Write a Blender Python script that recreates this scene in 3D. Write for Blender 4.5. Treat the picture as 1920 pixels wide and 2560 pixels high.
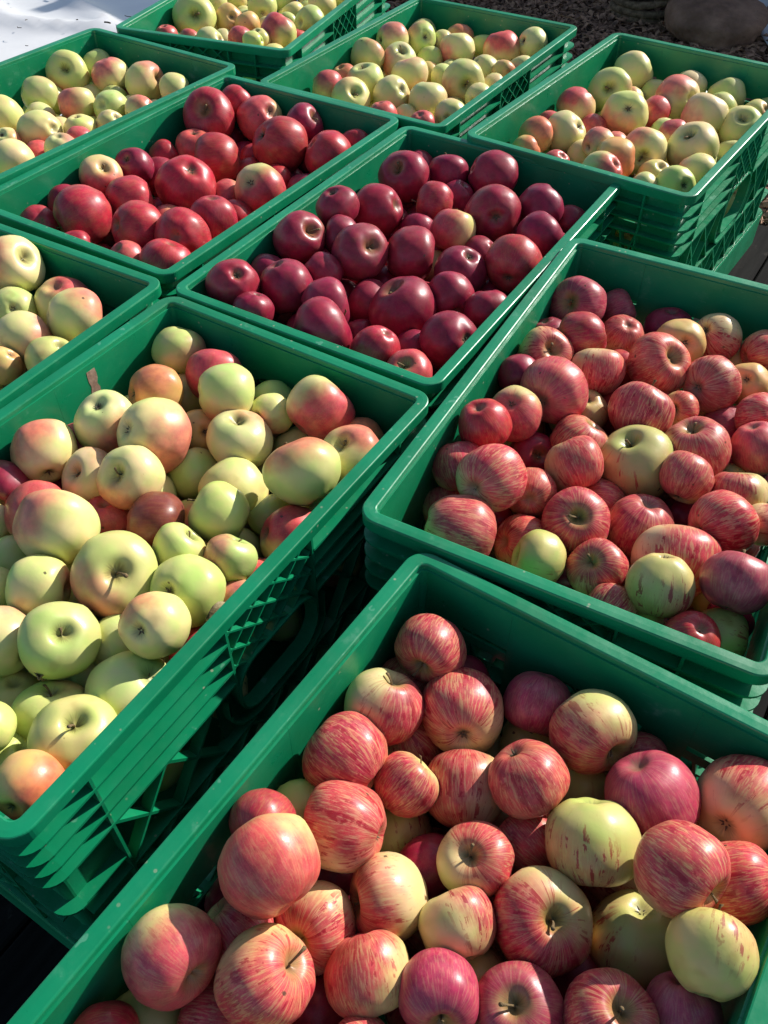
import bpy, math, random
from mathutils import Vector, Matrix, Quaternion, noise
import numpy as np

scene = bpy.context.scene
for _o in list(bpy.data.objects):
    bpy.data.objects.remove(_o)
R = math.radians

# ---------------------------------------------------------------- camera
CAM_H = 0.60311
PITCH = 0.8100820
cam_data = bpy.data.cameras.new('camera')
cam = bpy.data.objects.new('camera', cam_data)
scene.collection.objects.link(cam)
cam.location = (0, 0, CAM_H)
cam.rotation_euler = (math.pi / 2 - PITCH, 0, 0)
cam_data.sensor_fit = 'VERTICAL'
cam_data.sensor_height = 24.0
cam_data.lens = 24.0 * 2163.06 / 2560.0
cam_data.clip_start = 0.01
cam_data.clip_end = 200
scene.camera = cam

# ---------------------------------------------------------------- light
SUN_AZ, SUN_EL = R(39), R(28.5)
world = bpy.data.worlds.new('World')
scene.world = world
world.use_nodes = True
nt = world.node_tree
sky = nt.nodes.new('ShaderNodeTexSky')
sky.sky_type = 'NISHITA'
sky.sun_disc = False
sky.sun_elevation = SUN_EL
sky.sun_rotation = math.pi / 2 - SUN_AZ
bg = nt.nodes['Background']
nt.links.new(sky.outputs[0], bg.inputs[0])
bg.inputs[1].default_value = 0.095

sun_data = bpy.data.lights.new('sun', 'SUN')
sun_data.energy = 4.7
sun_data.angle = R(0.6)
sun_data.color = (1.0, 0.955, 0.88)
sun = bpy.data.objects.new('sun', sun_data)
scene.collection.objects.link(sun)
sdir = Vector((math.cos(SUN_EL) * math.cos(SUN_AZ), math.cos(SUN_EL) * math.sin(SUN_AZ), math.sin(SUN_EL)))
sun.rotation_euler = sdir.to_track_quat('Z', 'Y').to_euler()
sun.location = sdir * 10

scene.view_settings.view_transform = 'Standard'
scene.view_settings.look = 'None'
scene.view_settings.gamma = 1
scene.view_settings.use_curve_mapping = False
scene.view_settings.exposure = 0.5

# ---------------------------------------------------------------- helpers
C = scene.collection


class MB:
    def __init__(self):
        self.v = []
        self.f = []

    def add(self, vs, fs):
        n = len(self.v)
        self.v += [tuple(q) for q in vs]
        self.f += [tuple(i + n for i in f) for f in fs]
        return self

    def box(self, x0, x1, y0, y1, z0, z1):
        vs = [(x, y, z) for x in (x0, x1) for y in (y0, y1) for z in (z0, z1)]
        return self.add(vs, [(0, 1, 3, 2), (4, 6, 7, 5), (0, 4, 5, 1), (2, 3, 7, 6), (0, 2, 6, 4), (1, 5, 7, 3)])

    def bar(self, a, b, half, y0, y1):
        """flat bar in the x-z plane from a to b, from depth y0 to y1"""
        ax, az = a
        bx, bz = b
        d = math.hypot(bx - ax, bz - az)
        nx, nz = -(bz - az) / d * half, (bx - ax) / d * half
        q = [(ax - nx, az - nz), (bx - nx, bz - nz), (bx + nx, bz + nz), (ax + nx, az + nz)]
        vs = [(x, y0, z) for x, z in q] + [(x, y1, z) for x, z in q]
        return self.add(vs, [(0, 1, 2, 3), (7, 6, 5, 4), (0, 4, 5, 1), (1, 5, 6, 2), (2, 6, 7, 3), (3, 7, 4, 0)])

    def sweep(self, path, profile, closed=True):
        """path: list of (pos, inward, up) frames; profile: closed list of (d, z)"""
        n, m = len(path), len(profile)
        vs = []
        for pos, inw, up in path:
            for d, z in profile:
                vs.append(Vector(pos) + Vector(inw) * d + Vector(up) * z)
        fs = []
        for i in range(n if closed else n - 1):
            j = (i + 1) % n
            for k in range(m):
                l = (k + 1) % m
                fs.append((i * m + k, j * m + k, j * m + l, i * m + l))
        if not closed:
            fs.append(tuple(range(m - 1, -1, -1)))
            fs.append(tuple((n - 1) * m + k for k in range(m)))
        return self.add(vs, fs)

    def mesh(self, name, mat, smooth=False):
        me = bpy.data.meshes.new(name)
        me.from_pydata(self.v, [], self.f)
        me.materials.append(mat)
        if smooth:
            me.polygons.foreach_set('use_smooth', [True] * len(me.polygons))
        me.update()
        return me


def put(name, me, parent=None, loc=(0, 0, 0), rz=0.0):
    o = bpy.data.objects.new(name, me)
    C.objects.link(o)
    o.location = loc
    o.rotation_euler = (0, 0, rz)
    o.parent = parent
    return o


def tag(o, label=None, cat=None, group=None, kind=None):
    if label: o['label'] = label
    if cat: o['category'] = cat
    if group: o['group'] = group
    if kind: o['kind'] = kind
    return o


def copy_tree(o, parent=None):
    c = o.copy()
    C.objects.link(c)
    c.parent = parent
    for ch in list(o.children):
        copy_tree(ch, c)
    return c


class Nodes:
    def __init__(self, name):
        self.m = bpy.data.materials.new(name)
        self.m.use_nodes = True
        self.t = self.m.node_tree
        self.b = self.t.nodes['Principled BSDF']

    def n(self, typ, **kw):
        nd = self.t.nodes.new(typ)
        for k, v in kw.items():
            setattr(nd, k, v)
        return nd

    def set(self, sock, val):
        if isinstance(val, bpy.types.NodeSocket):
            self.t.links.new(val, sock)
        elif val is not None:
            sock.default_value = val

    def math(self, op, a, b=None, c=None, clamp=False):
        nd = self.n('ShaderNodeMath', operation=op, use_clamp=clamp)
        self.set(nd.inputs[0], a)
        if b is not None: self.set(nd.inputs[1], b)
        if c is not None: self.set(nd.inputs[2], c)
        return nd.outputs[0]

    def vmath(self, op, a, b=None, scale=None):
        nd = self.n('ShaderNodeVectorMath', operation=op)
        self.set(nd.inputs[0], a)
        if b is not None: self.set(nd.inputs[1], b)
        if scale is not None: self.set(nd.inputs['Scale'], scale)
        return nd.outputs['Value'] if op in ('DOT_PRODUCT', 'LENGTH') else nd.outputs[0]

    def noise(self, vec, scale, detail=3.0, rough=.5, dist=0.0):
        nd = self.n('ShaderNodeTexNoise')
        self.set(nd.inputs['Vector'], vec)
        nd.inputs['Scale'].default_value = scale
        nd.inputs['Detail'].default_value = detail
        nd.inputs['Roughness'].default_value = rough
        nd.inputs['Distortion'].default_value = dist
        return nd.outputs[0]

    def vor(self, vec, scale, feature='F1'):
        nd = self.n('ShaderNodeTexVoronoi', feature=feature)
        self.set(nd.inputs['Vector'], vec)
        nd.inputs['Scale'].default_value = scale
        return nd

    def step(self, v, a, b, lo=0.0, hi=1.0):
        nd = self.n('ShaderNodeMapRange', interpolation_type='SMOOTHSTEP')
        self.set(nd.inputs[0], v)
        self.set(nd.inputs[1], a)
        self.set(nd.inputs[2], b)
        self.set(nd.inputs[3], lo)
        self.set(nd.inputs[4], hi)
        return nd.outputs[0]

    def mix(self, f, a, b, mode='MIX'):
        nd = self.n('ShaderNodeMix', data_type='RGBA', blend_type=mode)
        self.set(nd.inputs['Factor'], f)
        self.set(nd.inputs['A'], a if not isinstance(a, tuple) else (*a, 1))
        self.set(nd.inputs['B'], b if not isinstance(b, tuple) else (*b, 1))
        return nd.outputs['Result']

    def attr(self, name, kind):
        nd = self.n('ShaderNodeAttribute', attribute_type=kind, attribute_name=name)
        return nd

    def bump(self, hgt, strength, distance=.001):
        nd = self.n('ShaderNodeBump')
        nd.inputs['Strength'].default_value = strength
        nd.inputs['Distance'].default_value = distance
        self.set(nd.inputs['Height'], hgt)
        self.set(self.b.inputs['Normal'], nd.outputs[0])


def plastic():
    N = Nodes('green_crate_plastic')
    tc = N.n('ShaderNodeTexCoord').outputs['Object']
    info = N.n('ShaderNodeObjectInfo').outputs['Random']
    off = N.n('ShaderNodeCombineXYZ')
    N.set(off.inputs[0], N.math('MULTIPLY', info, 17.0))
    N.set(off.inputs[1], N.math('MULTIPLY', info, 31.0))
    vec = N.vmath('ADD', tc, off.outputs[0])
    a = N.noise(vec, 9, 4)
    col = N.mix(N.step(a, .3, .7), (.0022, .185, .075), (.0045, .240, .106))
    # chalky wear and dust
    w = N.noise(vec, 38, 6, .7)
    wm = N.step(w, .56, .76)
    big = N.step(N.noise(vec, 5, 2), .42, .7)
    col = N.mix(N.math('MULTIPLY', N.math('MULTIPLY', wm, big), .5), col, (.22, .45, .33))
    # fine scratches
    mp = N.n('ShaderNodeMapping')
    N.set(mp.inputs[0], vec)
    mp.inputs['Scale'].default_value = (60, 60, 900)
    mp.inputs['Rotation'].default_value = (.3, .5, .2)
    sc = N.step(N.noise(mp.outputs[0], 1.0, 2, .6), .69, .73)
    col = N.mix(N.math('MULTIPLY', sc, .25), col, (.25, .5, .38))
    # dirt specks
    v = N.vor(vec, 70)
    sp = N.math('MULTIPLY', N.step(v.outputs['Distance'], .13, .06), N.step(N.noise(vec, 6, 1), .50, .62))
    col = N.mix(N.math('MULTIPLY', sp, .55), col, (.45, .42, .30))
    brown = N.step(N.noise(vec, 3.2, 3), .62, .8)
    col = N.mix(N.math('MULTIPLY', brown, .25), col, (.12, .10, .05))
    N.set(N.b.inputs['Base Color'], col)
    N.set(N.b.inputs['Roughness'], N.step(w, .2, .8, .24, .5))
    N.b.inputs['Specular IOR Level'].default_value = .5
    h = N.noise(vec, 120, 3)
    N.bump(h, .25, .0006)
    return N.m


def apple_mat(kind):
    N = Nodes('apple_skin' if kind == 'OBJECT' else 'apple_skin_joined')
    if kind == 'OBJECT':
        lp = N.n('ShaderNodeTexCoord').outputs['Object']
    else:
        lp = N.attr('lp', kind).outputs['Vector']
    base = N.attr('base', kind).outputs['Vector']
    blush = N.attr('blush', kind).outputs['Vector']
    bdir = N.attr('bdir', kind).outputs['Vector']
    par = N.n('ShaderNodeSeparateXYZ')
    N.set(par.inputs[0], N.attr('par', kind).outputs['Vector'])   # coverage, opacity, stripes
    par2 = N.n('ShaderNodeSeparateXYZ')
    N.set(par2.inputs[0], N.attr('parb', kind).outputs['Vector'])  # seed, speck, ruddiness
    cov, opa, stripe = par.outputs
    seed, speck, spare = par2.outputs
    so = N.n('ShaderNodeCombineXYZ')
    N.set(so.inputs[0], N.math('MULTIPLY', seed, 13.7))
    N.set(so.inputs[1], N.math('MULTIPLY', seed, 7.1))
    N.set(so.inputs[2], N.math('MULTIPLY', seed, 3.3))
    vec = N.vmath('ADD', lp, so.outputs[0])
    nrm = N.vmath('NORMALIZE', lp)
    sp = N.n('ShaderNodeSeparateXYZ')
    N.set(sp.inputs[0], lp)
    x, y, z = sp.outputs
    rho = N.math('SQRT', N.math('ADD', N.math('MULTIPLY', x, x), N.math('MULTIPLY', y, y)))
    rs = N.math('MAXIMUM', rho, .02)
    # ground colour
    n0 = N.noise(vec, 1.3, 2)
    col = N.mix(N.step(n0, .3, .7), N.mix(1.0, base, (.86, 1.02, .82), 'MULTIPLY'), N.mix(1.0, base, (1.10, .97, 1.06), 'MULTIPLY'))
    # blush
    n1 = N.noise(vec, 1.7, 3, .5)
    dt = N.math('ADD', N.vmath('DOT_PRODUCT', nrm, bdir), N.math('MULTIPLY', N.math('SUBTRACT', n1, .5), .9))
    th = N.math('MULTIPLY_ADD', cov, -2.75, 1.36)
    d = N.math('SUBTRACT', dt, th)
    mask = N.step(d, -.42, .42)
    wide = N.step(d, -.75, .1)
    # meridian streaks
    cx = N.n('ShaderNodeCombineXYZ')
    N.set(cx.inputs[0], N.math('DIVIDE', x, rs))
    N.set(cx.inputs[1], N.math('DIVIDE', y, rs))
    N.set(cx.inputs[2], N.math('MULTIPLY', z, .16))
    sv = N.vmath('ADD', cx.outputs[0], so.outputs[0])
    st_f = N.noise(sv, 7.5, 4, .62)
    brk = N.noise(vec, 3.6, 3, .6)
    st = N.math('MULTIPLY', N.step(N.math('ADD', st_f, N.math('MULTIPLY', N.math('SUBTRACT', N.noise(vec, 26, 3, .7), .5), .10)), .548, .582), N.step(brk, .44, .52))
    st2 = N.step(N.noise(sv, 22.0, 3, .6), .44, .64)
    fine = N.noise(vec, 30, 4, .7)
    # blush body: mottled, and for striped fruit partly broken into streaks
    bro = N.math('MULTIPLY', N.step(st2, .0, 1.0), stripe)
    op = N.math('MULTIPLY', opa, N.math('SUBTRACT', 1.0, N.math('MULTIPLY', bro, .42)))
    op = N.math('MULTIPLY', op, N.math('MAXIMUM', N.step(fine, .15, .62, .82, 1.0), N.math('MULTIPLY', N.math('SUBTRACT', cov, .92), 12.0, clamp=True)))
    patch = N.math('MAXIMUM', N.step(N.noise(vec, 2.4, 3, .6), .32, .62, .90, 1.0), N.math('MULTIPLY', N.math('SUBTRACT', cov, .92), 12.0, clamp=True))
    bcol = N.mix(N.step(N.noise(vec, 3.1, 2), .3, .7), N.mix(1.0, blush, (.80, .62, .80), 'MULTIPLY'), N.mix(1.0, blush, (1.2, 1.35, 1.15), 'MULTIPLY'))
    mid = N.mix(.45, base, (.70, .34, .12))
    col = N.mix(N.math('MULTIPLY', wide, .14), col, mid)
    col = N.mix(N.math('MULTIPLY', N.math('MULTIPLY', mask, op), patch), col, bcol)
    dark = N.mix(1.0, blush, (.68, .28, .42), 'MULTIPLY')
    col = N.mix(N.math('MULTIPLY', N.math('MULTIPLY', st, stripe), N.math('MULTIPLY', wide, .9)), col, dark)
    # hollows
    up = N.step(z, .0, .1)
    dn = N.step(z, .0, -.1)
    hol = N.math('MULTIPLY', N.step(N.math('ADD', rho, N.math('MULTIPLY', N.math('SUBTRACT', brk, .5), .35)), .52, .10), up)
    col = N.mix(N.math('MULTIPLY', hol, spare), col, (.30, .33, .07))
    rus = N.math('MULTIPLY', N.step(N.math('ADD', rho, N.math('MULTIPLY', N.math('SUBTRACT', st_f, .5), .5)), .26, .10), up)
    col = N.mix(N.math('MULTIPLY', rus, .55), col, (.16, .11, .045))
    cal = N.math('MULTIPLY', N.step(N.math('ADD', rho, N.math('MULTIPLY', N.math('SUBTRACT', st_f, .5), .4)), .30, .08), dn)
    col = N.mix(N.math('MULTIPLY', cal, .55), col, (.17, .16, .075))
    # lenticels
    v = N.vor(vec, 13)
    le = N.math('MULTIPLY', N.step(v.outputs['Distance'], .085, .04), N.step(fine, .4, .55))
    red = N.math('MULTIPLY', mask, opa)
    lcol = N.mix(red, (.22, .15, .05), (.62, .40, .26))
    col = N.mix(N.math('MULTIPLY', le, N.math('MULTIPLY_ADD', red, .12, .45)), col, lcol)
    # dull bloom on the skin
    blo = N.math('MULTIPLY', N.step(N.noise(vec, 2.1, 5, .65), .46, .72), .07)
    col = N.mix(blo, col, (.60, .26, .32))
    # scabs and bruises
    v2 = N.vor(N.vmath('ADD', vec, N.vmath('SCALE', N.n('ShaderNodeTexNoise').outputs[1], scale=.0)), 1.9)
    wob = N.math('ADD', v2.outputs['Distance'], N.math('MULTIPLY', N.math('SUBTRACT', N.noise(vec, 11, 2), .5), .20))
    pick = N.n('ShaderNodeSeparateColor')
    N.set(pick.inputs[0], v2.outputs['Color'])
    on = N.math('LESS_THAN', pick.outputs[0], speck)
    scab = N.math('MULTIPLY', N.step(wob, .105, .06), on)
    col = N.mix(N.math('MULTIPLY', scab, .85), col, (.075, .045, .025))
    br = N.math('MULTIPLY', N.step(N.noise(vec, 1.1, 2), .64, .74), .35)
    col = N.mix(br, col, N.mix(1.0, col, (.62, .48, .42), 'MULTIPLY'))
    N.set(N.b.inputs['Base Color'], col)
    N.set(N.b.inputs['Roughness'], N.step(fine, .3, .7, .31, .46))
    N.b.inputs['Specular IOR Level'].default_value = .36
    N.b.inputs['Coat Weight'].default_value = .06
    N.b.inputs['Coat Roughness'].default_value = .18
    hgt = N.math('ADD', N.math('MULTIPLY', N.noise(vec, 9, 2), .6), N.math('MULTIPLY', scab, -.5))
    N.bump(hgt, .12, .0012)
    return N.m


def simple(name, c1, c2, scale, rough=.8, bump=.5, dist=.002, coords='Object', detail=6, spec=.3):
    N = Nodes(name)
    tc = N.n('ShaderNodeTexCoord').outputs[coords]
    a = N.noise(tc, scale, detail, .6)
    N.set(N.b.inputs['Base Color'], N.mix(N.step(a, .3, .7), c1, c2))
    N.b.inputs['Roughness'].default_value = rough
    N.b.inputs['Specular IOR Level'].default_value = spec
    N.bump(N.noise(tc, scale * 3, detail), bump, dist)
    return N.m


M_PLASTIC = plastic()
M_APPLE = apple_mat('OBJECT')
M_APPLE_J = apple_mat('GEOMETRY')
M_STEM = simple('woody_stalk', (.10, .065, .03), (.25, .17, .08), 40, .8)
M_CALYX = simple('dried_calyx', (.05, .038, .025), (.22, .18, .11), 60, .9)

LEAVES = [((-0.1494, 0.4773, -0.035), (0.5, 0.2, 0.6), 0.03, 'curled brown dry leaf between apples at the right rim of the big yellow-apple crate'), ((-0.2994, 0.4152, -0.045), (0.3, 0.9, 1.9), 0.022, 'small pale curled leaf scrap between the green apples in the big yellow-apple crate')]
CRATES = [('A', 0.0255, 0.1728, -0.0, 0.9774), ('B', 0.2836, 0.7399, 0.0062, 1.0734), ('C', -0.2682, 0.6058, -0.0035, 1.0073), ('D', 0.0471, 1.1259, -0.004, 1.0229), ('E', -0.2922, 1.3608, -0.0057, 1.0123), ('F', -0.602, 1.5989, 0.0006, 0.9841), ('G', -0.266, 2.1408, 0.0075, 1.2134), ('H', 0.0866, 1.8276, -0.0061, 1.0213), ('I', 0.4595, 1.5559, 0.005, 0.966), ('J', -0.6004, 0.8243, 0.0, 1.0441)]
APPLES = [
('F','g','s',-6266,18131,-412,383,(0.889,0.409,0.153,-0.14),0.2,(-0.18,-0.98,0.07),0.93,'green-yellow faintly blushed apple stalk hollow showing in far left corner of crate beside white sheet'),
('F','g','-',-5858,18881,-558,317,(0.667,-0.075,0.639,0.375),0.0,(-0.07,-0.57,0.82),1.0,'plain green-yellow apple half buried in far left corner of crate beside white sheet'),
('F','y','n',-5445,18176,-456,350,(0.151,-0.213,0.961,-0.087),0.38,(0.38,-0.1,-0.92),0.93,'pale yellow pink-blushed apple on its side in far left corner of crate beside white sheet'),
('F','y','s',-4684,17743,-445,373,(0.12,0.565,0.006,0.816),0.25,(0.41,-0.2,0.89),0.97,'pale yellow pink-blushed apple stalk hollow showing at far end of crate beside white sheet'),
('F','y','-',-4028,17399,-475,311,(0.127,0.713,0.02,-0.689),0.0,(0.04,0.23,-0.97),0.99,'plain pale yellow apple smooth side up in far right corner of crate beside white sheet'),
('F','g','n',-6601,17188,-452,321,(-0.379,0.755,-0.397,0.358),0.1,(0.22,-0.96,0.15),1.0,'plain green-yellow apple on its side along left wall of crate beside white sheet'),
('F','y','c',-5764,16760,-472,319,(0.918,-0.295,0.016,0.264),0.42,(-1.0,-0.02,-0.01),0.95,'pale yellow red-cheeked apple blossom end showing in middle of crate beside white sheet'),
('F','g','c',-5111,16623,-476,302,(-0.144,0.473,0.729,0.474),0.0,(-0.5,0.82,0.27),1.02,'plain green-yellow apple blossom end showing in middle of crate beside white sheet'),
('F','y','-',-4522,16474,-487,278,(0.561,0.038,-0.827,-0.02),0.3,(0.55,0.24,-0.8),0.97,'pale yellow pink-blushed apple smooth side up in far right corner of crate beside white sheet'),
('F','y','-',-4939,15875,-495,250,(-0.22,-0.514,0.792,0.244),0.0,(-0.4,-0.7,-0.58),1.01,'plain pale yellow apple smooth side up along right wall of crate beside white sheet'),
('F','y','c',-5440,15687,-499,281,(0.045,-0.321,0.946,-0.011),0.1,(-0.82,-0.56,0.12),0.95,'plain pale yellow apple blossom end showing along right wall of crate beside white sheet'),
('F','k','-',-5340,15205,-513,250,(0.222,-0.557,0.341,0.724),0.4,(-0.97,0.08,0.22),0.93,'yellow-and-pink apple smooth side up along right wall of crate beside white sheet'),
('F','y','-',-6109,15527,-474,360,(-0.413,-0.25,0.8,0.356),0.3,(0.04,-0.99,0.1),1.02,'pale yellow pink-blushed apple smooth side up in middle of crate beside white sheet'),
('F','y','-',-6524,16648,-697,300,(0.456,0.005,0.89,0.009),0.0,(-0.55,0.1,0.83),0.95,'plain pale yellow apple half buried along left wall of crate beside white sheet'),
('F','y','-',-5535,14755,-454,282,(-0.004,-0.226,0.973,0.05),0.25,(-0.93,-0.21,-0.29),0.99,'pale yellow pink-blushed apple smooth side up along right wall of crate beside white sheet'),
('F','y','-',-6974,16169,-462,341,(-0.493,0.292,0.405,0.712),0.1,(-0.64,0.35,-0.68),0.98,'plain pale yellow apple smooth side up along left wall of crate beside white sheet'),
('F','y','c',-6615,15129,-494,254,(-0.151,0.622,0.75,0.165),0.25,(-0.09,0.99,0.08),0.97,'pale yellow pink-blushed apple blossom end showing in middle of crate beside white sheet'),
('F','y','-',-6222,14252,-454,357,(0.637,-0.561,-0.174,0.499),0.0,(0.56,-0.4,-0.73),0.95,'plain pale yellow apple smooth side up in near right corner of crate beside white sheet'),
('F','k','-',-6067,14977,-660,269,(0.365,-0.504,0.766,-0.16),0.6,(-0.58,-0.57,-0.58),0.98,'half-pink half-yellow apple half buried in middle of crate beside white sheet'),
('E','r','s',-3127,15813,-326,433,(0.097,0.007,-0.389,0.916),1.0,(-0.99,-0.16,-0.0),1.0,'bright red apple stalk hollow showing in far left corner of rear crimson-apple crate'),
('E','r','-',-2711,16468,-326,291,(0.411,0.659,-0.623,-0.095),1.0,(0.3,-0.73,-0.62),0.98,'bright red apple half buried in far left corner of rear crimson-apple crate'),
('E','k','c',-2242,16052,-447,386,(-0.252,0.884,-0.135,-0.369),0.7,(-0.72,0.63,0.28),0.95,'mostly pink-red apple blossom end showing in far left corner of rear crimson-apple crate'),
('E','d','s',-1425,15624,-372,326,(0.67,-0.167,0.4,-0.603),1.0,(0.07,0.59,0.8),0.92,'dark crimson apple stalk hollow showing at far end of rear crimson-apple crate'),
('E','r','c',-1813,14941,-443,454,(0.404,-0.032,0.894,0.192),1.0,(-0.72,-0.31,0.63),1.0,'bright red apple blossom end showing at far end of rear crimson-apple crate'),
('E','r','-',-960,14641,-499,404,(0.023,0.907,0.084,0.412),1.0,(0.66,0.3,0.68),0.92,'bright red apple smooth side up in far right corner of rear crimson-apple crate'),
('E','r','-',-496,15115,-536,264,(0.306,-0.14,0.445,0.83),1.0,(-0.87,-0.48,-0.08),0.93,'bright red apple half buried in far right corner of rear crimson-apple crate'),
('E','r','-',-2831,14508,-506,393,(0.37,-0.56,-0.435,0.6),1.0,(-0.17,0.04,-0.99),1.0,'bright red apple smooth side up in middle of rear crimson-apple crate'),
('E','k','-',-3315,15165,-583,333,(-0.047,0.648,0.76,0.011),0.8,(0.03,0.86,-0.51),0.92,'mostly pink-red apple half buried in far left corner of rear crimson-apple crate'),
('E','r','c',-3185,13460,-465,447,(-0.16,0.949,-0.166,-0.217),1.0,(0.85,-0.36,-0.38),0.99,'bright red apple blossom end showing in middle of rear crimson-apple crate'),
('E','r','-',-3844,14985,-684,270,(0.76,-0.046,0.524,0.381),1.0,(0.15,-0.63,0.76),0.99,'bright red apple half buried along left wall of rear crimson-apple crate'),
('E','d','-',-3847,14445,-801,326,(-0.471,0.345,0.456,0.671),1.0,(-0.31,0.95,0.03),0.97,'dark crimson apple half buried along left wall of rear crimson-apple crate'),
('E','d','c',-4163,14121,-449,292,(0.296,-0.575,0.752,0.124),1.0,(-0.17,-0.93,0.32),0.95,'dark crimson apple blossom end showing along left wall of rear crimson-apple crate'),
('E','k','s',-4600,13653,-416,327,(0.924,0.182,0.279,-0.187),0.5,(0.66,-0.69,-0.3),0.93,'half-pink half-yellow apple stalk hollow showing along left wall of rear crimson-apple crate'),
('E','r','n',-4029,13016,-515,373,(0.607,-0.57,0.448,-0.326),0.92,(0.75,0.57,0.33),0.99,'red, yellow-tinged apple on its side in near left corner of rear crimson-apple crate'),
('E','r','s',-4621,12474,-469,436,(0.624,0.62,-0.458,-0.128),0.85,(0.49,-0.42,-0.76),1.02,'red, yellow-tinged apple stalk hollow showing in near left corner of rear crimson-apple crate'),
('E','d','-',-5050,13065,-543,264,(0.101,0.779,-0.519,-0.337),1.0,(0.18,-0.79,-0.58),1.02,'dark crimson apple half buried in near left corner of rear crimson-apple crate'),
('E','r','c',-5277,12303,-553,293,(-0.399,0.52,0.746,0.119),1.0,(-0.11,0.92,-0.37),0.95,'bright red apple blossom end showing in near left corner of rear crimson-apple crate'),
('E','r','-',-3719,12122,-509,402,(0.355,0.197,0.835,0.371),0.95,(-0.11,-0.99,0.08),0.97,'red, yellow-tinged apple smooth side up at near end of rear crimson-apple crate'),
('E','r','-',-4540,11658,-553,246,(0.68,-0.41,0.563,-0.228),1.0,(0.23,-0.08,0.97),1.02,'bright red apple smooth side up at near end of rear crimson-apple crate'),
('E','r','c',-3011,11878,-490,394,(-0.434,0.714,-0.48,-0.266),1.0,(0.4,-0.92,0.01),1.01,'bright red apple blossom end showing in near right corner of rear crimson-apple crate'),
('E','r','-',-2637,12480,-522,357,(0.002,0.325,0.942,-0.08),1.0,(-0.82,0.57,-0.07),0.99,'bright red apple smooth side up along right wall of rear crimson-apple crate'),
('E','r','-',-3123,11162,-518,366,(0.147,0.966,-0.175,-0.117),1.0,(0.91,-0.3,-0.28),0.92,'bright red apple smooth side up in near right corner of rear crimson-apple crate'),
('E','k','-',-3729,11326,-551,259,(0.027,0.779,0.585,0.224),0.8,(0.67,0.61,-0.42),0.99,'mostly pink-red apple smooth side up at near end of rear crimson-apple crate'),
('E','k','-',-2570,13620,-753,273,(-0.29,-0.292,0.561,0.719),0.7,(0.95,-0.09,0.3),0.97,'mostly pink-red apple half buried in middle of rear crimson-apple crate'),
('E','k','c',-2009,13403,-502,388,(0.275,-0.285,0.878,0.27),0.6,(0.26,-0.91,0.31),0.93,'half-pink half-yellow apple blossom end showing along right wall of rear crimson-apple crate'),
('E','r','-',-2363,12943,-753,273,(-0.025,-0.689,-0.041,0.723),1.0,(-0.09,0.17,-0.98),1.0,'bright red apple half buried along right wall of rear crimson-apple crate'),
('D','d','s',325,13383,-289,382,(0.116,-0.162,-0.32,0.926),1.0,(-0.99,0.0,-0.14),0.99,'dark crimson apple stalk hollow showing in far left corner of central crimson-apple crate'),
('D','d','-',574,14201,-502,263,(0.341,-0.065,0.917,-0.198),1.0,(-0.73,-0.26,0.63),0.94,'dark crimson apple half buried in far left corner of central crimson-apple crate'),
('D','d','n',1042,13614,-357,328,(-0.014,0.009,0.276,0.961),1.0,(-0.94,0.34,-0.03),0.93,'dark crimson apple on its side in far left corner of central crimson-apple crate'),
('D','d','-',1725,13371,-272,376,(0.44,-0.46,0.691,-0.342),1.0,(0.08,-0.55,0.83),0.99,'dark crimson apple smooth side up at far end of central crimson-apple crate'),
('D','r','-',773,12565,-329,325,(-0.12,-0.666,0.141,0.722),0.93,(-0.9,0.14,0.42),0.91,'red, yellow-tinged apple smooth side up at far end of central crimson-apple crate'),
('D','d','-',1168,13094,-469,261,(0.018,0.946,-0.241,-0.215),1.0,(0.83,-0.15,-0.54),0.93,'dark crimson apple half buried at far end of central crimson-apple crate'),
('D','k','n',1001,11755,-338,320,(0.125,0.172,0.301,0.93),0.5,(0.92,0.32,-0.24),1.0,'half-pink half-yellow apple on its side in middle of central crimson-apple crate'),
('D','d','c',1632,12155,-282,402,(0.502,-0.744,0.358,0.257),0.97,(-0.32,0.93,-0.15),0.98,'dark crimson apple blossom end showing at far end of central crimson-apple crate'),
('D','d','-',-677,11926,-42,302,(-0.014,0.926,0.344,0.152),1.0,(0.62,0.77,0.16),0.92,'dark crimson apple smooth side up along left wall of central crimson-apple crate'),
('D','d','c',-101,12291,-301,382,(-0.151,0.844,-0.156,-0.491),1.0,(0.39,-0.22,-0.9),1.01,'dark crimson apple blossom end showing along left wall of central crimson-apple crate'),
('D','d','-',494,12117,-534,264,(0.821,-0.381,-0.209,-0.371),1.0,(0.8,0.57,-0.17),0.98,'dark crimson apple half buried in middle of central crimson-apple crate'),
('D','d','s',-1209,11278,-190,340,(0.098,0.377,-0.184,0.903),0.93,(0.51,0.72,-0.48),1.0,'crimson, pale-dimpled apple stalk hollow showing along left wall of central crimson-apple crate'),
('D','d','-',-617,11452,-218,250,(0.665,-0.299,-0.561,0.393),1.0,(-0.04,-0.35,-0.94),0.99,'dark crimson apple half buried along left wall of central crimson-apple crate'),
('D','d','s',-346,10937,-211,368,(0.874,0.24,0.363,-0.218),0.95,(0.42,-0.88,-0.2),0.96,'crimson, pale-dimpled apple stalk hollow showing in middle of central crimson-apple crate'),
('D','d','-',374,11075,-312,362,(0.047,0.716,-0.01,0.697),1.0,(0.15,0.16,0.97),0.99,'dark crimson apple smooth side up in middle of central crimson-apple crate'),
('D','d','-',1404,11458,-545,264,(0.219,0.65,-0.625,-0.374),1.0,(0.2,-0.44,-0.87),0.92,'dark crimson apple half buried along right wall of central crimson-apple crate'),
('D','d','-',2383,12426,-309,338,(0.302,0.779,-0.508,-0.21),1.0,(0.69,-0.38,-0.62),0.97,'rightmost dark crimson apple smooth side up in far right corner of central crimson-apple crate'),
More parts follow.
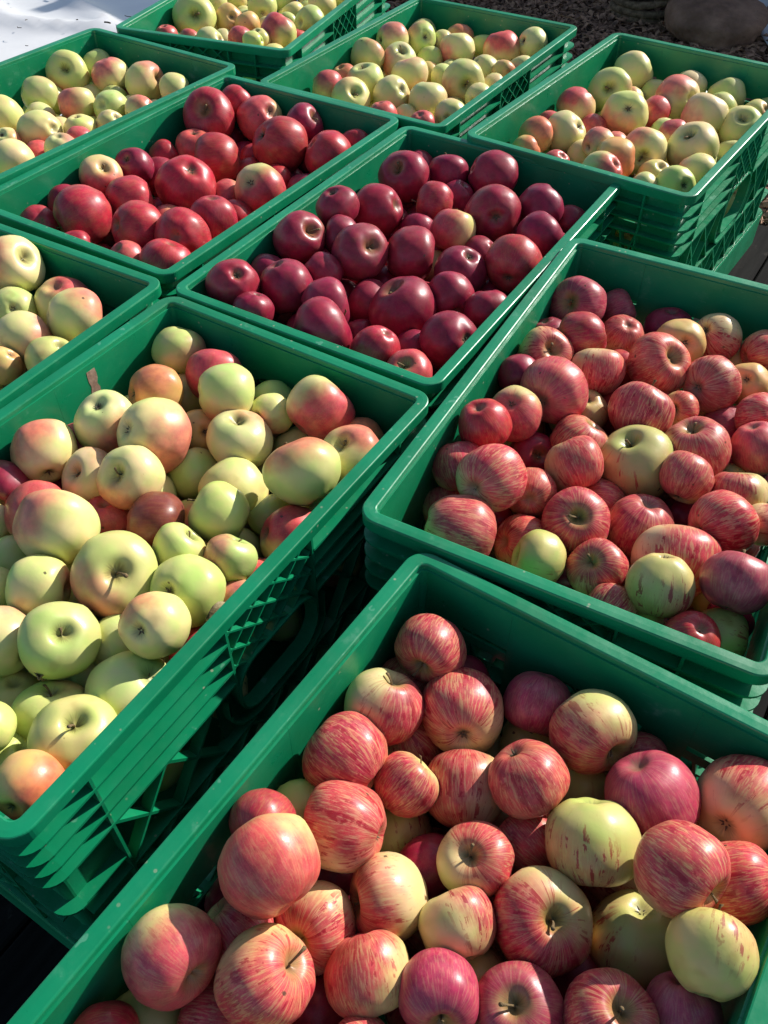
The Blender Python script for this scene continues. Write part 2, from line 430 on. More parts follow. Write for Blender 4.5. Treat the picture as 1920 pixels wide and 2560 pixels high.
('D','d','-',2870,12449,-587,266,(0.744,-0.547,0.162,0.348),1.0,(0.38,-0.83,-0.41),0.94,'dark crimson apple half buried in far right corner of central crimson-apple crate'),
('D','d','-',2261,11561,-320,347,(0.668,0.146,0.5,0.531),1.0,(-0.46,-0.51,0.72),0.92,'leftmost dark crimson apple smooth side up in far right corner of central crimson-apple crate'),
('D','r','c',1793,10776,-305,375,(0.16,0.081,0.637,0.75),0.95,(-0.44,0.78,0.45),0.91,'red, yellow-tinged apple blossom end showing along right wall of central crimson-apple crate'),
('D','d','-',-1318,10244,-315,356,(0.175,-0.124,0.97,-0.117),1.0,(-0.89,-0.33,0.32),0.97,'dark crimson apple smooth side up in near left corner of central crimson-apple crate'),
('D','d','-',-1598,10788,-467,261,(-0.358,0.672,0.014,-0.648),1.0,(0.06,-0.4,-0.92),1.0,'middle dark crimson apple half buried in near left corner of central crimson-apple crate'),
('D','d','c',-1984,10020,-146,325,(-0.119,-0.184,0.925,0.309),1.0,(-0.87,-0.29,-0.4),1.01,'dark crimson apple blossom end showing in near left corner of central crimson-apple crate'),
('D','d','-',-1686,9580,-261,252,(0.096,0.896,0.383,-0.202),1.0,(0.54,0.78,-0.31),0.94,'leftmost dark crimson apple half buried in near left corner of central crimson-apple crate'),
('D','d','-',-760,9829,-347,340,(0.685,0.089,0.655,0.306),1.0,(-0.21,-0.37,0.91),0.92,'dark crimson apple smooth side up at near end of central crimson-apple crate'),
('D','d','n',-774,9163,-277,383,(0.454,0.318,0.527,0.645),1.0,(-0.52,-0.15,0.84),0.91,'dark crimson apple on its side at near end of central crimson-apple crate'),
('D','d','-',-854,10632,-355,280,(0.266,-0.452,0.784,-0.332),1.0,(-0.32,-0.65,0.69),1.0,'rightmost dark crimson apple half buried in near left corner of central crimson-apple crate'),
('D','d','-',-191,10376,-713,323,(-0.298,-0.351,0.43,0.777),1.0,(-0.45,0.35,-0.82),1.01,'dark crimson apple half buried at near end of central crimson-apple crate'),
('D','d','s',260,9893,-472,437,(0.159,-0.215,0.006,0.963),1.0,(-0.95,-0.1,-0.28),0.95,'dark crimson apple stalk hollow showing at near end of central crimson-apple crate'),
('D','d','-',891,10157,-412,306,(0.797,-0.583,-0.156,0.033),1.0,(0.87,-0.12,-0.47),1.0,'leftmost dark crimson apple smooth side up along right wall of central crimson-apple crate'),
('D','d','c',1068,10738,-399,351,(0.042,0.78,-0.595,-0.189),1.0,(0.43,-0.73,-0.52),0.94,'dark crimson apple blossom end showing along right wall of central crimson-apple crate'),
('D','d','-',1373,9879,-447,296,(-0.178,-0.621,0.722,-0.247),1.0,(0.19,-0.98,0.06),0.91,'rightmost dark crimson apple smooth side up along right wall of central crimson-apple crate'),
('D','d','c',842,9123,-417,361,(-0.133,0.758,-0.427,-0.475),1.0,(0.16,-0.54,-0.83),0.95,'dark crimson apple blossom end showing in near right corner of central crimson-apple crate'),
('D','r','-',-94,8868,-345,280,(0.162,0.725,-0.649,-0.16),1.0,(0.29,-0.79,-0.55),1.01,'bright red apple smooth side up in near right corner of central crimson-apple crate'),
('D','k','s',292,8409,-408,294,(0.616,0.197,0.091,-0.757),0.85,(-0.73,0.0,0.68),0.99,'mostly pink-red apple stalk hollow showing in near right corner of central crimson-apple crate'),
('D','d','-',362,9291,-688,266,(0.678,-0.426,0.599,-0.007),1.0,(0.26,-0.72,0.65),0.95,'dark crimson apple half buried in near right corner of central crimson-apple crate'),
('G','g','s',-4183,21100,-292,456,(0.583,0.44,-0.293,0.617),0.2,(-0.96,-0.27,0.08),0.92,'green-yellow faintly blushed apple stalk hollow showing along left wall of topmost crate'),
('G','o','c',-3485,21384,-420,304,(-0.451,0.493,0.708,0.231),0.2,(-0.13,0.86,-0.49),1.0,'amber faintly blushed apple blossom end showing along left wall of topmost crate'),
('G','o','-',-3021,21077,-436,270,(0.623,-0.29,0.032,0.726),0.1,(-0.16,-0.9,-0.39),0.91,'plain amber apple smooth side up in middle of topmost crate'),
('G','k','-',-4150,20045,-450,248,(0.778,-0.164,0.427,0.429),0.3,(-0.75,0.11,0.65),0.98,'yellow-and-pink apple smooth side up in near left corner of topmost crate'),
('G','y','-',-3682,19853,-419,298,(-0.401,-0.382,0.745,0.371),0.1,(-0.32,-0.28,-0.9),1.02,'larger plain pale yellow apple smooth side up at near end of topmost crate'),
('G','k','-',-3092,20273,-492,273,(0.186,-0.006,0.516,0.836),0.55,(-0.21,0.82,0.53),1.01,'half-pink half-yellow apple smooth side up at near end of topmost crate'),
('G','g','-',-2747,19690,-339,220,(0.501,-0.588,-0.515,0.371),0.0,(0.09,0.2,-0.98),0.97,'plain green-yellow apple smooth side up at near end of topmost crate'),
('G','g','c',-2807,22218,-414,319,(0.096,-0.14,0.646,0.744),0.15,(-0.21,-0.81,-0.54),0.99,'green-yellow faintly blushed apple blossom end showing in middle of topmost crate'),
('G','k','-',-2287,20498,-397,372,(0.029,0.941,0.206,-0.267),0.42,(-0.82,-0.21,-0.53),0.94,'yellow-and-pink apple smooth side up along right wall of topmost crate'),
('G','g','-',-1669,21317,-462,337,(0.524,-0.219,0.772,0.284),0.05,(-0.39,-0.74,0.55),0.92,'plain green-yellow apple smooth side up along right wall of topmost crate'),
('G','y','n',-1441,22348,-420,314,(0.485,0.049,0.266,0.831),0.1,(-0.39,0.02,0.92),1.02,'plain pale yellow apple on its side in far right corner of topmost crate'),
('G','y','-',-2668,20092,-421,230,(-0.108,0.983,0.119,0.084),0.1,(0.93,0.35,0.08),0.98,'smaller plain pale yellow apple smooth side up at near end of topmost crate'),
('G','g','-',-977,22903,-448,223,(0.732,-0.13,0.664,0.081),0.0,(0.06,-0.47,0.88),0.93,'plain green-yellow apple smooth side up in far right corner of topmost crate'),
('H','y','c',174,19900,-381,346,(0.008,0.69,0.353,0.632),0.33,(0.87,0.48,-0.03),0.99,'pale yellow pink-blushed apple blossom end showing along left wall of middle back-row crate'),
('H','g','c',805,20144,-412,316,(-0.297,0.637,-0.548,-0.454),0.18,(-0.7,0.7,-0.14),0.96,'green-yellow faintly blushed apple blossom end showing in far left corner of middle back-row crate'),
('H','y','-',1562,19811,-531,363,(0.962,-0.212,-0.062,0.162),0.3,(-0.93,0.14,-0.33),0.92,'pale yellow pink-blushed apple smooth side up at far end of middle back-row crate'),
('H','k','-',2505,19828,-537,383,(0.208,0.459,0.854,-0.127),0.42,(-0.35,-0.07,-0.93),0.99,'yellow-and-pink apple smooth side up at far end of middle back-row crate'),
('H','g','-',-347,19081,-424,329,(-0.388,0.399,0.196,0.808),0.18,(0.37,0.49,0.79),0.97,'green-yellow faintly blushed apple smooth side up along left wall of middle back-row crate'),
('H','y','s',312,19176,-558,342,(0.803,0.136,0.195,-0.547),0.25,(-0.05,-0.99,-0.12),1.02,'rightmost pale yellow pink-blushed apple stalk hollow showing along left wall of middle back-row crate'),
('H','y','-',522,18477,-552,354,(-0.107,-0.07,0.172,0.977),0.15,(-0.04,0.24,0.97),0.92,'pale yellow faintly blushed apple smooth side up in middle of middle back-row crate'),
('H','y','-',2060,18926,-591,270,(-0.18,0.874,-0.337,0.301),0.1,(0.83,-0.28,0.49),0.96,'leftmost plain pale yellow apple smooth side up in far right corner of middle back-row crate'),
('H','o','-',2437,18659,-573,228,(0.903,-0.188,0.186,0.34),0.3,(0.41,-0.9,0.14),1.02,'amber pink-blushed apple smooth side up in far right corner of middle back-row crate'),
('H','y','s',-376,17998,-541,376,(0.48,-0.049,-0.06,0.874),0.28,(0.11,0.97,-0.22),0.96,'leftmost pale yellow pink-blushed apple stalk hollow showing along left wall of middle back-row crate'),
('H','k','-',-1103,17797,-568,318,(0.41,0.603,0.427,0.535),0.45,(0.37,0.83,0.41),1.0,'yellow-and-pink apple smooth side up in near left corner of middle back-row crate'),
('H','y','s',-640,17200,-546,356,(0.376,0.288,-0.236,0.849),0.15,(0.87,0.32,0.37),0.92,'pale yellow faintly blushed apple stalk hollow showing in near left corner of middle back-row crate'),
('H','y','c',156,17419,-558,342,(-0.443,0.564,0.697,0.018),0.05,(-0.1,0.65,-0.75),0.96,'plain pale yellow apple blossom end showing at near end of middle back-row crate'),
('H','y','n',836,17168,-562,352,(-0.131,0.114,0.223,0.959),0.05,(-0.82,0.56,0.12),0.99,'plain pale yellow apple on its side in middle of middle back-row crate'),
('H','g','s',1565,17969,-517,403,(0.708,0.528,0.342,-0.321),0.25,(-0.04,-0.99,0.13),0.95,'green-yellow pink-blushed apple stalk hollow showing along right wall of middle back-row crate'),
('H','y','c',1832,17381,-587,249,(0.514,-0.224,0.702,0.439),0.0,(-0.5,-0.84,0.22),1.02,'plain pale yellow apple blossom end showing along right wall of middle back-row crate'),
('H','y','c',1238,16470,-573,295,(0.036,0.193,0.783,0.59),0.0,(-0.96,0.29,-0.03),0.95,'plain pale yellow apple blossom end showing in near right corner of middle back-row crate'),
('H','k','-',702,16167,-590,240,(-0.048,0.897,0.412,0.152),0.8,(0.41,-0.06,-0.91),0.92,'mostly pink-red apple smooth side up in near right corner of middle back-row crate'),
('H','k','-',-23,16538,-585,263,(0.159,0.757,0.634,-0.011),0.8,(-0.09,0.2,-0.97),0.99,'mostly pink-red apple smooth side up at near end of middle back-row crate'),
('H','y','c',3146,19839,-423,306,(0.269,0.464,0.701,0.471),0.1,(-0.31,-0.94,-0.15),1.0,'plain pale yellow apple blossom end showing in far right corner of middle back-row crate'),
('H','y','-',2837,18889,-623,273,(0.539,-0.03,-0.401,-0.74),0.0,(-0.05,0.87,-0.5),1.01,'rightmost plain pale yellow apple smooth side up in far right corner of middle back-row crate'),
('I','y','-',4952,18159,-404,385,(-0.444,0.437,0.749,-0.228),0.1,(-0.81,0.27,-0.52),0.97,'plain pale yellow apple smooth side up in far left corner of right back-row crate'),
('I','g','s',4281,17102,-370,393,(0.83,0.482,0.003,-0.28),0.15,(0.9,0.38,0.19),1.02,'green-yellow faintly blushed apple stalk hollow showing in far left corner of right back-row crate'),
('I','k','-',3565,16484,-426,360,(0.198,0.875,-0.308,-0.317),0.38,(-0.65,0.49,-0.57),0.96,'yellow-and-pink apple smooth side up along left wall of right back-row crate'),
('I','y','c',4388,16112,-391,392,(-0.035,0.168,0.887,0.429),0.35,(0.23,-0.97,0.1),0.95,'pale yellow pink-blushed apple blossom end showing in middle of right back-row crate'),
('I','y','c',3216,15437,-451,362,(-0.28,-0.311,0.834,0.36),0.12,(0.26,-0.93,0.25),0.93,'pale yellow faintly blushed apple blossom end showing along left wall of right back-row crate'),
('I','o','-',2649,15211,-401,298,(0.805,-0.138,0.57,0.089),0.35,(-0.7,-0.21,0.68),0.98,'amber pink-blushed apple smooth side up in near left corner of right back-row crate'),
('I','o','-',2442,14747,-454,243,(0.255,0.786,-0.401,-0.396),0.45,(0.57,-0.09,-0.82),0.96,'amber red-cheeked apple smooth side up in near left corner of right back-row crate'),
('I','k','-',3807,15997,-635,268,(0.738,-0.156,-0.534,-0.382),0.6,(0.83,0.24,0.51),0.96,'half-pink half-yellow apple half buried along left wall of right back-row crate'),
('I','k','-',5009,16504,-535,311,(0.214,0.922,-0.105,0.306),0.6,(0.83,0.19,0.53),0.93,'half-pink half-yellow apple half buried in middle of right back-row crate'),
('I','y','c',5530,16917,-440,413,(-0.258,0.678,-0.469,-0.504),0.35,(-0.93,0.37,0.01),0.98,'pale yellow pink-blushed apple blossom end showing at far end of right back-row crate'),
('I','y','-',5921,17656,-536,351,(0.502,0.44,0.744,-0.003),0.0,(-0.55,0.34,0.76),0.98,'plain pale yellow apple half buried at far end of right back-row crate'),
('I','y','n',5818,16083,-408,375,(0.371,0.104,0.241,0.891),0.32,(0.61,0.45,-0.65),1.02,'pale yellow pink-blushed apple on its side in far right corner of right back-row crate'),
('I','g','-',6580,17232,-516,324,(0.693,-0.39,0.224,0.564),0.0,(-0.24,-0.88,-0.4),1.0,'plain green-yellow apple smooth side up in far right corner of right back-row crate'),
('I','g','c',6297,16719,-562,310,(0.004,0.94,-0.075,0.334),0.05,(0.84,0.38,0.4),0.95,'plain green-yellow apple half buried in far right corner of right back-row crate'),
('I','y','s',6453,15800,-534,376,(0.688,0.085,-0.257,0.674),0.08,(-0.39,-0.89,0.23),0.93,'plain pale yellow apple stalk hollow showing in far right corner of right back-row crate'),
('I','k','-',5081,15272,-454,283,(0.508,0.491,0.482,0.518),0.35,(0.18,0.98,-0.02),0.92,'yellow-and-pink apple smooth side up in middle of right back-row crate'),
('I','y','s',5259,14662,-381,406,(0.603,-0.083,-0.254,0.751),0.2,(-0.6,0.67,-0.43),0.95,'pale yellow faintly blushed apple stalk hollow showing along right wall of right back-row crate'),
('I','y','s',4425,14623,-427,375,(-0.34,-0.432,-0.47,0.691),0.25,(-0.4,-0.91,0.09),0.96,'pale yellow pink-blushed apple stalk hollow showing in middle of right back-row crate'),
('I','y','-',3646,14652,-308,263,(-0.403,0.697,-0.078,0.587),0.35,(0.34,-0.87,-0.35),0.93,'pale yellow pink-blushed apple smooth side up at near end of right back-row crate'),
('I','o','-',3839,14125,-340,344,(0.173,0.721,-0.272,-0.613),0.5,(0.94,0.09,-0.34),0.99,'amber red-cheeked apple smooth side up at near end of right back-row crate'),
('I','k','-',3514,13605,-308,319,(-0.104,0.89,-0.221,-0.384),0.55,(0.84,0.17,-0.52),0.95,'half-pink half-yellow apple smooth side up at near end of right back-row crate'),
('I','y','-',3476,14957,-650,267,(0.125,0.72,-0.578,-0.363),0.0,(0.36,-0.44,-0.82),0.95,'plain pale yellow apple half buried at near end of right back-row crate'),
('I','k','-',2873,14219,-457,225,(-0.221,0.65,0.722,-0.086),0.8,(0.39,-0.42,-0.82),0.98,'mostly pink-red apple smooth side up in near left corner of right back-row crate'),
('I','y','-',5155,13844,-505,349,(0.83,-0.121,0.543,-0.025),0.2,(-0.66,0.21,-0.72),1.02,'pale yellow faintly blushed apple smooth side up in near right corner of right back-row crate'),
('I','g','c',4668,13337,-435,317,(-0.41,0.855,-0.207,-0.243),0.0,(0.62,-0.34,-0.71),0.98,'plain green-yellow apple blossom end showing in near right corner of right back-row crate'),
('I','y','-',4523,14041,-602,278,(-0.157,0.983,0.046,-0.078),0.0,(0.77,0.42,-0.48),0.99,'plain pale yellow apple half buried in near right corner of right back-row crate'),
('I','y','-',4159,13374,-452,224,(0.308,-0.45,0.3,0.782),0.1,(-0.64,-0.33,-0.7),0.96,'plain pale yellow apple smooth side up in near right corner of right back-row crate'),
('I','y','-',6212,15293,-847,308,(-0.394,0.161,0.358,0.831),0.1,(-0.01,1.0,0.09),0.94,'plain pale yellow apple smooth side up along right wall of right back-row crate'),
('J','y','s',-5013,10502,-150,370,(0.794,0.342,0.317,0.39),0.3,(-0.85,0.48,-0.23),0.92,'pale yellow pink-blushed apple stalk hollow showing at far end of left-edge crate'),
('J','g','c',-4914,9869,-441,284,(-0.303,0.792,-0.386,-0.364),0.05,(0.45,-0.87,-0.2),1.01,'plain green-yellow apple blossom end showing at far end of left-edge crate'),
('J','k','-',-4307,10082,-494,358,(-0.089,0.907,-0.41,0.045),0.3,(-0.03,-0.71,-0.7),0.96,'yellow-and-pink apple smooth side up at far end of left-edge crate'),
('J','y','n',-3987,9513,-328,368,(-0.277,0.808,-0.164,0.493),0.25,(0.54,-0.64,0.55),0.95,'pale yellow pink-blushed apple on its side in far right corner of left-edge crate'),
('J','y','-',-4556,9174,-419,346,(0.084,0.665,0.425,-0.608),0.3,(0.03,0.62,-0.78),0.94,'pale yellow pink-blushed apple smooth side up in far right corner of left-edge crate'),
('J','o','c',-4703,8661,-446,230,(-0.143,0.724,0.571,-0.36),0.2,(0.24,0.73,-0.63),0.95,'amber faintly blushed apple blossom end showing along right wall of left-edge crate'),
('J','g','-',-4087,8721,-433,316,(-0.257,-0.546,0.79,0.112),0.05,(-0.37,-0.8,-0.48),0.91,'plain green-yellow apple smooth side up in far right corner of left-edge crate'),
('C','g','n',-2574,8967,-439,312,(-0.025,0.365,0.881,-0.301),0.25,(-0.78,0.62,-0.1),0.94,'green-yellow pink-blushed apple on its side in far left corner of big yellow-apple crate'),
('C','k','-',-2080,8497,-486,328,(0.868,-0.479,0.096,0.089),0.85,(-0.62,-0.47,0.63),0.95,'mostly pink-red apple smooth side up in far left corner of big yellow-apple crate'),
('C','g','n',-1838,7948,-318,345,(-0.309,0.744,-0.244,0.539),0.2,(0.15,0.98,-0.15),1.0,'green-yellow faintly blushed apple on its side at far end of big yellow-apple crate'),
('C','o','c',-2718,8140,-454,315,(0.416,0.216,0.783,0.409),0.45,(-0.02,0.86,-0.51),1.0,'amber red-cheeked apple blossom end showing in far left corner of big yellow-apple crate'),
('C','y','-',-2497,8588,-847,276,(0.49,0.662,-0.565,-0.052),0.1,(0.38,-0.69,-0.62),0.96,'plain pale yellow apple half buried in far left corner of big yellow-apple crate'),
('C','y','c',-3150,7490,-365,333,(-0.008,0.271,0.958,0.089),0.35,(-0.87,-0.17,0.46),1.01,'rightmost pale yellow pink-blushed apple blossom end showing along left wall of big yellow-apple crate'),
('C','y','c',-2541,7206,-321,394,(-0.317,0.88,-0.229,0.268),0.42,(0.73,0.27,0.62),1.01,'pale yellow red-cheeked apple blossom end showing in middle of big yellow-apple crate'),
('C','y','c',-3739,7055,-419,336,(0.772,-0.512,-0.332,-0.177),0.32,(0.12,-0.88,0.45),1.0,'leftmost pale yellow pink-blushed apple blossom end showing along left wall of big yellow-apple crate'),
('C','y','s',-2659,6546,-326,322,(0.871,0.354,-0.041,-0.339),0.3,(0.48,-0.85,0.22),0.96,'pale yellow pink-blushed apple stalk hollow showing in middle of big yellow-apple crate'),
('C','k','-',-3568,7488,-734,270,(0.007,-0.328,0.309,0.893),0.6,(-0.91,-0.17,0.37),1.0,'half-pink half-yellow apple half buried along left wall of big yellow-apple crate'),
('C','y','s',-3169,6752,-525,300,(0.742,0.335,-0.06,-0.578),0.2,(-0.27,0.94,-0.22),0.97,'pale yellow faintly blushed apple stalk hollow showing along left wall of big yellow-apple crate'),
('C','o','c',-2170,7670,-688,262,(-0.177,0.816,-0.388,-0.389),0.2,(0.39,-0.75,-0.53),1.01,'amber faintly blushed apple half buried at far end of big yellow-apple crate'),
('C','y','s',-1638,7365,-541,354,(0.583,-0.027,-0.035,-0.811),0.15,(-0.52,0.37,0.77),0.95,'pale yellow faintly blushed apple stalk hollow showing at far end of big yellow-apple crate'),
('C','g','n',-2174,7156,-852,307,(0.692,-0.067,-0.439,-0.569),0.0,(-0.0,0.85,-0.53),0.94,'leftmost plain green-yellow apple half buried at far end of big yellow-apple crate'),
('C','y','-',-1667,6751,-742,345,(-0.44,0.738,0.182,0.478),0.05,(0.53,0.69,0.49),0.99,'plain pale yellow apple half buried at far end of big yellow-apple crate'),
('C','g','n',-1690,6147,-455,312,(0.799,-0.332,-0.451,0.218),0.0,(0.5,-0.11,-0.86),0.97,'plain green-yellow apple on its side along right wall of big yellow-apple crate'),
('C','d','-',-4110,6639,-569,265,(0.634,-0.717,0.175,0.229),1.0,(0.89,-0.45,0.02),1.01,'dark crimson apple half buried along left wall of big yellow-apple crate'),
('C','k','-',-3613,6197,-521,317,(-0.264,0.146,0.657,0.691),0.8,(-0.21,0.81,0.55),0.99,'mostly pink-red apple smooth side up along left wall of big yellow-apple crate'),
('C','y','c',-3226,5761,-255,376,(0.014,0.035,0.531,0.846),0.3,(0.69,0.64,0.34),0.96,'pale yellow pink-blushed apple blossom end showing in middle of big yellow-apple crate'),
('C','k','-',-2947,6291,-732,271,(0.056,0.97,-0.236,0.009),0.7,(-0.15,-0.44,-0.89),1.0,'mostly pink-red apple half buried in middle of big yellow-apple crate'),
('C','m','-',-2352,6060,-528,328,(0.578,-0.431,0.618,-0.314),1.0,(0.04,-0.16,0.99),0.92,'russet maroon apple half buried in middle of big yellow-apple crate'),
('C','y','-',-4108,6131,-591,228,(0.334,-0.198,0.684,0.618),0.0,(-0.58,-0.75,0.33),0.94,'plain pale yellow apple smooth side up along left wall of big yellow-apple crate'),
('C','y','-',-1325,7812,-512,236,(0.535,-0.282,0.766,0.219),0.3,(0.7,-0.29,-0.66),0.98,'pale yellow pink-blushed apple smooth side up at far end of big yellow-apple crate'),
('C','g','-',-1354,8241,-702,270,(0.806,-0.494,-0.31,-0.097),0.0,(0.81,0.36,-0.46),0.98,'rightmost plain green-yellow apple half buried at far end of big yellow-apple crate'),
('C','k','n',-738,7755,-377,358,(0.818,-0.444,0.28,-0.237),0.6,(0.94,0.17,-0.31),0.96,'half-pink half-yellow apple on its side in far right corner of big yellow-apple crate'),
('C','o','-',-250,7527,-695,270,(-0.264,0.778,-0.227,-0.523),0.3,(-0.79,-0.61,-0.1),0.94,'amber pink-blushed apple half buried in far right corner of big yellow-apple crate'),
('C','y','s',-350,7029,-464,331,(0.111,-0.198,-0.133,0.965),0.28,(-0.48,-0.73,0.5),0.91,'pale yellow pink-blushed apple stalk hollow showing in far right corner of big yellow-apple crate'),
('C','g','-',-838,6520,-213,382,(-0.425,-0.095,0.471,0.767),0.3,(0.08,0.42,0.9),0.92,'green-yellow pink-blushed apple smooth side up in far right corner of big yellow-apple crate'),
('C','g','-',-1231,6450,-808,234,(0.111,-0.411,0.187,0.886),0.0,(-0.7,-0.26,-0.67),0.92,'leftmost plain green-yellow apple smooth side up in far right corner of big yellow-apple crate'),
('C','k','-',-972,6022,-694,325,(-0.367,0.697,-0.514,0.339),0.6,(-0.37,-0.93,0.01),0.97,'half-pink half-yellow apple smooth side up along right wall of big yellow-apple crate'),
('C','g','-',-658,6429,-742,232,(-0.413,0.737,0.478,-0.24),0.0,(0.32,0.42,-0.85),0.98,'rightmost plain green-yellow apple smooth side up in far right corner of big yellow-apple crate'),
('C','g','-',-3779,5651,-685,270,(0.439,-0.459,0.698,0.331),0.0,(-0.11,-0.89,0.44),0.97,'plain green-yellow apple half buried along left wall of big yellow-apple crate'),
('C','y','-',-3287,5166,-442,299,(0.665,0.207,-0.672,-0.252),0.15,(-0.13,0.39,-0.91),1.0,'pale yellow faintly blushed apple smooth side up in middle of big yellow-apple crate'),
('C','g','s',-2566,5280,-400,402,(0.936,0.307,0.121,0.125),0.28,(-0.78,-0.6,0.18),0.99,'green-yellow pink-blushed apple stalk hollow showing in middle of big yellow-apple crate'),
('C','g','s',-2031,5631,-449,257,(0.813,0.014,0.384,0.438),0.05,(0.31,-0.7,0.64),0.98,'plain green-yellow apple stalk hollow showing along right wall of big yellow-apple crate'),
('C','g','s',-1519,5535,-460,254,(0.691,-0.373,-0.046,-0.617),0.35,(0.08,-1.0,0.03),0.93,'green-yellow pink-blushed apple stalk hollow showing along right wall of big yellow-apple crate'),
('C','g','c',-1861,5098,-412,339,(-0.302,0.921,0.035,0.242),0.1,(0.19,0.98,-0.0),0.96,'plain green-yellow apple blossom end showing along right wall of big yellow-apple crate'),
('C','y','c',-2031,4562,-210,289,(0.145,0.019,0.901,0.408),0.2,(0.49,0.75,-0.44),0.95,'pale yellow faintly blushed apple blossom end showing along right wall of big yellow-apple crate'),
('C','y','-',-2480,4708,-698,276,(-0.476,-0.142,0.497,0.711),0.0,(-0.54,0.5,-0.68),1.0,'plain pale yellow apple half buried along right wall of big yellow-apple crate'),
('C','g','s',-2905,4509,-369,333,(0.858,0.257,0.111,0.43),0.03,(0.65,-0.69,0.31),0.93,'leftmost plain green-yellow apple stalk hollow showing in near right corner of big yellow-apple crate'),
('C','y','-',-3486,4590,-503,307,(-0.302,0.675,-0.021,-0.673),0.15,(-0.16,-0.98,-0.15),0.99,'pale yellow faintly blushed apple smooth side up at near end of big yellow-apple crate'),
('C','y','-',-1400,5177,-696,229,(-0.265,0.787,0.312,-0.462),0.35,(-0.43,-0.82,0.37),1.01,'pale yellow pink-blushed apple smooth side up along right wall of big yellow-apple crate'),
('C','r','-',-1747,4718,-872,276,(0.477,0.53,0.689,-0.13),0.95,(-0.45,-0.87,-0.17),1.01,'red, yellow-tinged apple half buried along right wall of big yellow-apple crate'),
('C','y','c',-2234,4139,-687,383,(-0.166,0.756,0.558,-0.3),0.02,(0.22,0.75,-0.62),0.93,'plain pale yellow apple blossom end showing in near right corner of big yellow-apple crate'),
('C','g','-',-3415,4214,-942,279,(-0.178,-0.484,0.855,-0.057),0.0,(-0.57,-0.81,-0.15),1.02,'plain green-yellow apple half buried at near end of big yellow-apple crate'),
('C','g','s',-2945,3981,-768,319,(0.975,-0.174,0.093,0.101),0.12,(0.53,0.36,0.76),0.96,'green-yellow faintly blushed apple stalk hollow showing in near right corner of big yellow-apple crate'),
('C','g','s',-2567,3570,-494,346,(-0.496,0.112,-0.036,0.86),0.0,(-0.53,0.83,0.15),1.01,'rightmost plain green-yellow apple stalk hollow showing in near right corner of big yellow-apple crate'),
('C','g','-',-3282,3630,-359,221,(0.195,0.2,0.959,-0.052),0.0,(-0.74,0.48,0.47),0.94,'plain green-yellow apple smooth side up in near right corner of big yellow-apple crate'),
('C','g','-',-3185,3492,-782,272,(0.328,0.754,-0.542,-0.173),0.0,(0.27,-0.8,-0.53),0.96,'plain green-yellow apple half buried in near right corner of big yellow-apple crate'),
('C','o','-',-2764,3080,-289,262,(0.526,-0.694,0.443,0.214),0.5,(0.82,-0.55,-0.12),1.01,'amber red-cheeked apple smooth side up in near right corner of big yellow-apple crate'),
('C','y','-',-3776,5182,-481,225,(-0.2,0.931,0.102,0.288),0.0,(0.73,0.24,0.64),1.0,'plain pale yellow apple smooth side up at near end of big yellow-apple crate'),
('C','k','-',-1258,5587,-867,273,(0.015,-0.081,0.922,-0.379),0.6,(-0.57,-0.16,-0.8),0.96,'half-pink half-yellow apple half buried along right wall of big yellow-apple crate'),
('B','p','s',2575,9906,-386,349,(0.832,0.442,-0.227,-0.248),1.0,(0.96,0.21,-0.18),0.94,'dusky pink-red apple stalk hollow showing in far left corner of right striped-apple crate'),
('B','p','-',3178,10128,-619,267,(-0.488,0.456,-0.292,0.685),1.0,(0.37,0.27,0.89),0.94,'dusky pink-red apple half buried in far left corner of right striped-apple crate'),
('B','r','-',2496,9060,-312,312,(0.569,0.172,-0.777,-0.208),0.9,(0.13,-0.21,-0.97),0.96,'red, yellow-tinged apple smooth side up in far left corner of right striped-apple crate'),
('B','s','-',3115,9443,-586,287,(-0.081,0.792,-0.595,-0.104),0.6,(-0.3,-0.45,-0.84),0.93,'yellow-red striped apple smooth side up in far left corner of right striped-apple crate'),
('B','s','s',1986,8767,-361,317,(0.576,0.265,-0.207,0.745),0.7,(-0.71,-0.61,0.36),0.96,'yellow-red striped apple stalk hollow showing along left wall of right striped-apple crate'),
('B','s','n',2592,8497,-421,316,(0.824,-0.289,0.228,0.431),0.7,(0.05,-0.58,-0.81),0.93,'yellow-red striped apple on its side along left wall of right striped-apple crate'),
('B','r','-',3062,8954,-746,271,(-0.375,0.307,0.097,0.869),0.9,(-0.05,0.88,0.48),0.93,'red, yellow-tinged apple half buried at far end of right striped-apple crate'),
('B','s','s',3350,8601,-387,355,(0.446,0.306,-0.164,0.825),0.8,(0.97,0.21,0.12),0.99,'red-striped apple stalk hollow showing at far end of right striped-apple crate'),
('B','d','-',3801,9739,-688,312,(0.006,0.019,0.997,-0.075),1.0,(-0.87,-0.44,-0.22),0.99,'dark crimson apple half buried at far end of right striped-apple crate'),
('B','o','c',3745,9135,-470,312,(0.12,-0.223,0.878,0.406),0.05,(-0.73,-0.46,-0.51),1.02,'plain amber apple blossom end showing at far end of right striped-apple crate'),
('B','s','-',4286,9328,-505,299,(-0.226,0.869,-0.232,0.375),0.55,(-0.27,0.96,-0.01),1.02,'yellow-red striped apple smooth side up at far end of right striped-apple crate'),
('B','s','-',4797,9014,-513,269,(-0.417,0.575,-0.241,0.661),0.8,(0.45,0.89,0.1),0.91,'red-striped apple smooth side up in far right corner of right striped-apple crate'),
('B','s','c',3924,8286,-448,324,(0.607,-0.409,0.68,0.046),0.8,(-0.76,-0.61,0.23),0.93,'red-striped apple blossom end showing at far end of right striped-apple crate'),
('B','o','c',4452,8419,-554,257,(0.078,0.467,0.81,0.346),0.12,(-0.96,-0.28,0.06),0.96,'amber faintly blushed apple blossom end showing in far right corner of right striped-apple crate'),
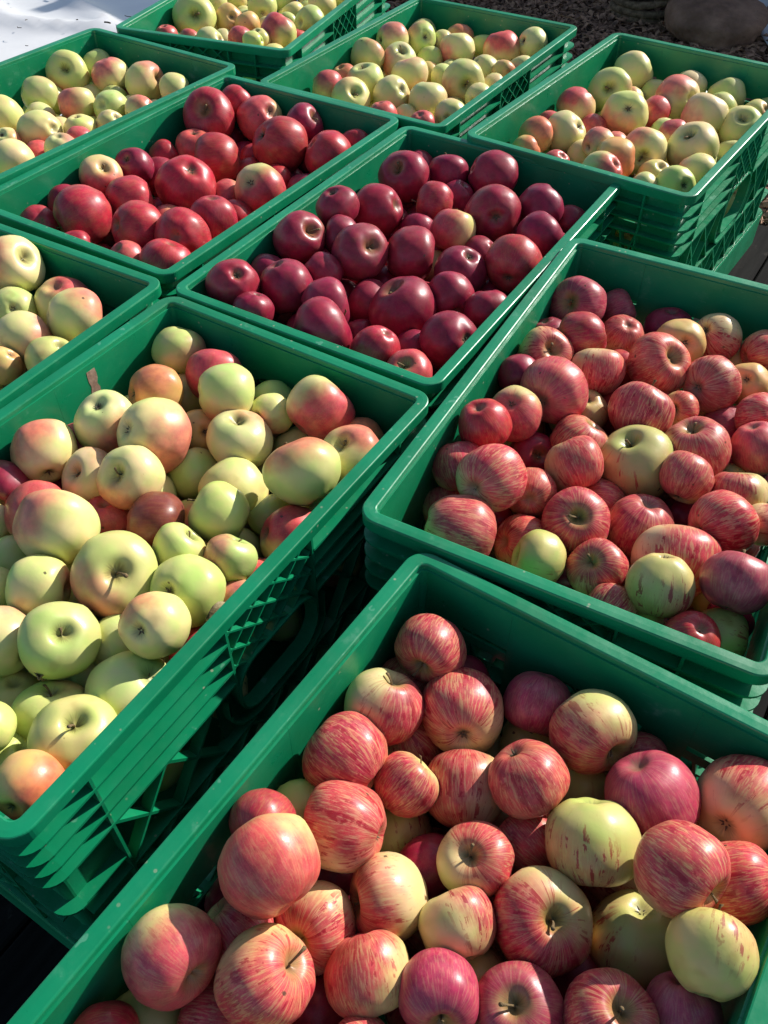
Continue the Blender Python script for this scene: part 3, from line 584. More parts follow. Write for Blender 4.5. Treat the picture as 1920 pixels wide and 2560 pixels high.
('B','k','c',1967,7932,-275,376,(-0.406,0.746,0.207,0.486),0.9,(0.94,-0.2,0.28),0.94,'mostly pink-red apple blossom end showing along left wall of right striped-apple crate'),
('B','s','n',2983,7754,-459,358,(0.903,-0.367,0.117,-0.191),0.95,(-0.32,-0.36,0.88),0.95,'red-striped apple on its side in middle of right striped-apple crate'),
('B','r','-',2811,8267,-896,278,(0.684,-0.546,0.177,-0.45),1.0,(0.84,0.09,0.53),0.97,'bright red apple half buried in middle of right striped-apple crate'),
('B','s','s',3494,7911,-541,220,(0.881,0.287,-0.377,-0.007),0.45,(0.99,-0.02,-0.1),0.96,'yellow thinly red-striped apple stalk hollow showing in middle of right striped-apple crate'),
('B','s','s',3484,7155,-481,350,(-0.005,-0.177,0.137,0.975),0.9,(-0.88,0.47,-0.06),0.97,'red-striped apple stalk hollow showing along right wall of right striped-apple crate'),
('B','p','-',4129,7935,-850,276,(-0.137,0.824,-0.413,-0.362),1.0,(0.31,-0.33,-0.89),0.93,'dusky pink-red apple half buried in far right corner of right striped-apple crate'),
('B','s','-',4344,7702,-462,265,(-0.249,0.115,0.912,0.307),0.8,(0.19,0.76,-0.62),0.95,'rightmost red-striped apple smooth side up along right wall of right striped-apple crate'),
('B','k','-',4189,7209,-496,294,(0.141,0.966,-0.047,0.209),0.9,(-0.98,0.17,-0.03),1.0,'mostly pink-red apple smooth side up along right wall of right striped-apple crate'),
('B','s','s',2212,7346,-556,311,(0.12,0.26,0.158,0.945),0.9,(0.97,0.06,-0.23),0.98,'red-striped apple stalk hollow showing in middle of right striped-apple crate'),
('B','s','n',2059,6818,-400,305,(-0.289,-0.024,0.478,0.829),0.75,(-0.51,0.78,-0.37),0.99,'yellow-red striped apple on its side in middle of right striped-apple crate'),
('B','t','s',2804,7013,-590,401,(0.678,0.067,-0.185,-0.708),0.25,(0.51,-0.79,-0.32),1.01,'olive-green streaked apple stalk hollow showing in middle of right striped-apple crate'),
('B','s','-',3205,6592,-371,271,(0.679,-0.504,-0.057,-0.53),0.85,(0.03,-0.73,0.69),0.98,'leftmost red-striped apple smooth side up along right wall of right striped-apple crate'),
('B','s','-',3774,6475,-537,310,(0.934,-0.355,0.027,0.017),0.65,(-0.98,0.19,-0.05),0.94,'yellow-red striped apple smooth side up along right wall of right striped-apple crate'),
('B','d','s',1703,7343,-735,263,(-0.47,-0.097,-0.401,0.781),1.0,(-0.44,0.67,0.6),0.99,'rightmost dark crimson apple half buried along left wall of right striped-apple crate'),
('B','s','c',1563,6508,-512,266,(0.425,-0.581,0.631,0.29),0.9,(-0.88,-0.47,0.02),0.96,'red-striped apple blossom end showing in near left corner of right striped-apple crate'),
('B','t','-',2412,8052,-671,269,(-0.01,-0.08,0.992,0.101),0.1,(-0.82,-0.42,-0.39),0.92,'olive-yellow apple half buried along left wall of right striped-apple crate'),
('B','s','-',3395,5906,-338,323,(0.292,0.504,0.451,0.677),0.9,(0.54,0.66,0.53),0.94,'middle red-striped apple smooth side up along right wall of right striped-apple crate'),
('B','s','s',1972,6064,-485,331,(0.702,0.164,-0.232,0.653),0.95,(0.91,0.04,0.41),1.0,'red-striped apple stalk hollow showing at near end of right striped-apple crate'),
('B','s','-',2360,6627,-801,274,(0.287,0.603,0.682,0.298),0.8,(-0.06,0.99,0.14),1.0,'red-striped apple half buried in middle of right striped-apple crate'),
('B','s','-',2687,6161,-641,333,(0.121,0.881,-0.457,-0.027),0.95,(0.8,-0.41,-0.43),0.93,'rightmost red-striped apple half buried at near end of right striped-apple crate'),
('B','s','-',3868,6002,-465,217,(-0.303,0.706,-0.202,0.607),0.4,(0.75,0.07,0.66),0.96,'yellow thinly red-striped apple smooth side up along right wall of right striped-apple crate'),
('B','s','c',1085,6359,-157,334,(0.239,0.251,0.76,0.55),0.7,(-0.47,0.78,0.4),0.97,'yellow-red striped apple blossom end showing in near left corner of right striped-apple crate'),
('B','s','-',825,6821,-414,295,(-0.158,-0.511,0.75,-0.39),0.9,(0.07,-0.69,-0.72),0.95,'red-striped apple smooth side up in near left corner of right striped-apple crate'),
('B','r','-',1088,7183,-132,278,(0.15,0.359,0.919,0.065),1.0,(-0.89,0.45,0.08),1.01,'bright red apple smooth side up along left wall of right striped-apple crate'),
('B','k','c',1472,7532,-272,297,(-0.127,0.937,0.27,0.183),0.7,(-0.86,0.48,0.18),0.92,'mostly pink-red apple half buried along left wall of right striped-apple crate'),
('B','s','n',750,5837,-402,377,(-0.352,0.553,-0.55,0.518),0.65,(-0.07,-0.66,0.75),1.01,'yellow-red striped apple on its side in near left corner of right striped-apple crate'),
('B','s','-',715,6588,-874,276,(0.741,-0.662,0.108,0.031),0.8,(0.9,-0.43,-0.08),0.94,'red-striped apple half buried in near left corner of right striped-apple crate'),
('B','t','s',1534,5563,-495,270,(0.727,-0.246,-0.588,0.257),0.05,(-0.93,-0.37,-0.09),0.96,'olive-yellow apple stalk hollow showing at near end of right striped-apple crate'),
('B','s','-',1437,6004,-758,294,(0.454,0.153,0.842,0.25),0.8,(-0.58,0.8,0.12),0.92,'leftmost red-striped apple half buried at near end of right striped-apple crate'),
('B','s','s',2099,5449,-519,281,(0.691,0.269,-0.088,-0.665),0.7,(-0.56,0.74,0.37),0.94,'yellow-red striped apple stalk hollow showing at near end of right striped-apple crate'),
('B','t','c',2557,5042,-245,301,(0.141,0.589,0.75,-0.264),0.35,(-0.49,-0.12,0.87),1.01,'olive-green streaked apple blossom end showing in near right corner of right striped-apple crate'),
('B','s','-',2876,5532,-505,391,(0.749,-0.51,0.321,0.274),0.6,(0.35,-0.8,-0.49),0.92,'yellow-red striped apple smooth side up in near right corner of right striped-apple crate'),
('B','p','-',3206,4958,-114,306,(0.708,-0.216,0.402,0.539),1.0,(-0.52,-0.81,0.27),0.92,'dusky pink-red apple smooth side up in near right corner of right striped-apple crate'),
('B','s','-',2140,4973,-510,225,(-0.433,0.601,0.135,0.658),0.8,(-0.11,-0.73,-0.67),0.98,'red-striped apple smooth side up at near end of right striped-apple crate'),
('B','r','c',2744,4502,-340,238,(-0.108,0.877,0.468,-0.013),1.0,(0.24,0.76,-0.6),0.98,'bright red apple blossom end showing in near right corner of right striped-apple crate'),
('B','t','-',3093,4684,-588,271,(0.681,0.256,0.681,0.087),0.05,(-0.52,0.12,0.84),0.96,'olive-yellow apple half buried in near right corner of right striped-apple crate'),
('B','s','-',2603,4990,-773,273,(-0.228,0.06,0.897,-0.374),0.4,(-0.69,-0.56,-0.45),0.98,'yellow thinly red-striped apple half buried in near right corner of right striped-apple crate'),
('B','d','-',1617,8384,-386,249,(0.067,-0.28,0.522,0.803),1.0,(-0.84,-0.05,-0.55),0.92,'leftmost dark crimson apple half buried along left wall of right striped-apple crate'),
('A','s','s',418,4466,-423,302,(0.266,-0.027,-0.667,0.696),0.9,(0.04,-0.8,-0.6),0.95,'larger red-striped apple stalk hollow showing in far left corner of front crate'),
('A','s','s',-5,3938,-551,334,(-0.273,0.23,0.161,0.92),0.45,(-0.42,0.91,0.02),0.95,'yellow thinly red-striped apple stalk hollow showing in far left corner of front crate'),
('A','s','c',680,3937,-651,346,(0.55,-0.782,0.253,0.15),0.65,(-0.87,-0.35,0.35),0.98,'yellow-red striped apple blossom end showing in far left corner of front crate'),
('A','d','-',725,4420,-988,282,(0.756,-0.359,-0.481,-0.261),0.9,(0.64,0.51,-0.57),0.96,'crimson, pale-dimpled apple half buried in far left corner of front crate'),
('A','s','c',-307,3423,-451,322,(0.685,-0.594,-0.313,0.282),0.85,(-0.26,-0.42,0.87),1.02,'red-striped apple blossom end showing in far left corner of front crate'),
('A','s','s',177,3236,-584,251,(0.775,-0.436,0.199,-0.411),0.85,(0.09,-0.47,-0.88),0.97,'smaller red-striped apple stalk hollow showing in far left corner of front crate'),
('A','s','n',679,3307,-800,345,(-0.476,0.356,0.458,0.661),0.6,(0.46,-0.84,0.28),0.95,'yellow-red striped apple on its side at far end of front crate'),
('A','s','-',1139,3226,-432,301,(0.257,0.897,-0.177,0.312),0.9,(0.27,-0.37,-0.89),0.91,'red-striped apple smooth side up at far end of front crate'),
('A','p','n',1358,4031,-637,285,(0.424,0.801,-0.42,0.047),0.9,(-0.49,0.55,-0.67),0.96,'dusky pink-red apple on its side at far end of front crate'),
('A','s','s',1730,3641,-447,334,(-0.234,0.154,-0.603,0.747),0.55,(0.89,0.34,0.32),0.97,'yellow-red striped apple stalk hollow showing at far end of front crate'),
('A','p','-',2102,3067,-455,352,(0.058,-0.45,0.821,-0.347),1.0,(-0.24,-0.96,0.12),0.99,'dusky pink-red apple smooth side up in far right corner of front crate'),
('A','s','c',2805,3005,-446,347,(0.482,-0.076,0.795,0.361),0.35,(-0.65,0.62,0.44),1.02,'yellow thinly red-striped apple blossom end showing in far right corner of front crate'),
('A','t','n',1574,2706,-425,343,(-0.074,-0.087,0.864,-0.491),0.35,(0.6,-0.09,0.8),0.93,'olive-green streaked apple on its side at far end of front crate'),
('A','s','s',2066,2349,-34,307,(0.714,0.289,0.563,-0.3),0.85,(-0.59,0.8,0.14),0.99,'red-striped apple stalk hollow showing in far right corner of front crate'),
('A','s','-',2530,2350,-277,265,(-0.492,-0.307,0.796,0.173),0.9,(0.04,0.37,-0.93),1.01,'red-striped apple half buried in far right corner of front crate'),
('A','t','n',2146,1814,-89,276,(0.693,-0.605,-0.114,-0.374),0.04,(0.75,-0.0,0.66),0.97,'olive-yellow apple on its side in far right corner of front crate'),
('A','t','c',1869,2149,-836,320,(-0.151,-0.543,0.812,-0.152),0.2,(0.47,0.86,0.2),0.99,'olive-green streaked apple half buried in far right corner of front crate'),
('A','s','s',1150,2199,-620,349,(0.941,0.172,0.061,0.285),0.6,(-0.96,-0.28,-0.02),0.91,'rightmost yellow-red striped apple stalk hollow showing in middle of front crate'),
('A','s','c',-317,2827,-420,315,(0.672,-0.141,-0.722,-0.085),0.8,(0.57,0.77,-0.3),1.02,'red-striped apple blossom end showing along left wall of front crate'),
('A','r','s',-897,2787,-272,243,(0.537,0.124,-0.47,0.689),1.0,(-0.35,-0.9,-0.25),1.01,'bright red apple half buried along left wall of front crate'),
('A','k','n',-786,2355,23,340,(0.569,-0.605,0.086,0.55),0.72,(-0.55,0.58,-0.59),0.95,'mostly pink-red apple on its side along left wall of front crate'),
('A','s','s',-502,2198,-699,291,(0.755,0.448,-0.018,-0.479),0.6,(0.54,-0.38,0.75),0.97,'rightmost yellow-red striped apple stalk hollow showing along left wall of front crate'),
('A','s','s',26,2381,-677,316,(0.756,0.317,-0.524,-0.233),0.55,(0.03,-0.21,0.98),0.95,'leftmost yellow-red striped apple stalk hollow showing in middle of front crate'),
('A','s','s',704,2636,-595,277,(0.702,0.202,-0.045,-0.681),0.5,(-0.37,0.93,0.09),0.99,'yellow thinly red-striped apple stalk hollow showing in middle of front crate'),
('A','s','n',539,2151,-564,271,(0.738,-0.649,-0.067,0.175),0.3,(0.83,-0.54,0.14),0.92,'yellow thinly red-striped apple on its side in middle of front crate'),
('A','s','n',-110,1841,-598,293,(0.555,0.823,0.117,0.036),0.55,(-0.85,0.08,-0.53),0.97,'yellow-red striped apple on its side in middle of front crate'),
('A','s','s',-799,1722,-304,315,(0.852,0.04,0.425,0.305),0.75,(-0.21,-0.96,0.19),0.99,'leftmost yellow-red striped apple stalk hollow showing along left wall of front crate'),
('A','k','s',-1431,1866,-257,311,(0.616,0.617,0.133,0.472),0.65,(-0.4,-0.15,0.9),0.92,'half-pink half-yellow apple stalk hollow showing along left wall of front crate'),
('A','t','-',-1661,1590,-866,273,(0.376,-0.592,0.303,0.646),0.2,(-0.05,0.01,-1.0),1.0,'olive-green streaked apple half buried in near left corner of front crate'),
('A','s','-',-1166,1575,-770,273,(-0.16,0.716,0.046,-0.678),0.8,(-0.07,-0.92,-0.39),0.98,'red-striped apple half buried along left wall of front crate'),
('A','s','-',-1066,2104,-556,260,(0.345,0.861,0.303,0.219),0.7,(0.71,0.45,0.54),0.94,'yellow-red striped apple half buried along left wall of front crate'),
('A','r','-',-1816,1395,-481,224,(-0.106,0.682,0.264,-0.674),1.0,(-0.03,0.22,-0.97),0.99,'bright red apple smooth side up in near left corner of front crate'),
('A','p','s',370,1689,-489,268,(0.842,0.54,0.017,0.009),1.0,(0.95,0.23,0.22),1.0,'dusky pink-red apple stalk hollow showing in middle of front crate'),
('A','p','s',933,1606,-624,294,(0.947,0.068,-0.127,-0.287),0.95,(-0.88,-0.21,0.43),1.01,'dusky pink-red apple stalk hollow showing along right wall of front crate'),
('A','s','s',1497,1516,-450,289,(0.98,0.024,0.078,0.183),0.75,(-0.53,0.84,0.07),1.01,'yellow-red striped apple stalk hollow showing along right wall of front crate'),
('A','p','-',2000,1564,-485,254,(-0.245,-0.638,0.667,-0.297),0.9,(0.21,0.95,0.25),0.96,'dusky pink-red apple half buried along right wall of front crate'),
('A','s','-',-157,1359,-665,231,(0.552,-0.526,-0.647,0.006),0.8,(0.28,0.51,-0.81),0.94,'red-striped apple smooth side up in middle of front crate'),
('A','d','-',358,2698,-981,279,(0.652,-0.604,-0.456,-0.053),0.9,(0.68,0.37,-0.63),0.91,'crimson, pale-dimpled apple half buried in middle of front crate'),
('A','t','n',115,3099,-1219,290,(0.792,-0.599,-0.098,0.064),0.3,(0.94,-0.24,-0.26),0.93,'olive-green streaked apple half buried along left wall of front crate'),
('A','s','-',1168,2874,-869,277,(-0.178,-0.26,0.697,0.644),0.85,(-0.5,0.62,0.61),0.95,'red-striped apple half buried at far end of front crate'),
('A','t','-',1711,3435,-978,281,(0.223,0.973,0.055,0.004),0.1,(0.86,0.44,-0.25),0.95,'olive-yellow apple half buried at far end of front crate'),
('A','t','-',1334,3898,-1148,287,(0.468,0.625,0.277,0.56),0.3,(0.19,0.22,0.96),0.96,'olive-green streaked apple half buried at far end of front crate'),
('A','t','-',647,1887,-988,281,(0.412,0.689,-0.552,0.225),0.2,(0.56,-0.79,-0.24),1.0,'olive-green streaked apple half buried in middle of front crate'),
('A','s','-',252,3868,-1054,282,(0.194,0.413,0.89,0.008),0.6,(-0.74,0.66,0.14),1.0,'rightmost yellow-red striped apple half buried in far left corner of front crate'),
('A','s','-',198,4349,-890,273,(0.685,-0.223,0.591,0.364),0.6,(-0.49,0.08,0.87),0.93,'leftmost yellow-red striped apple half buried in far left corner of front crate'),
]
DEEP = [
('F','g','-',-6506,17646,-742,272,(0.749,-0.025,-0.639,0.174),0.0,(0.12,-0.14,-0.98),0.92),
('F','g','-',-5919,18515,-954,268,(0.816,-0.168,-0.136,-0.536),0.0,(0.35,0.94,-0.04),0.96),
('F','k','-',-5322,18361,-986,270,(0.362,0.686,-0.23,-0.588),0.6,(-0.72,0.68,-0.14),0.93),
('E','d','-',-2549,15696,-1027,309,(0.609,-0.284,-0.739,-0.057),1.0,(-0.09,0.4,-0.91),0.95),
('E','d','-',-3670,13636,-1032,272,(-0.357,0.415,0.837,0.021),1.0,(-0.41,0.7,-0.59),1.01),
('E','d','-',-1626,14825,-1081,274,(0.089,-0.178,0.568,0.799),1.0,(-0.93,-0.24,-0.29),0.93),
('E','d','-',-2862,16403,-1032,272,(0.308,-0.088,0.905,0.279),1.0,(-0.81,-0.38,0.44),0.97),
('D','d','-',299,13621,-850,265,(0.002,0.532,0.489,0.691),1.0,(-0.45,0.7,0.55),1.0),
('D','d','-',-889,11982,-495,247,(0.574,0.049,-0.813,0.088),1.0,(-0.26,-0.34,-0.91),0.94),
('D','r','-',1368,13302,-862,265,(0.224,0.852,0.474,-0.008),1.0,(0.25,0.95,0.17),0.93),
('D','d','-',860,12101,-860,265,(0.636,-0.125,0.419,0.636),1.0,(-0.44,-0.86,0.27),0.92),
('D','d','-',-1726,10481,-821,263,(0.04,0.981,-0.019,-0.189),1.0,(0.91,0.07,-0.42),0.96),
('D','d','-',-312,9817,-837,264,(0.57,-0.393,-0.445,-0.568),1.0,(0.13,0.97,-0.19),0.91),
('D','k','-',787,11530,-837,264,(-0.351,0.322,0.529,0.703),0.4,(-0.36,0.92,-0.14),1.0),
('G','y','-',-3893,22423,-379,272,(0.052,-0.359,0.125,0.924),0.0,(-0.75,-0.11,-0.65),0.97),
('G','y','-',-3553,23306,-546,283,(0.622,-0.474,0.477,-0.401),0.0,(0.31,-0.0,0.95),1.0),
('G','k','-',-4693,20317,-433,259,(-0.02,0.992,0.104,0.061),0.7,(0.19,-0.08,-0.98),0.96),
('G','y','-',-3530,20668,-653,268,(-0.101,0.808,0.005,-0.58),0.0,(0.29,-0.03,-0.96),0.92),
('G','g','c',-2226,21831,-653,260,(0.272,-0.581,0.585,0.496),0.0,(-0.16,-0.9,-0.4),0.96),
('G','y','-',-2134,22522,-649,285,(0.31,-0.189,0.065,0.93),0.0,(-0.83,-0.47,-0.3),0.95),
('G','g','-',-2434,23553,-649,287,(0.749,-0.004,-0.391,-0.535),0.2,(0.26,0.75,-0.61),0.96),
('G','k','-',-1932,20875,-689,269,(-0.182,-0.186,0.956,-0.137),0.5,(0.36,-0.14,-0.92),0.95),
('H','g','-',892,21158,-608,300,(-0.212,-0.625,0.685,0.31),0.0,(0.13,-0.64,-0.75),0.98),
('H','o','-',1676,20717,-611,326,(0.311,-0.192,0.45,0.815),0.3,(-0.87,0.23,0.44),0.92),
('H','y','-',1298,20328,-549,263,(-0.257,0.737,0.539,-0.317),0.2,(-0.08,0.62,-0.78),0.95),
('H','g','-',2155,20451,-665,269,(-0.414,0.016,0.208,0.886),0.0,(-0.36,0.92,-0.16),0.92),
('H','g','-',994,19687,-689,287,(0.588,-0.219,-0.283,-0.725),0.1,(0.06,0.99,-0.13),0.99),
('H','o','-',-789,18476,-598,266,(0.201,-0.57,0.794,-0.065),0.3,(-0.41,-0.7,-0.58),0.96),
('H','o','-',932,19190,-836,276,(0.797,-0.532,-0.185,0.218),0.2,(0.66,-0.32,-0.68),0.99),
('H','y','-',1200,18775,-719,271,(0.516,-0.163,-0.841,0.021),0.1,(-0.39,-0.05,-0.92),0.95),
('H','k','-',1667,20351,-1074,273,(0.39,0.598,0.45,0.536),0.4,(-0.24,0.3,0.92),0.95),
('H','y','-',2229,18278,-734,272,(0.566,0.207,0.523,0.603),0.0,(-0.59,-0.39,0.7),1.0),
('H','y','-',390,16863,-774,273,(0.706,-0.011,-0.424,-0.568),0.0,(0.25,0.74,-0.62),0.93),
('I','k','-',3005,15956,-527,250,(0.711,-0.534,-0.082,-0.45),0.8,(0.83,0.55,0.08),0.93),
('I','g','-',4225,17248,-976,270,(0.596,-0.59,-0.149,0.525),0.0,(-0.05,-0.44,-0.89),0.98),
('I','g','-',5319,17747,-655,269,(-0.135,-0.551,0.474,0.673),0.0,(-0.09,0.08,-0.99),1.0),
('I','k','-',6912,16492,-559,265,(-0.047,-0.582,0.716,0.381),0.2,(0.13,-0.54,-0.83),1.0),
('I','g','-',7271,16820,-646,268,(-0.454,0.79,0.402,0.087),0.0,(0.34,0.58,-0.74),1.01),
('I','k','-',6205,16267,-824,263,(0.206,0.867,0.047,0.452),0.4,(0.52,0.46,0.72),0.96),
('J','y','-',-4748,9176,-956,269,(-0.173,-0.122,0.225,0.951),0.0,(-0.93,0.13,-0.34),0.97),
('C','y','-',-2604,7252,-1164,276,(0.009,0.914,0.169,-0.37),0.0,(0.67,0.31,-0.67),0.99),
('C','d','-',-3802,7063,-977,269,(0.16,0.691,-0.241,-0.662),1.0,(0.03,-0.24,-0.97),0.97),
('C','g','-',-477,7002,-1007,270,(0.441,-0.249,0.667,0.547),0.0,(-0.62,-0.77,0.18),1.0),
('C','y','-',-2830,4506,-1002,270,(0.156,0.315,0.868,0.35),0.0,(-0.72,0.41,0.56),0.92),
('B','y','-',4648,9331,-883,265,(0.233,-0.352,0.833,-0.358),0.0,(-0.21,-0.84,0.5),1.01),
('B','d','-',2677,6184,-1206,278,(0.321,-0.386,0.835,-0.225),1.0,(-0.31,-0.86,0.4),0.98),
('B','d','-',4270,7448,-1007,270,(-0.084,-0.235,0.891,0.38),1.0,(-0.5,-0.25,-0.83),0.97),
('B','t','-',4020,8440,-1007,270,(-0.223,0.915,0.091,-0.323),0.0,(0.31,0.23,-0.92),0.97),
('B','d','-',2160,9387,-522,246,(0.266,0.176,0.939,-0.133),1.0,(-0.94,0.02,0.33),0.98),
('B','d','-',1200,6535,-1009,270,(0.31,0.781,-0.296,-0.454),1.0,(0.43,0.19,-0.88),1.01),
('B','t','-',1619,7916,-1007,270,(0.658,0.039,0.749,0.072),0.3,(-0.42,-0.28,0.87),0.99),
('B','d','-',3355,5017,-750,230,(0.152,0.848,-0.243,-0.447),1.0,(0.24,0.31,-0.92),0.92),
('B','d','-',3320,6601,-1007,270,(0.372,-0.073,0.899,-0.218),1.0,(-0.74,-0.48,0.47),1.0),
('A','d','-',-1114,2434,-894,258,(0.549,0.781,-0.249,-0.159),1.0,(0.84,-0.13,-0.53),0.98),
('A','d','-',-454,2692,-1149,276,(-0.462,0.648,-0.589,0.137),0.9,(0.26,-0.77,0.59),0.92),
('A','t','-',-680,3083,-699,254,(0.677,-0.702,0.161,0.153),0.1,(0.83,-0.55,-0.06),0.94),
('A','d','-',-470,1754,-1149,276,(-0.022,0.898,0.03,0.438),0.9,(0.74,0.11,0.66),0.99),
('A','d','-',1455,1999,-1171,277,(0.711,-0.633,0.287,0.108),0.9,(0.54,-0.83,0.15),0.91),
('A','t','-',-985,2480,-1377,284,(-0.46,-0.342,0.814,-0.099),0.2,(-0.23,-0.65,-0.72),0.93),
('A','s','-',2190,3528,-762,257,(0.5,0.513,0.534,0.449),0.6,(-0.24,0.51,0.83),1.0),
]
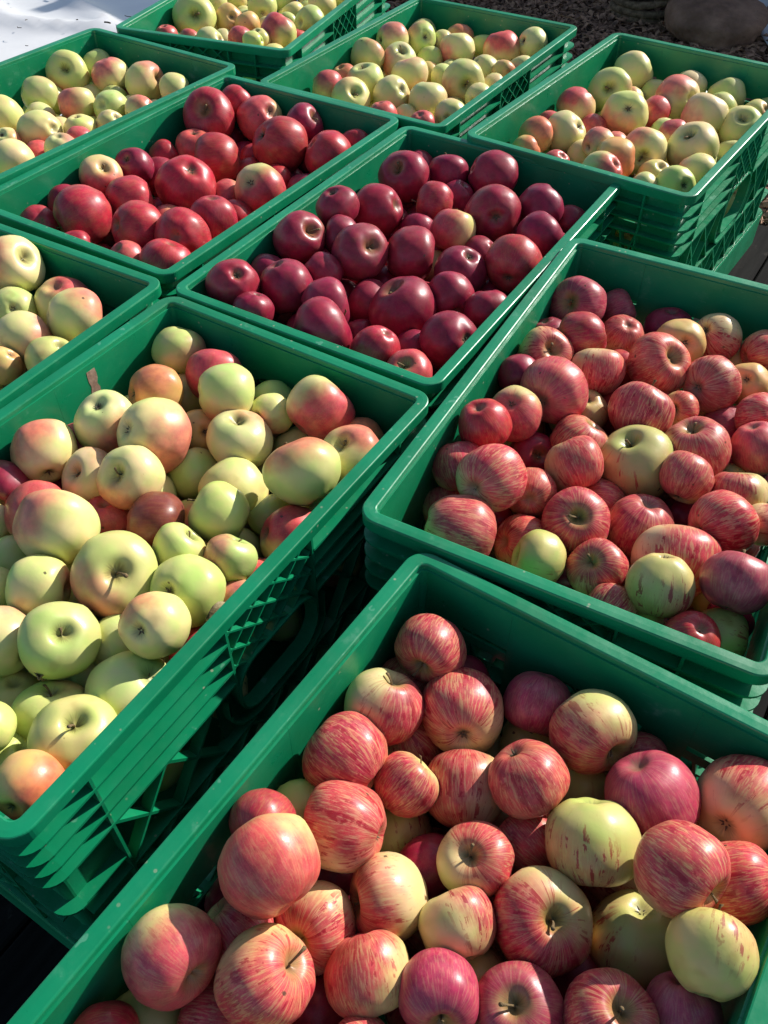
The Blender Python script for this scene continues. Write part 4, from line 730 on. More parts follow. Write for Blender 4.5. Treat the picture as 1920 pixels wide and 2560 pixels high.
FILL = [
('A','s',[-2372,466,-760],295,0.75),
('A','s',[-2375,445,-1323],282,0.75),
('A','t',[-2381,498,-1865],300,0.3),
('A','s',[-1860,118,-760],303,0.75),
('A','s',[-1901,151,-1334],290,0.9),
('A','t',[-1888,136,-1889],285,0.2),
('A','t',[-1443,-192,-940],282,0.35),
('A','s',[-1458,-200,-1483],302,0.85),
('A','t',[-1412,-190,-2055],280,0.2),
('A','s',[-978,-518,-760],316,0.45),
('A','s',[-900,-516,-1355],283,0.6),
('A','d',[-912,-515,-1899],300,1.0),
('A','s',[-439,-823,-760],284,0.75),
('A','p',[-463,-883,-1305],287,0.9),
('A','s',[-459,-855,-1855],290,0.55),
('A','t',[53,-1162,-760],300,0.2),
('A','s',[38,-1121,-1330],279,0.9),
('A','s',[8,-1137,-1868],287,0.75),
('A','s',[-1860,727,-760],288,0.8),
('A','s',[-1860,782,-1311],312,0.85),
('A','r',[-1825,748,-1899],307,1.0),
('A','s',[-1378,475,-760],312,0.6),
('A','p',[-1355,387,-1348],296,0.9),
('A','s',[-1368,395,-1911],274,0.8),
('A','s',[-882,79,-760],275,0.7),
('A','d',[-879,54,-1293],316,0.9),
('A','t',[-901,69,-1886],317,0.1),
('A','t',[-411,-252,-760],302,0.35),
('A','t',[-385,-240,-1332],315,0.2),
('A','d',[-400,-280,-1865],275,1.0),
('A','t',[80,-561,-760],283,0.04),
('A','s',[99,-539,-1424],289,0.85),
('A','s',[59,-560,-1977],301,0.55),
('A','p',[-1822,1330,-1300],275,0.9),
('A','p',[-1800,1399,-1832],310,0.9),
('A','s',[-1331,1049,-760],294,0.8),
('A','s',[-1297,996,-1321],294,0.6),
('A','t',[-1309,1019,-1881],302,0.1),
('A','t',[-824,713,-760],308,0.2),
('A','s',[-833,688,-1343],309,0.6),
('A','s',[-827,725,-1926],289,0.65),
('A','t',[-391,347,-760],284,0.1),
('A','r',[-363,363,-1306],302,1.0),
('A','s',[-348,378,-1880],294,0.9),
('A','s',[128,61,-760],277,0.45),
('A','s',[142,60,-1296],288,0.55),
('A','r',[122,31,-1848],304,1.0),
('A','p',[599,-314,-760],277,0.95),
('A','s',[593,-243,-1295],294,0.75),
('A','t',[615,-302,-1857],318,0.3),
('A','s',[-1225,1609,-1300],294,0.6),
('A','p',[-1257,1633,-1861],312,0.95),
('A','s',[-764,1272,-820],278,0.3),
('A','s',[-761,1271,-1356],285,0.85),
('A','s',[-777,1297,-1903],293,0.35),
('A','s',[-273,951,-880],283,0.85),
('A','s',[-314,948,-1424],299,0.55),
('A','s',[-288,973,-1993],283,0.6),
('A','t',[183,626,-760],309,0.2),
('A','d',[185,617,-1343],307,0.9),
('A','t',[208,668,-1923],316,0.3),
('A','s',[677,324,-760],315,0.35),
('A','t',[660,306,-1353],309,0.04),
('A','s',[671,330,-1935],292,0.85),
('A','d',[-1184,2192,-1840],291,0.9),
('A','p',[-724,1899,-1600],317,0.9),
('A','s',[-243,1580,-1600],291,0.7),
('A','s',[248,1270,-940],298,0.45),
('A','s',[280,1246,-1507],310,0.8),
('A','s',[261,1242,-2093],311,0.8),
('A','r',[718,929,-760],276,1.0),
('A','s',[718,946,-1295],275,0.5),
('A','d',[703,939,-1887],302,1.0),
('A','t',[1229,594,-760],310,0.3),
('A','t',[1195,596,-1345],310,0.04),
('A','t',[1202,601,-1931],315,0.2),
('A','s',[-622,2504,-1840],316,0.55),
('A','t',[-169,2187,-1180],280,0.2),
('A','s',[-174,2169,-1720],313,0.85),
('A','s',[299,1867,-1420],306,0.7),
('A','s',[330,1847,-1999],296,0.55),
('A','s',[809,1504,-1300],286,0.6),
('A','d',[794,1532,-1849],301,0.9),
('A','t',[1260,1221,-820],281,0.3),
('A','p',[1287,1194,-1361],306,0.95),
('A','t',[1266,1190,-1939],284,0.1),
('A','t',[-649,3118,-1420],280,0.2),
('A','d',[-620,3102,-1960],282,0.9),
('A','s',[-82,2777,-1600],301,0.8),
('A','s',[382,2484,-1480],307,0.9),
('A','t',[336,2505,-2061],299,0.35),
('A','t',[847,2167,-1360],284,0.2),
('A','k',[823,2109,-1906],311,0.65),
('A','d',[1344,1815,-1660],318,0.9),
('A','s',[1804,1498,-940],304,0.75),
('A','d',[1774,1440,-1515],313,0.9),
('A','p',[1813,1469,-2105],317,0.9),
('A','p',[-80,3376,-1660],282,0.9),
('A','s',[419,3031,-1660],295,0.85),
('A','s',[910,2729,-1300],289,0.75),
('A','t',[891,2734,-1854],277,0.35),
('A','d',[1376,2388,-1540],299,0.9),
('A','s',[1378,2406,-2108],304,0.5),
('A','s',[1898,2122,-1540],306,0.55),
('A','s',[20,3977,-1540],292,0.6),
('A','p',[31,3978,-2099],289,0.9),
('A','t',[492,3664,-1480],288,0.2),
('A','d',[479,3675,-2032],276,0.9),
('A','s',[945,3295,-1300],292,0.45),
('A','p',[983,3336,-1858],300,1.0),
('A','k',[1434,2996,-1300],282,0.72),
('A','s',[1424,3017,-1843],289,0.75),
('A','s',[1897,2712,-1000],294,0.55),
('A','s',[1875,2708,-1561],295,0.6),
('A','k',[1946,2680,-2124],309,0.72),
('A','d',[2387,2428,-760],297,0.9),
('A','p',[2381,2351,-1326],305,0.9),
('A','p',[2426,2371,-1903],301,1.0),
('A','t',[525,4272,-1480],312,0.1),
('A','r',[552,4275,-2068],307,1.0),
('A','t',[1007,3951,-1540],286,0.2),
('A','d',[1045,3977,-2089],293,1.0),
('A','r',[1489,3614,-1600],307,1.0),
('A','s',[1962,3312,-1480],309,0.7),
('A','s',[1991,3295,-2063],277,0.8),
('A','s',[2426,2958,-940],296,0.75),
('A','p',[2431,2932,-1504],311,1.0),
('A','d',[2443,2955,-2090],315,0.9),
('B','d',[313,5852,-818],294,1.0),
('B','s',[358,5879,-1379],291,0.45),
('B','s',[350,5885,-1936],315,0.6),
('B','o',[837,5615,-938],281,0.12),
('B','s',[824,5651,-1540],311,0.9),
('B','s',[1367,5323,-938],283,0.8),
('B','s',[1329,5316,-1482],305,0.4),
('B','s',[1348,5324,-2059],283,0.95),
('B','o',[1823,5031,-878],278,0.12),
('B','o',[1834,5071,-1415],317,0.05),
('B','d',[1866,5009,-2010],286,1.0),
('B','s',[2365,4791,-1178],276,0.8),
('B','s',[2365,4767,-1711],315,0.8),
('B','d',[2866,4513,-998],279,1.0),
('B','p',[2846,4501,-1536],318,1.0),
('B','s',[831,6152,-1178],299,0.9),
('B','d',[844,6202,-1745],312,1.0),
('B','t',[1361,5942,-1298],294,0.25),
('B','s',[1345,5922,-1859],294,0.95),
('B','d',[1886,5661,-998],299,1.0),
('B','r',[1861,5646,-1566],315,1.0),
('B','o',[2368,5392,-1058],296,0.05),
('B','p',[2376,5362,-1622],291,1.0),
('B','p',[2915,5110,-1178],291,1.0),
('B','p',[2838,5077,-1734],279,1.0),
('B','s',[853,6816,-1298],286,0.95),
('B','s',[847,6832,-1847],316,0.8),
('B','s',[1367,6573,-1538],290,0.4),
('B','s',[1838,6257,-1058],287,0.7),
('B','s',[1848,6233,-1607],313,0.8),
('B','s',[2367,5996,-1658],279,0.7),
('B','s',[2874,5698,-1118],286,0.6),
('B','s',[2869,5752,-1666],300,0.8),
('B','t',[3345,5464,-878],279,0.1),
('B','k',[3362,5444,-1416],304,0.9),
('B','o',[3385,5424,-1993],316,0.05),
('B','r',[1326,7185,-1058],290,0.9),
('B','y',[1370,7168,-1613],316,0.0),
('B','d',[1831,6867,-878],289,1.0),
('B','s',[1852,6843,-1432],291,0.9),
('B','d',[1870,6875,-1988],287,1.0),
('B','s',[2358,6602,-1418],299,0.8),
('B','d',[2367,6588,-1985],283,1.0),
('B','s',[2882,6327,-1658],302,0.65),
('B','k',[3379,6040,-878],282,0.9),
('B','r',[3391,6038,-1420],284,0.9),
('B','s',[3384,6007,-1967],288,0.9),
('B','t',[1352,7743,-1418],286,0.25),
('B','t',[1302,7764,-1967],317,0.05),
('B','k',[1877,7467,-1238],296,0.9),
('B','t',[1877,7465,-1801],291,0.1),
('B','r',[2383,7171,-1058],286,0.9),
('B','s',[2372,7214,-1606],286,0.8),
('B','d',[2870,6953,-1238],284,1.0),
('B','k',[2874,6913,-1784],289,0.9),
('B','d',[3403,6643,-1538],278,1.0),
('B','s',[3378,6635,-2074],281,0.95),
('B','s',[3874,6336,-1058],276,0.85),
('B','t',[3920,6382,-1592],297,0.3),
('B','s',[1840,8080,-1478],282,0.9),
('B','s',[1868,8091,-2020],280,0.8),
('B','r',[2399,7828,-1118],288,0.9),
('B','d',[2396,7775,-1670],301,1.0),
('B','s',[2899,7538,-998],302,0.7),
('B','p',[2915,7532,-1571],294,1.0),
('B','s',[3352,7201,-1058],315,0.65),
('B','s',[3374,7279,-1651],274,0.95),
('B','t',[3917,6974,-938],295,0.25),
('B','s',[3876,6948,-1500],317,0.85),
('B','r',[1869,8731,-938],309,0.9),
('B','s',[1835,8686,-1522],316,0.7),
('B','s',[2353,8408,-1118],292,0.6),
('B','s',[2363,8405,-1675],309,0.6),
('B','r',[2841,8162,-1418],310,1.0),
('B','s',[2866,8130,-2003],282,0.8),
('B','d',[3398,7855,-998],281,1.0),
('B','t',[3404,7831,-1539],295,0.05),
('B','d',[3845,7566,-1358],283,1.0),
('B','s',[3886,7569,-1902],290,0.8),
('B','t',[4337,7313,-1538],298,0.25),
('B','t',[2350,8991,-818],281,0.35),
('B','t',[2357,9042,-1359],292,0.25),
('B','s',[2346,8995,-1917],317,0.9),
('B','p',[2882,8734,-1178],287,1.0),
('B','t',[2881,8731,-1727],299,0.35),
('B','d',[3362,8435,-998],302,1.0),
('B','s',[3365,8479,-1571],290,0.8),
('B','s',[3843,8138,-1358],283,0.65),
('B','d',[3879,8193,-1902],291,1.0),
('B','s',[4400,7883,-1298],291,0.8),
('B','s',[4439,7905,-1854],316,0.7),
('B','r',[2377,9633,-878],286,0.9),
('B','d',[2356,9619,-1426],278,1.0),
('B','s',[2352,9621,-1963],299,0.7),
('B','d',[2863,9374,-1118],306,1.0),
('B','t',[2863,9323,-1697],309,0.1),
('B','d',[3345,9098,-1118],276,1.0),
('B','s',[3364,9098,-1652],302,0.8),
('B','s',[3854,8800,-1358],314,0.6),
('B','s',[3936,8751,-1949],285,0.8),
('B','s',[4405,8523,-1358],308,0.65),
('B','t',[4403,8508,-2000],297,0.35),
('B','s',[4916,8230,-698],286,0.75),
('B','s',[4928,8226,-1247],300,0.8),
('B','r',[4911,8230,-1877],287,0.9),
('B','t',[2891,9960,-998],278,0.25),
('B','s',[2827,9946,-1535],309,0.95),
('B','s',[3405,9677,-1058],281,0.9),
('B','s',[3381,9665,-1599],305,0.8),
('B','s',[3899,9392,-1118],288,0.95),
('B','s',[3877,9390,-1670],281,0.9),
('B','o',[4383,9098,-1238],292,0.12),
('B','s',[4422,9102,-1795],291,0.8),
('B','p',[4874,8850,-998],280,1.0),
('B','s',[4884,8824,-1538],308,0.4),
('C','y',[-5304,4767,-795],281,0.0),
('C','g',[-5275,4727,-1336],305,0.0),
('C','y',[-5288,4702,-1914],277,0.15),
('C','y',[-4781,4411,-795],304,0.2),
('C','y',[-4798,4424,-1370],281,0.35),
('C','y',[-4805,4398,-1913],288,0.28),
('C','g',[-4270,4088,-795],298,0.25),
('C','y',[-4338,4101,-1362],295,0.32),
('C','y',[-4313,4112,-1925],305,0.2),
('C','y',[-3771,3782,-795],302,0.1),
('C','g',[-3835,3773,-1367],282,0.12),
('C','g',[-3851,3819,-1911],294,0.0),
('C','g',[-3358,3483,-1275],307,0.0),
('C','g',[-3322,3448,-1856],299,0.25),
('C','y',[-2823,3187,-975],290,0.32),
('C','g',[-2856,3175,-1530],309,0.05),
('C','g',[-2829,3195,-2114],290,0.0),
('C','g',[-4741,4987,-795],283,0.25),
('C','g',[-4707,4967,-1339],299,0.0),
('C','y',[-4748,5026,-1908],287,0.35),
('C','g',[-4253,4686,-795],284,0.03),
('C','g',[-4226,4695,-1461],284,0.35),
('C','y',[-4236,4692,-2007],279,0.0),
('C','y',[-3772,4417,-1215],276,0.28),
('C','g',[-3770,4378,-1748],287,0.3),
('C','g',[-3262,4104,-1455],292,0.0),
('C','y',[-3300,4087,-2012],283,0.1),
('C','g',[-2782,3765,-1275],289,0.0),
('C','y',[-2789,3786,-1829],279,0.3),
('C','g',[-4699,5585,-795],289,0.35),
('C','y',[-4714,5588,-1349],286,0.32),
('C','g',[-4720,5643,-1898],308,0.0),
('C','g',[-4182,5267,-795],300,0.0),
('C','y',[-4234,5324,-1364],281,0.15),
('C','g',[-4199,5284,-1907],283,0.35),
('C','g',[-3722,4981,-915],311,0.35),
('C','y',[-3747,5037,-1501],297,0.05),
('C','y',[-3768,4968,-2067],316,0.35),
('C','y',[-3264,4684,-1335],286,0.0),
('C','y',[-3258,4721,-1884],285,0.15),
('C','g',[-2736,4389,-1515],291,0.25),
('C','g',[-2777,4327,-2071],308,0.0),
('C','y',[-2313,4075,-1335],277,0.0),
('C','g',[-2241,4079,-1870],275,0.05),
('C','y',[-4196,5918,-975],276,0.0),
('C','g',[-4175,5921,-1510],315,0.25),
('C','g',[-4186,5866,-2102],305,0.0),
('C','y',[-3709,5592,-1215],283,0.02),
('C','y',[-3665,5596,-1759],301,0.3),
('C','g',[-3198,5277,-975],302,0.28),
('C','y',[-3179,5286,-1547],280,0.2),
('C','g',[-3208,5267,-2087],287,0.0),
('C','g',[-2737,4971,-1215],280,0.0),
('C','y',[-2704,4993,-1754],295,0.2),
('C','y',[-2236,4629,-1155],276,0.15),
('C','y',[-2233,4685,-1689],292,0.15),
('C','g',[-4166,6480,-1095],314,0.0),
('C','y',[-4143,6486,-1686],307,0.32),
('C','y',[-3682,6206,-1095],287,0.0),
('C','g',[-3645,6209,-1646],316,0.1),
('C','g',[-3222,5872,-855],309,0.35),
('C','y',[-3149,5903,-1438],294,0.3),
('C','y',[-3134,5897,-1999],309,0.15),
('C','g',[-2690,5581,-975],309,0.28),
('C','g',[-2675,5579,-1559],288,0.0),
('C','y',[-2697,5579,-2111],300,0.28),
('C','g',[-2198,5268,-975],296,0.0),
('C','y',[-2204,5267,-1539],311,0.1),
('C','g',[-2193,5255,-2126],278,0.28),
('C','g',[-1707,4972,-1335],287,0.0),
('C','y',[-1694,4956,-1886],305,0.1),
('C','y',[-3613,6773,-1395],302,0.28),
('C','g',[-3579,6782,-1968],302,0.0),
('C','y',[-3112,6474,-1155],276,0.0),
('C','y',[-3098,6492,-1689],293,0.15),
('C','g',[-2643,6196,-1155],280,0.0),
('C','y',[-2642,6182,-1695],310,0.0),
('C','g',[-2154,5854,-1035],282,0.12),
('C','y',[-2168,5884,-1577],291,0.1),
('C','y',[-2151,5857,-2135],315,0.1),
('C','g',[-1697,5532,-1155],276,0.0),
('C','g',[-1670,5579,-1689],292,0.0),
('C','y',[-3580,7392,-1275],283,0.1),
('C','g',[-3567,7390,-1820],290,0.0),
('C','y',[-3080,7125,-915],290,0.0),
('C','g',[-3121,7085,-1469],300,0.0),
('C','y',[-3086,7114,-2040],296,0.35),
('C','y',[-2584,6801,-855],277,0.3),
('C','g',[-2585,6791,-1390],279,0.2),
('C','y',[-2605,6817,-1928],281,0.28),
('C','g',[-2119,6487,-975],281,0.25),
('C','y',[-2114,6480,-1516],282,0.2),
('C','y',[-2102,6448,-2059],289,0.28),
('C','y',[-1630,6153,-1035],316,0.0),
('C','g',[-1637,6187,-1628],317,0.0),
('C','g',[-1124,5883,-1335],275,0.0),
('C','g',[-1166,5890,-1867],277,0.0),
('C','y',[-3028,7685,-915],278,0.3),
('C','y',[-3043,7703,-1452],292,0.2),
('C','y',[-3063,7694,-2010],289,0.0),
('C','g',[-2552,7379,-1695],279,0.0),
('C','g',[-2094,7084,-1395],278,0.0),
('C','g',[-2048,7102,-1932],280,0.1),
('C','y',[-1577,6792,-1335],297,0.0),
('C','g',[-1575,6786,-1900],282,0.0),
('C','y',[-1088,6473,-1275],276,0.3),
('C','g',[-1086,6483,-1808],281,0.0),
('C','y',[-3020,8291,-915],317,0.42),
('C','y',[-3016,8300,-1510],275,0.3),
('C','g',[-3006,8291,-2043],278,0.2),
('C','g',[-2531,8007,-975],282,0.03),
('C','y',[-2541,7988,-1517],285,0.35),
('C','y',[-2509,7957,-2065],312,0.35),
('C','g',[-2018,7663,-1215],314,0.0),
('C','g',[-2058,7705,-1806],286,0.3),
('C','g',[-1550,7389,-1155],278,0.03),
('C','g',[-1517,7405,-1692],278,0.28),
('C','y',[-1068,7092,-795],285,0.15),
('C','g',[-1083,7076,-1342],285,0.28),
('C','g',[-1097,7056,-1889],303,0.0),
('C','y',[-586,6756,-1455],289,0.3),
('C','g',[-568,6768,-2008],295,0.25),
('C','y',[-2499,8644,-1395],296,0.35),
('C','y',[-2480,8603,-1958],275,0.35),
('C','g',[-1995,8303,-1035],296,0.35),
('C','y',[-2010,8336,-1599],297,0.35),
('C','y',[-1997,8271,-2164],283,0.3),
('C','y',[-1549,7969,-1155],290,0.15),
('C','g',[-1499,7952,-1710],275,0.0),
('C','g',[-1054,7676,-915],287,0.0),
('C','y',[-1036,7711,-1465],315,0.0),
('C','g',[-1021,7658,-2058],300,0.0),
('C','y',[-510,7347,-1395],306,0.2),
('C','g',[-529,7376,-1973],310,0.0),
('D','d',[-2081,9870,-740],291,1.0),
('D','d',[-2111,9849,-1296],300,1.0),
('D','d',[-2151,9899,-1866],279,0.93),
('D','k',[-1639,9569,-800],286,0.5),
('D','d',[-1603,9594,-1349],306,1.0),
('D','d',[-1609,9622,-1927],279,1.0),
('D','d',[-1124,9253,-740],280,1.0),
('D','d',[-1125,9265,-1281],289,1.0),
('D','r',[-1125,9281,-1835],287,1.0),
('D','d',[-598,8984,-860],286,1.0),
('D','d',[-638,8965,-1410],309,1.0),
('D','d',[-629,8953,-1994],278,1.0),
('D','d',[-139,8640,-860],289,1.0),
('D','d',[-103,8704,-1414],310,1.0),
('D','d',[-108,8696,-1999],314,1.0),
('D','d',[372,8360,-980],303,1.0),
('D','d',[339,8383,-1555],292,1.0),
('D','d',[337,8378,-2113],305,1.0),
('D','d',[-1615,10163,-1220],284,1.0),
('D','d',[-1585,10168,-1767],296,1.0),
('D','d',[-1086,9858,-800],286,1.0),
('D','d',[-1094,9868,-1350],304,0.95),
('D','d',[-1083,9856,-1926],305,1.0),
('D','d',[-629,9560,-1220],308,1.0),
('D','d',[-592,9576,-1802],279,1.0),
('D','d',[-108,9241,-860],298,1.0),
('D','d',[-81,9301,-1428],310,1.0),
('D','d',[-112,9254,-2013],305,1.0),
('D','d',[406,8950,-1040],276,1.0),
('D','d',[403,8950,-1634],276,1.0),
('D','r',[394,8992,-2168],299,1.0),
('D','k',[-1543,10793,-1160],275,0.85),
('D','d',[-1543,10767,-1692],308,1.0),
('D','d',[-1076,10498,-800],278,1.0),
('D','d',[-1078,10448,-1338],318,1.0),
('D','d',[-1071,10450,-1935],290,1.0),
('D','d',[-567,10200,-1100],281,1.0),
('D','k',[-568,10153,-1642],304,0.5),
('D','d',[-64,9899,-1280],286,1.0),
('D','d',[-79,9895,-1829],275,1.0),
('D','k',[453,9549,-1160],296,0.4),
('D','d',[388,9599,-1724],288,1.0),
('D','d',[885,9243,-980],284,1.0),
('D','d',[927,9261,-1526],310,1.0),
('D','d',[898,9254,-2111],278,1.0),
('D','d',[-1028,11094,-680],277,0.93),
('D','d',[-977,11081,-1217],277,1.0),
('D','d',[-998,11088,-1752],315,1.0),
('D','d',[-581,10802,-920],315,0.93),
('D','d',[-537,10807,-1512],290,1.0),
('D','d',[-524,10797,-2067],303,1.0),
('D','d',[-37,10527,-1280],302,0.97),
('D','d',[3,10521,-1853],280,1.0),
('D','d',[450,10174,-1100],311,1.0),
('D','d',[481,10170,-1687],313,1.0),
('D','d',[948,9922,-920],275,1.0),
('D','d',[951,9871,-1453],289,1.0),
('D','k',[954,9890,-2006],305,0.5),
('D','d',[-1005,11673,-860],290,1.0),
('D','d',[-1007,11651,-1415],289,1.0),
('D','d',[-1039,11687,-1969],312,1.0),
('D','d',[-481,11349,-680],276,1.0),
('D','r',[-501,11374,-1274],300,0.93),
('D','d',[-552,11425,-1844],283,1.0),
('D','d',[14,11062,-800],280,1.0),
('D','d',[-30,11103,-1340],289,1.0),
('D','d',[10,11043,-1894],302,1.0),
('D','d',[511,10790,-860],288,0.97),
('D','d',[470,10814,-1413],312,1.0),
('D','d',[479,10782,-2061],290,0.97),
('D','d',[978,10480,-980],297,0.95),
('D','d',[955,10511,-1546],315,1.0),
('D','d',[969,10480,-2138],275,1.0),
('D','r',[1466,10155,-920],285,1.0),
('D','d',[1448,10194,-1468],279,1.0),
('D','d',[1451,10179,-2007],313,1.0),
('D','d',[-471,12007,-740],279,1.0),
('D','k',[-485,11997,-1278],275,0.85),
('D','d',[-442,11959,-1811],298,1.0),
('D','r',[3,11689,-800],297,0.95),
('D','d',[2,11703,-1367],299,1.0),
('D','d',[18,11689,-1936],301,1.0),
('D','d',[538,11371,-1280],314,1.0),
('D','d',[502,11385,-1871],279,1.0),
('D','d',[984,11080,-860],279,1.0),
('D','d',[1010,11062,-1399],294,0.93),
('D','d',[1007,11069,-1960],317,1.0),
('D','d',[1520,10782,-860],304,1.0),
('D','d',[1523,10821,-1496],300,1.0),
('D','d',[1479,10763,-2066],285,1.0),
('D','r',[-458,12601,-800],309,0.93),
('D','d',[-466,12580,-1383],313,1.0),
('D','d',[-420,12562,-1972],316,1.0),
('D','d',[58,12294,-920],289,1.0),
('D','d',[26,12265,-1474],290,1.0),
('D','d',[60,12256,-2029],284,1.0),
('D','d',[545,12012,-1220],276,1.0),
('D','d',[574,11998,-1755],303,1.0),
('D','d',[1034,11720,-1280],280,1.0),
('D','d',[1046,11679,-1821],314,1.0),
('D','d',[1517,11370,-1040],302,1.0),
('D','d',[1504,11425,-1614],280,0.93),
('D','d',[1485,11376,-2153],302,1.0),
('D','d',[2061,11063,-800],308,1.0),
('D','d',[2048,11092,-1383],278,1.0),
('D','d',[2045,11099,-1920],297,1.0),
('D','d',[119,12901,-800],310,1.0),
('D','d',[114,12913,-1385],304,1.0),
('D','d',[75,12910,-1961],287,1.0),
('D','r',[531,12582,-920],283,1.0),
('D','d',[623,12595,-1465],312,1.0),
('D','d',[566,12581,-2053],296,1.0),
('D','d',[1094,12290,-1280],306,1.0),
('D','k',[1090,12316,-1859],309,0.85),
('D','d',[1536,11975,-920],296,1.0),
('D','d',[1560,11991,-1485],295,1.0),
('D','d',[1566,11978,-2047],287,1.0),
('D','d',[2066,11681,-860],310,1.0),
('D','d',[2070,11678,-1445],316,1.0),
('D','d',[2059,11669,-2039],301,1.0),
('D','d',[101,13499,-1340],301,1.0),
('D','k',[82,13490,-1912],303,0.5),
('D','d',[597,13194,-980],304,1.0),
('D','d',[615,13169,-1557],288,1.0),
('D','d',[576,13197,-2109],277,1.0),
('D','r',[1116,12895,-980],290,1.0),
('D','d',[1093,12911,-1535],298,1.0),
('D','d',[1078,12924,-2101],284,1.0),
('D','d',[1599,12529,-800],283,1.0),
('D','d',[1616,12594,-1344],316,1.0),
('D','d',[1562,12601,-1938],281,1.0),
('D','d',[2098,12301,-860],317,1.0),
('D','d',[2084,12304,-1516],300,1.0),
('D','d',[2048,12279,-2087],313,1.0),
('D','d',[2585,11970,-800],313,1.0),
('D','d',[2573,11987,-1390],303,1.0),
('D','d',[2602,12015,-1965],316,1.0),
('D','d',[671,13803,-1160],288,1.0),
('D','d',[621,13799,-1713],312,1.0),
('D','d',[1134,13487,-1280],307,1.0),
('D','d',[1091,13473,-1861],308,1.0),
('D','d',[1611,13220,-1280],281,1.0),
('D','d',[1620,13175,-1822],280,1.0),
('D','d',[2105,12874,-800],297,1.0),
('D','d',[2114,12905,-1365],312,1.0),
('D','d',[2162,12886,-1954],278,1.0),
('D','d',[2573,12572,-980],297,1.0),
('D','k',[2625,12598,-1545],280,0.5),
('D','d',[2642,12594,-2086],315,1.0),
('E','d',[-5509,12260,-1057],293,1.0),
('E','r',[-5482,12230,-1616],310,1.0),
('E','k',[-5506,12233,-2201],316,0.6),
('E','r',[-5050,11909,-817],279,1.0),
('E','r',[-5016,11964,-1356],302,0.85),
('E','r',[-5004,11943,-1930],313,1.0),
('E','k',[-4526,11646,-1057],286,0.8),
('E','r',[-4494,11653,-1606],310,1.0),
('E','k',[-4559,11628,-2190],310,0.7),
('E','r',[-4054,11313,-937],300,1.0),
('E','r',[-4020,11310,-1507],305,1.0),
('E','d',[-4027,11340,-2084],293,1.0),
('E','r',[-3568,11041,-937],308,1.0),
('E','d',[-3555,11022,-1519],301,1.0),
('E','r',[-3547,11003,-2091],313,0.92),
('E','r',[-3046,10710,-937],306,1.0),
('E','k',[-3018,10722,-1516],289,0.6),
('E','r',[-3045,10739,-2070],303,1.0),
('E','r',[-4954,12535,-1057],311,1.0),
('E','d',[-5006,12536,-1643],283,1.0),
('E','d',[-5013,12532,-2188],307,1.0),
('E','r',[-4476,12267,-1117],286,0.85),
('E','d',[-4478,12242,-1666],288,1.0),
('E','r',[-4017,11917,-1117],287,1.0),
('E','r',[-3990,11904,-1668],301,1.0),
('E','k',[-3508,11603,-937],303,0.6),
('E','r',[-3503,11644,-1512],276,1.0),
('E','r',[-3512,11672,-2046],306,1.0),
('E','d',[-3083,11325,-1117],279,1.0),
('E','k',[-3027,11318,-1655],302,0.5),
('E','r',[-4924,13174,-1057],309,1.0),
('E','r',[-4945,13143,-1640],279,1.0),
('E','d',[-4968,13162,-2179],295,1.0),
('E','r',[-4469,12847,-997],284,0.95),
('E','k',[-4469,12803,-1544],275,0.6),
('E','d',[-4466,12857,-2076],305,1.0),
('E','r',[-3984,12549,-877],291,1.0),
('E','d',[-3960,12523,-1434],307,1.0),
('E','k',[-4007,12501,-2014],303,0.8),
('E','r',[-3476,12207,-1057],275,1.0),
('E','k',[-3462,12212,-1589],315,0.8),
('E','r',[-3482,12214,-2181],289,1.0),
('E','r',[-2984,11933,-1117],276,1.0),
('E','r',[-2974,11909,-1771],297,1.0),
('E','k',[-2488,11673,-817],315,0.7),
('E','k',[-2521,11620,-1410],295,0.5),
('E','d',[-2517,11624,-1973],289,1.0),
('E','k',[-4440,13444,-937],287,0.6),
('E','d',[-4406,13452,-1488],306,1.0),
('E','r',[-4425,13472,-2066],318,1.0),
('E','r',[-3947,13152,-1117],315,1.0),
('E','k',[-3921,13112,-1710],282,0.8),
('E','k',[-3431,12818,-817],318,0.7),
('E','r',[-3458,12855,-1414],275,1.0),
('E','k',[-3394,12838,-1947],307,0.8),
('E','k',[-2953,12515,-997],288,0.7),
('E','d',[-2969,12508,-1549],312,1.0),
('E','r',[-2897,12528,-2137],292,0.95),
('E','r',[-2446,12239,-1057],310,1.0),
('E','d',[-2452,12206,-1703],288,1.0),
('E','r',[-4370,14020,-937],285,1.0),
('E','r',[-4391,14057,-1485],304,1.0),
('E','r',[-4362,14039,-2061],277,1.0),
('E','k',[-3909,13736,-1477],306,0.8),
('E','k',[-3896,13696,-2057],280,0.6),
('E','r',[-3382,13430,-1417],313,1.0),
('E','k',[-3385,13447,-2007],312,0.6),
('E','r',[-2929,13129,-997],283,1.0),
('E','r',[-2955,13111,-1542],288,1.0),
('E','r',[-2928,13119,-2094],283,0.95),
('E','k',[-2428,12802,-1297],306,0.6),
('E','k',[-2439,12833,-1876],296,0.8),
('E','r',[-1946,12548,-817],292,1.0),
('E','k',[-1940,12522,-1375],307,0.8),
('E','r',[-1948,12496,-1955],293,1.0),
('E','r',[-3845,14357,-1357],284,1.0),
('E','r',[-3838,14364,-1902],316,1.0),
('E','r',[-3392,14047,-817],304,0.92),
('E','r',[-3383,14032,-1393],291,1.0),
('E','d',[-3351,14066,-1949],287,1.0),
('E','k',[-2867,13749,-1177],294,0.6),
('E','k',[-2918,13712,-1738],314,0.8),
('E','k',[-2431,13402,-1177],286,0.6),
('E','r',[-2361,13427,-1727],311,1.0),
('E','d',[-1887,13104,-1057],297,1.0),
('E','r',[-1880,13119,-1623],308,0.92),
('E','d',[-1861,13102,-2205],295,1.0),
('E','r',[-3790,14986,-1237],303,0.92),
('E','d',[-3822,14962,-1812],317,1.0),
('E','r',[-3341,14671,-877],286,1.0),
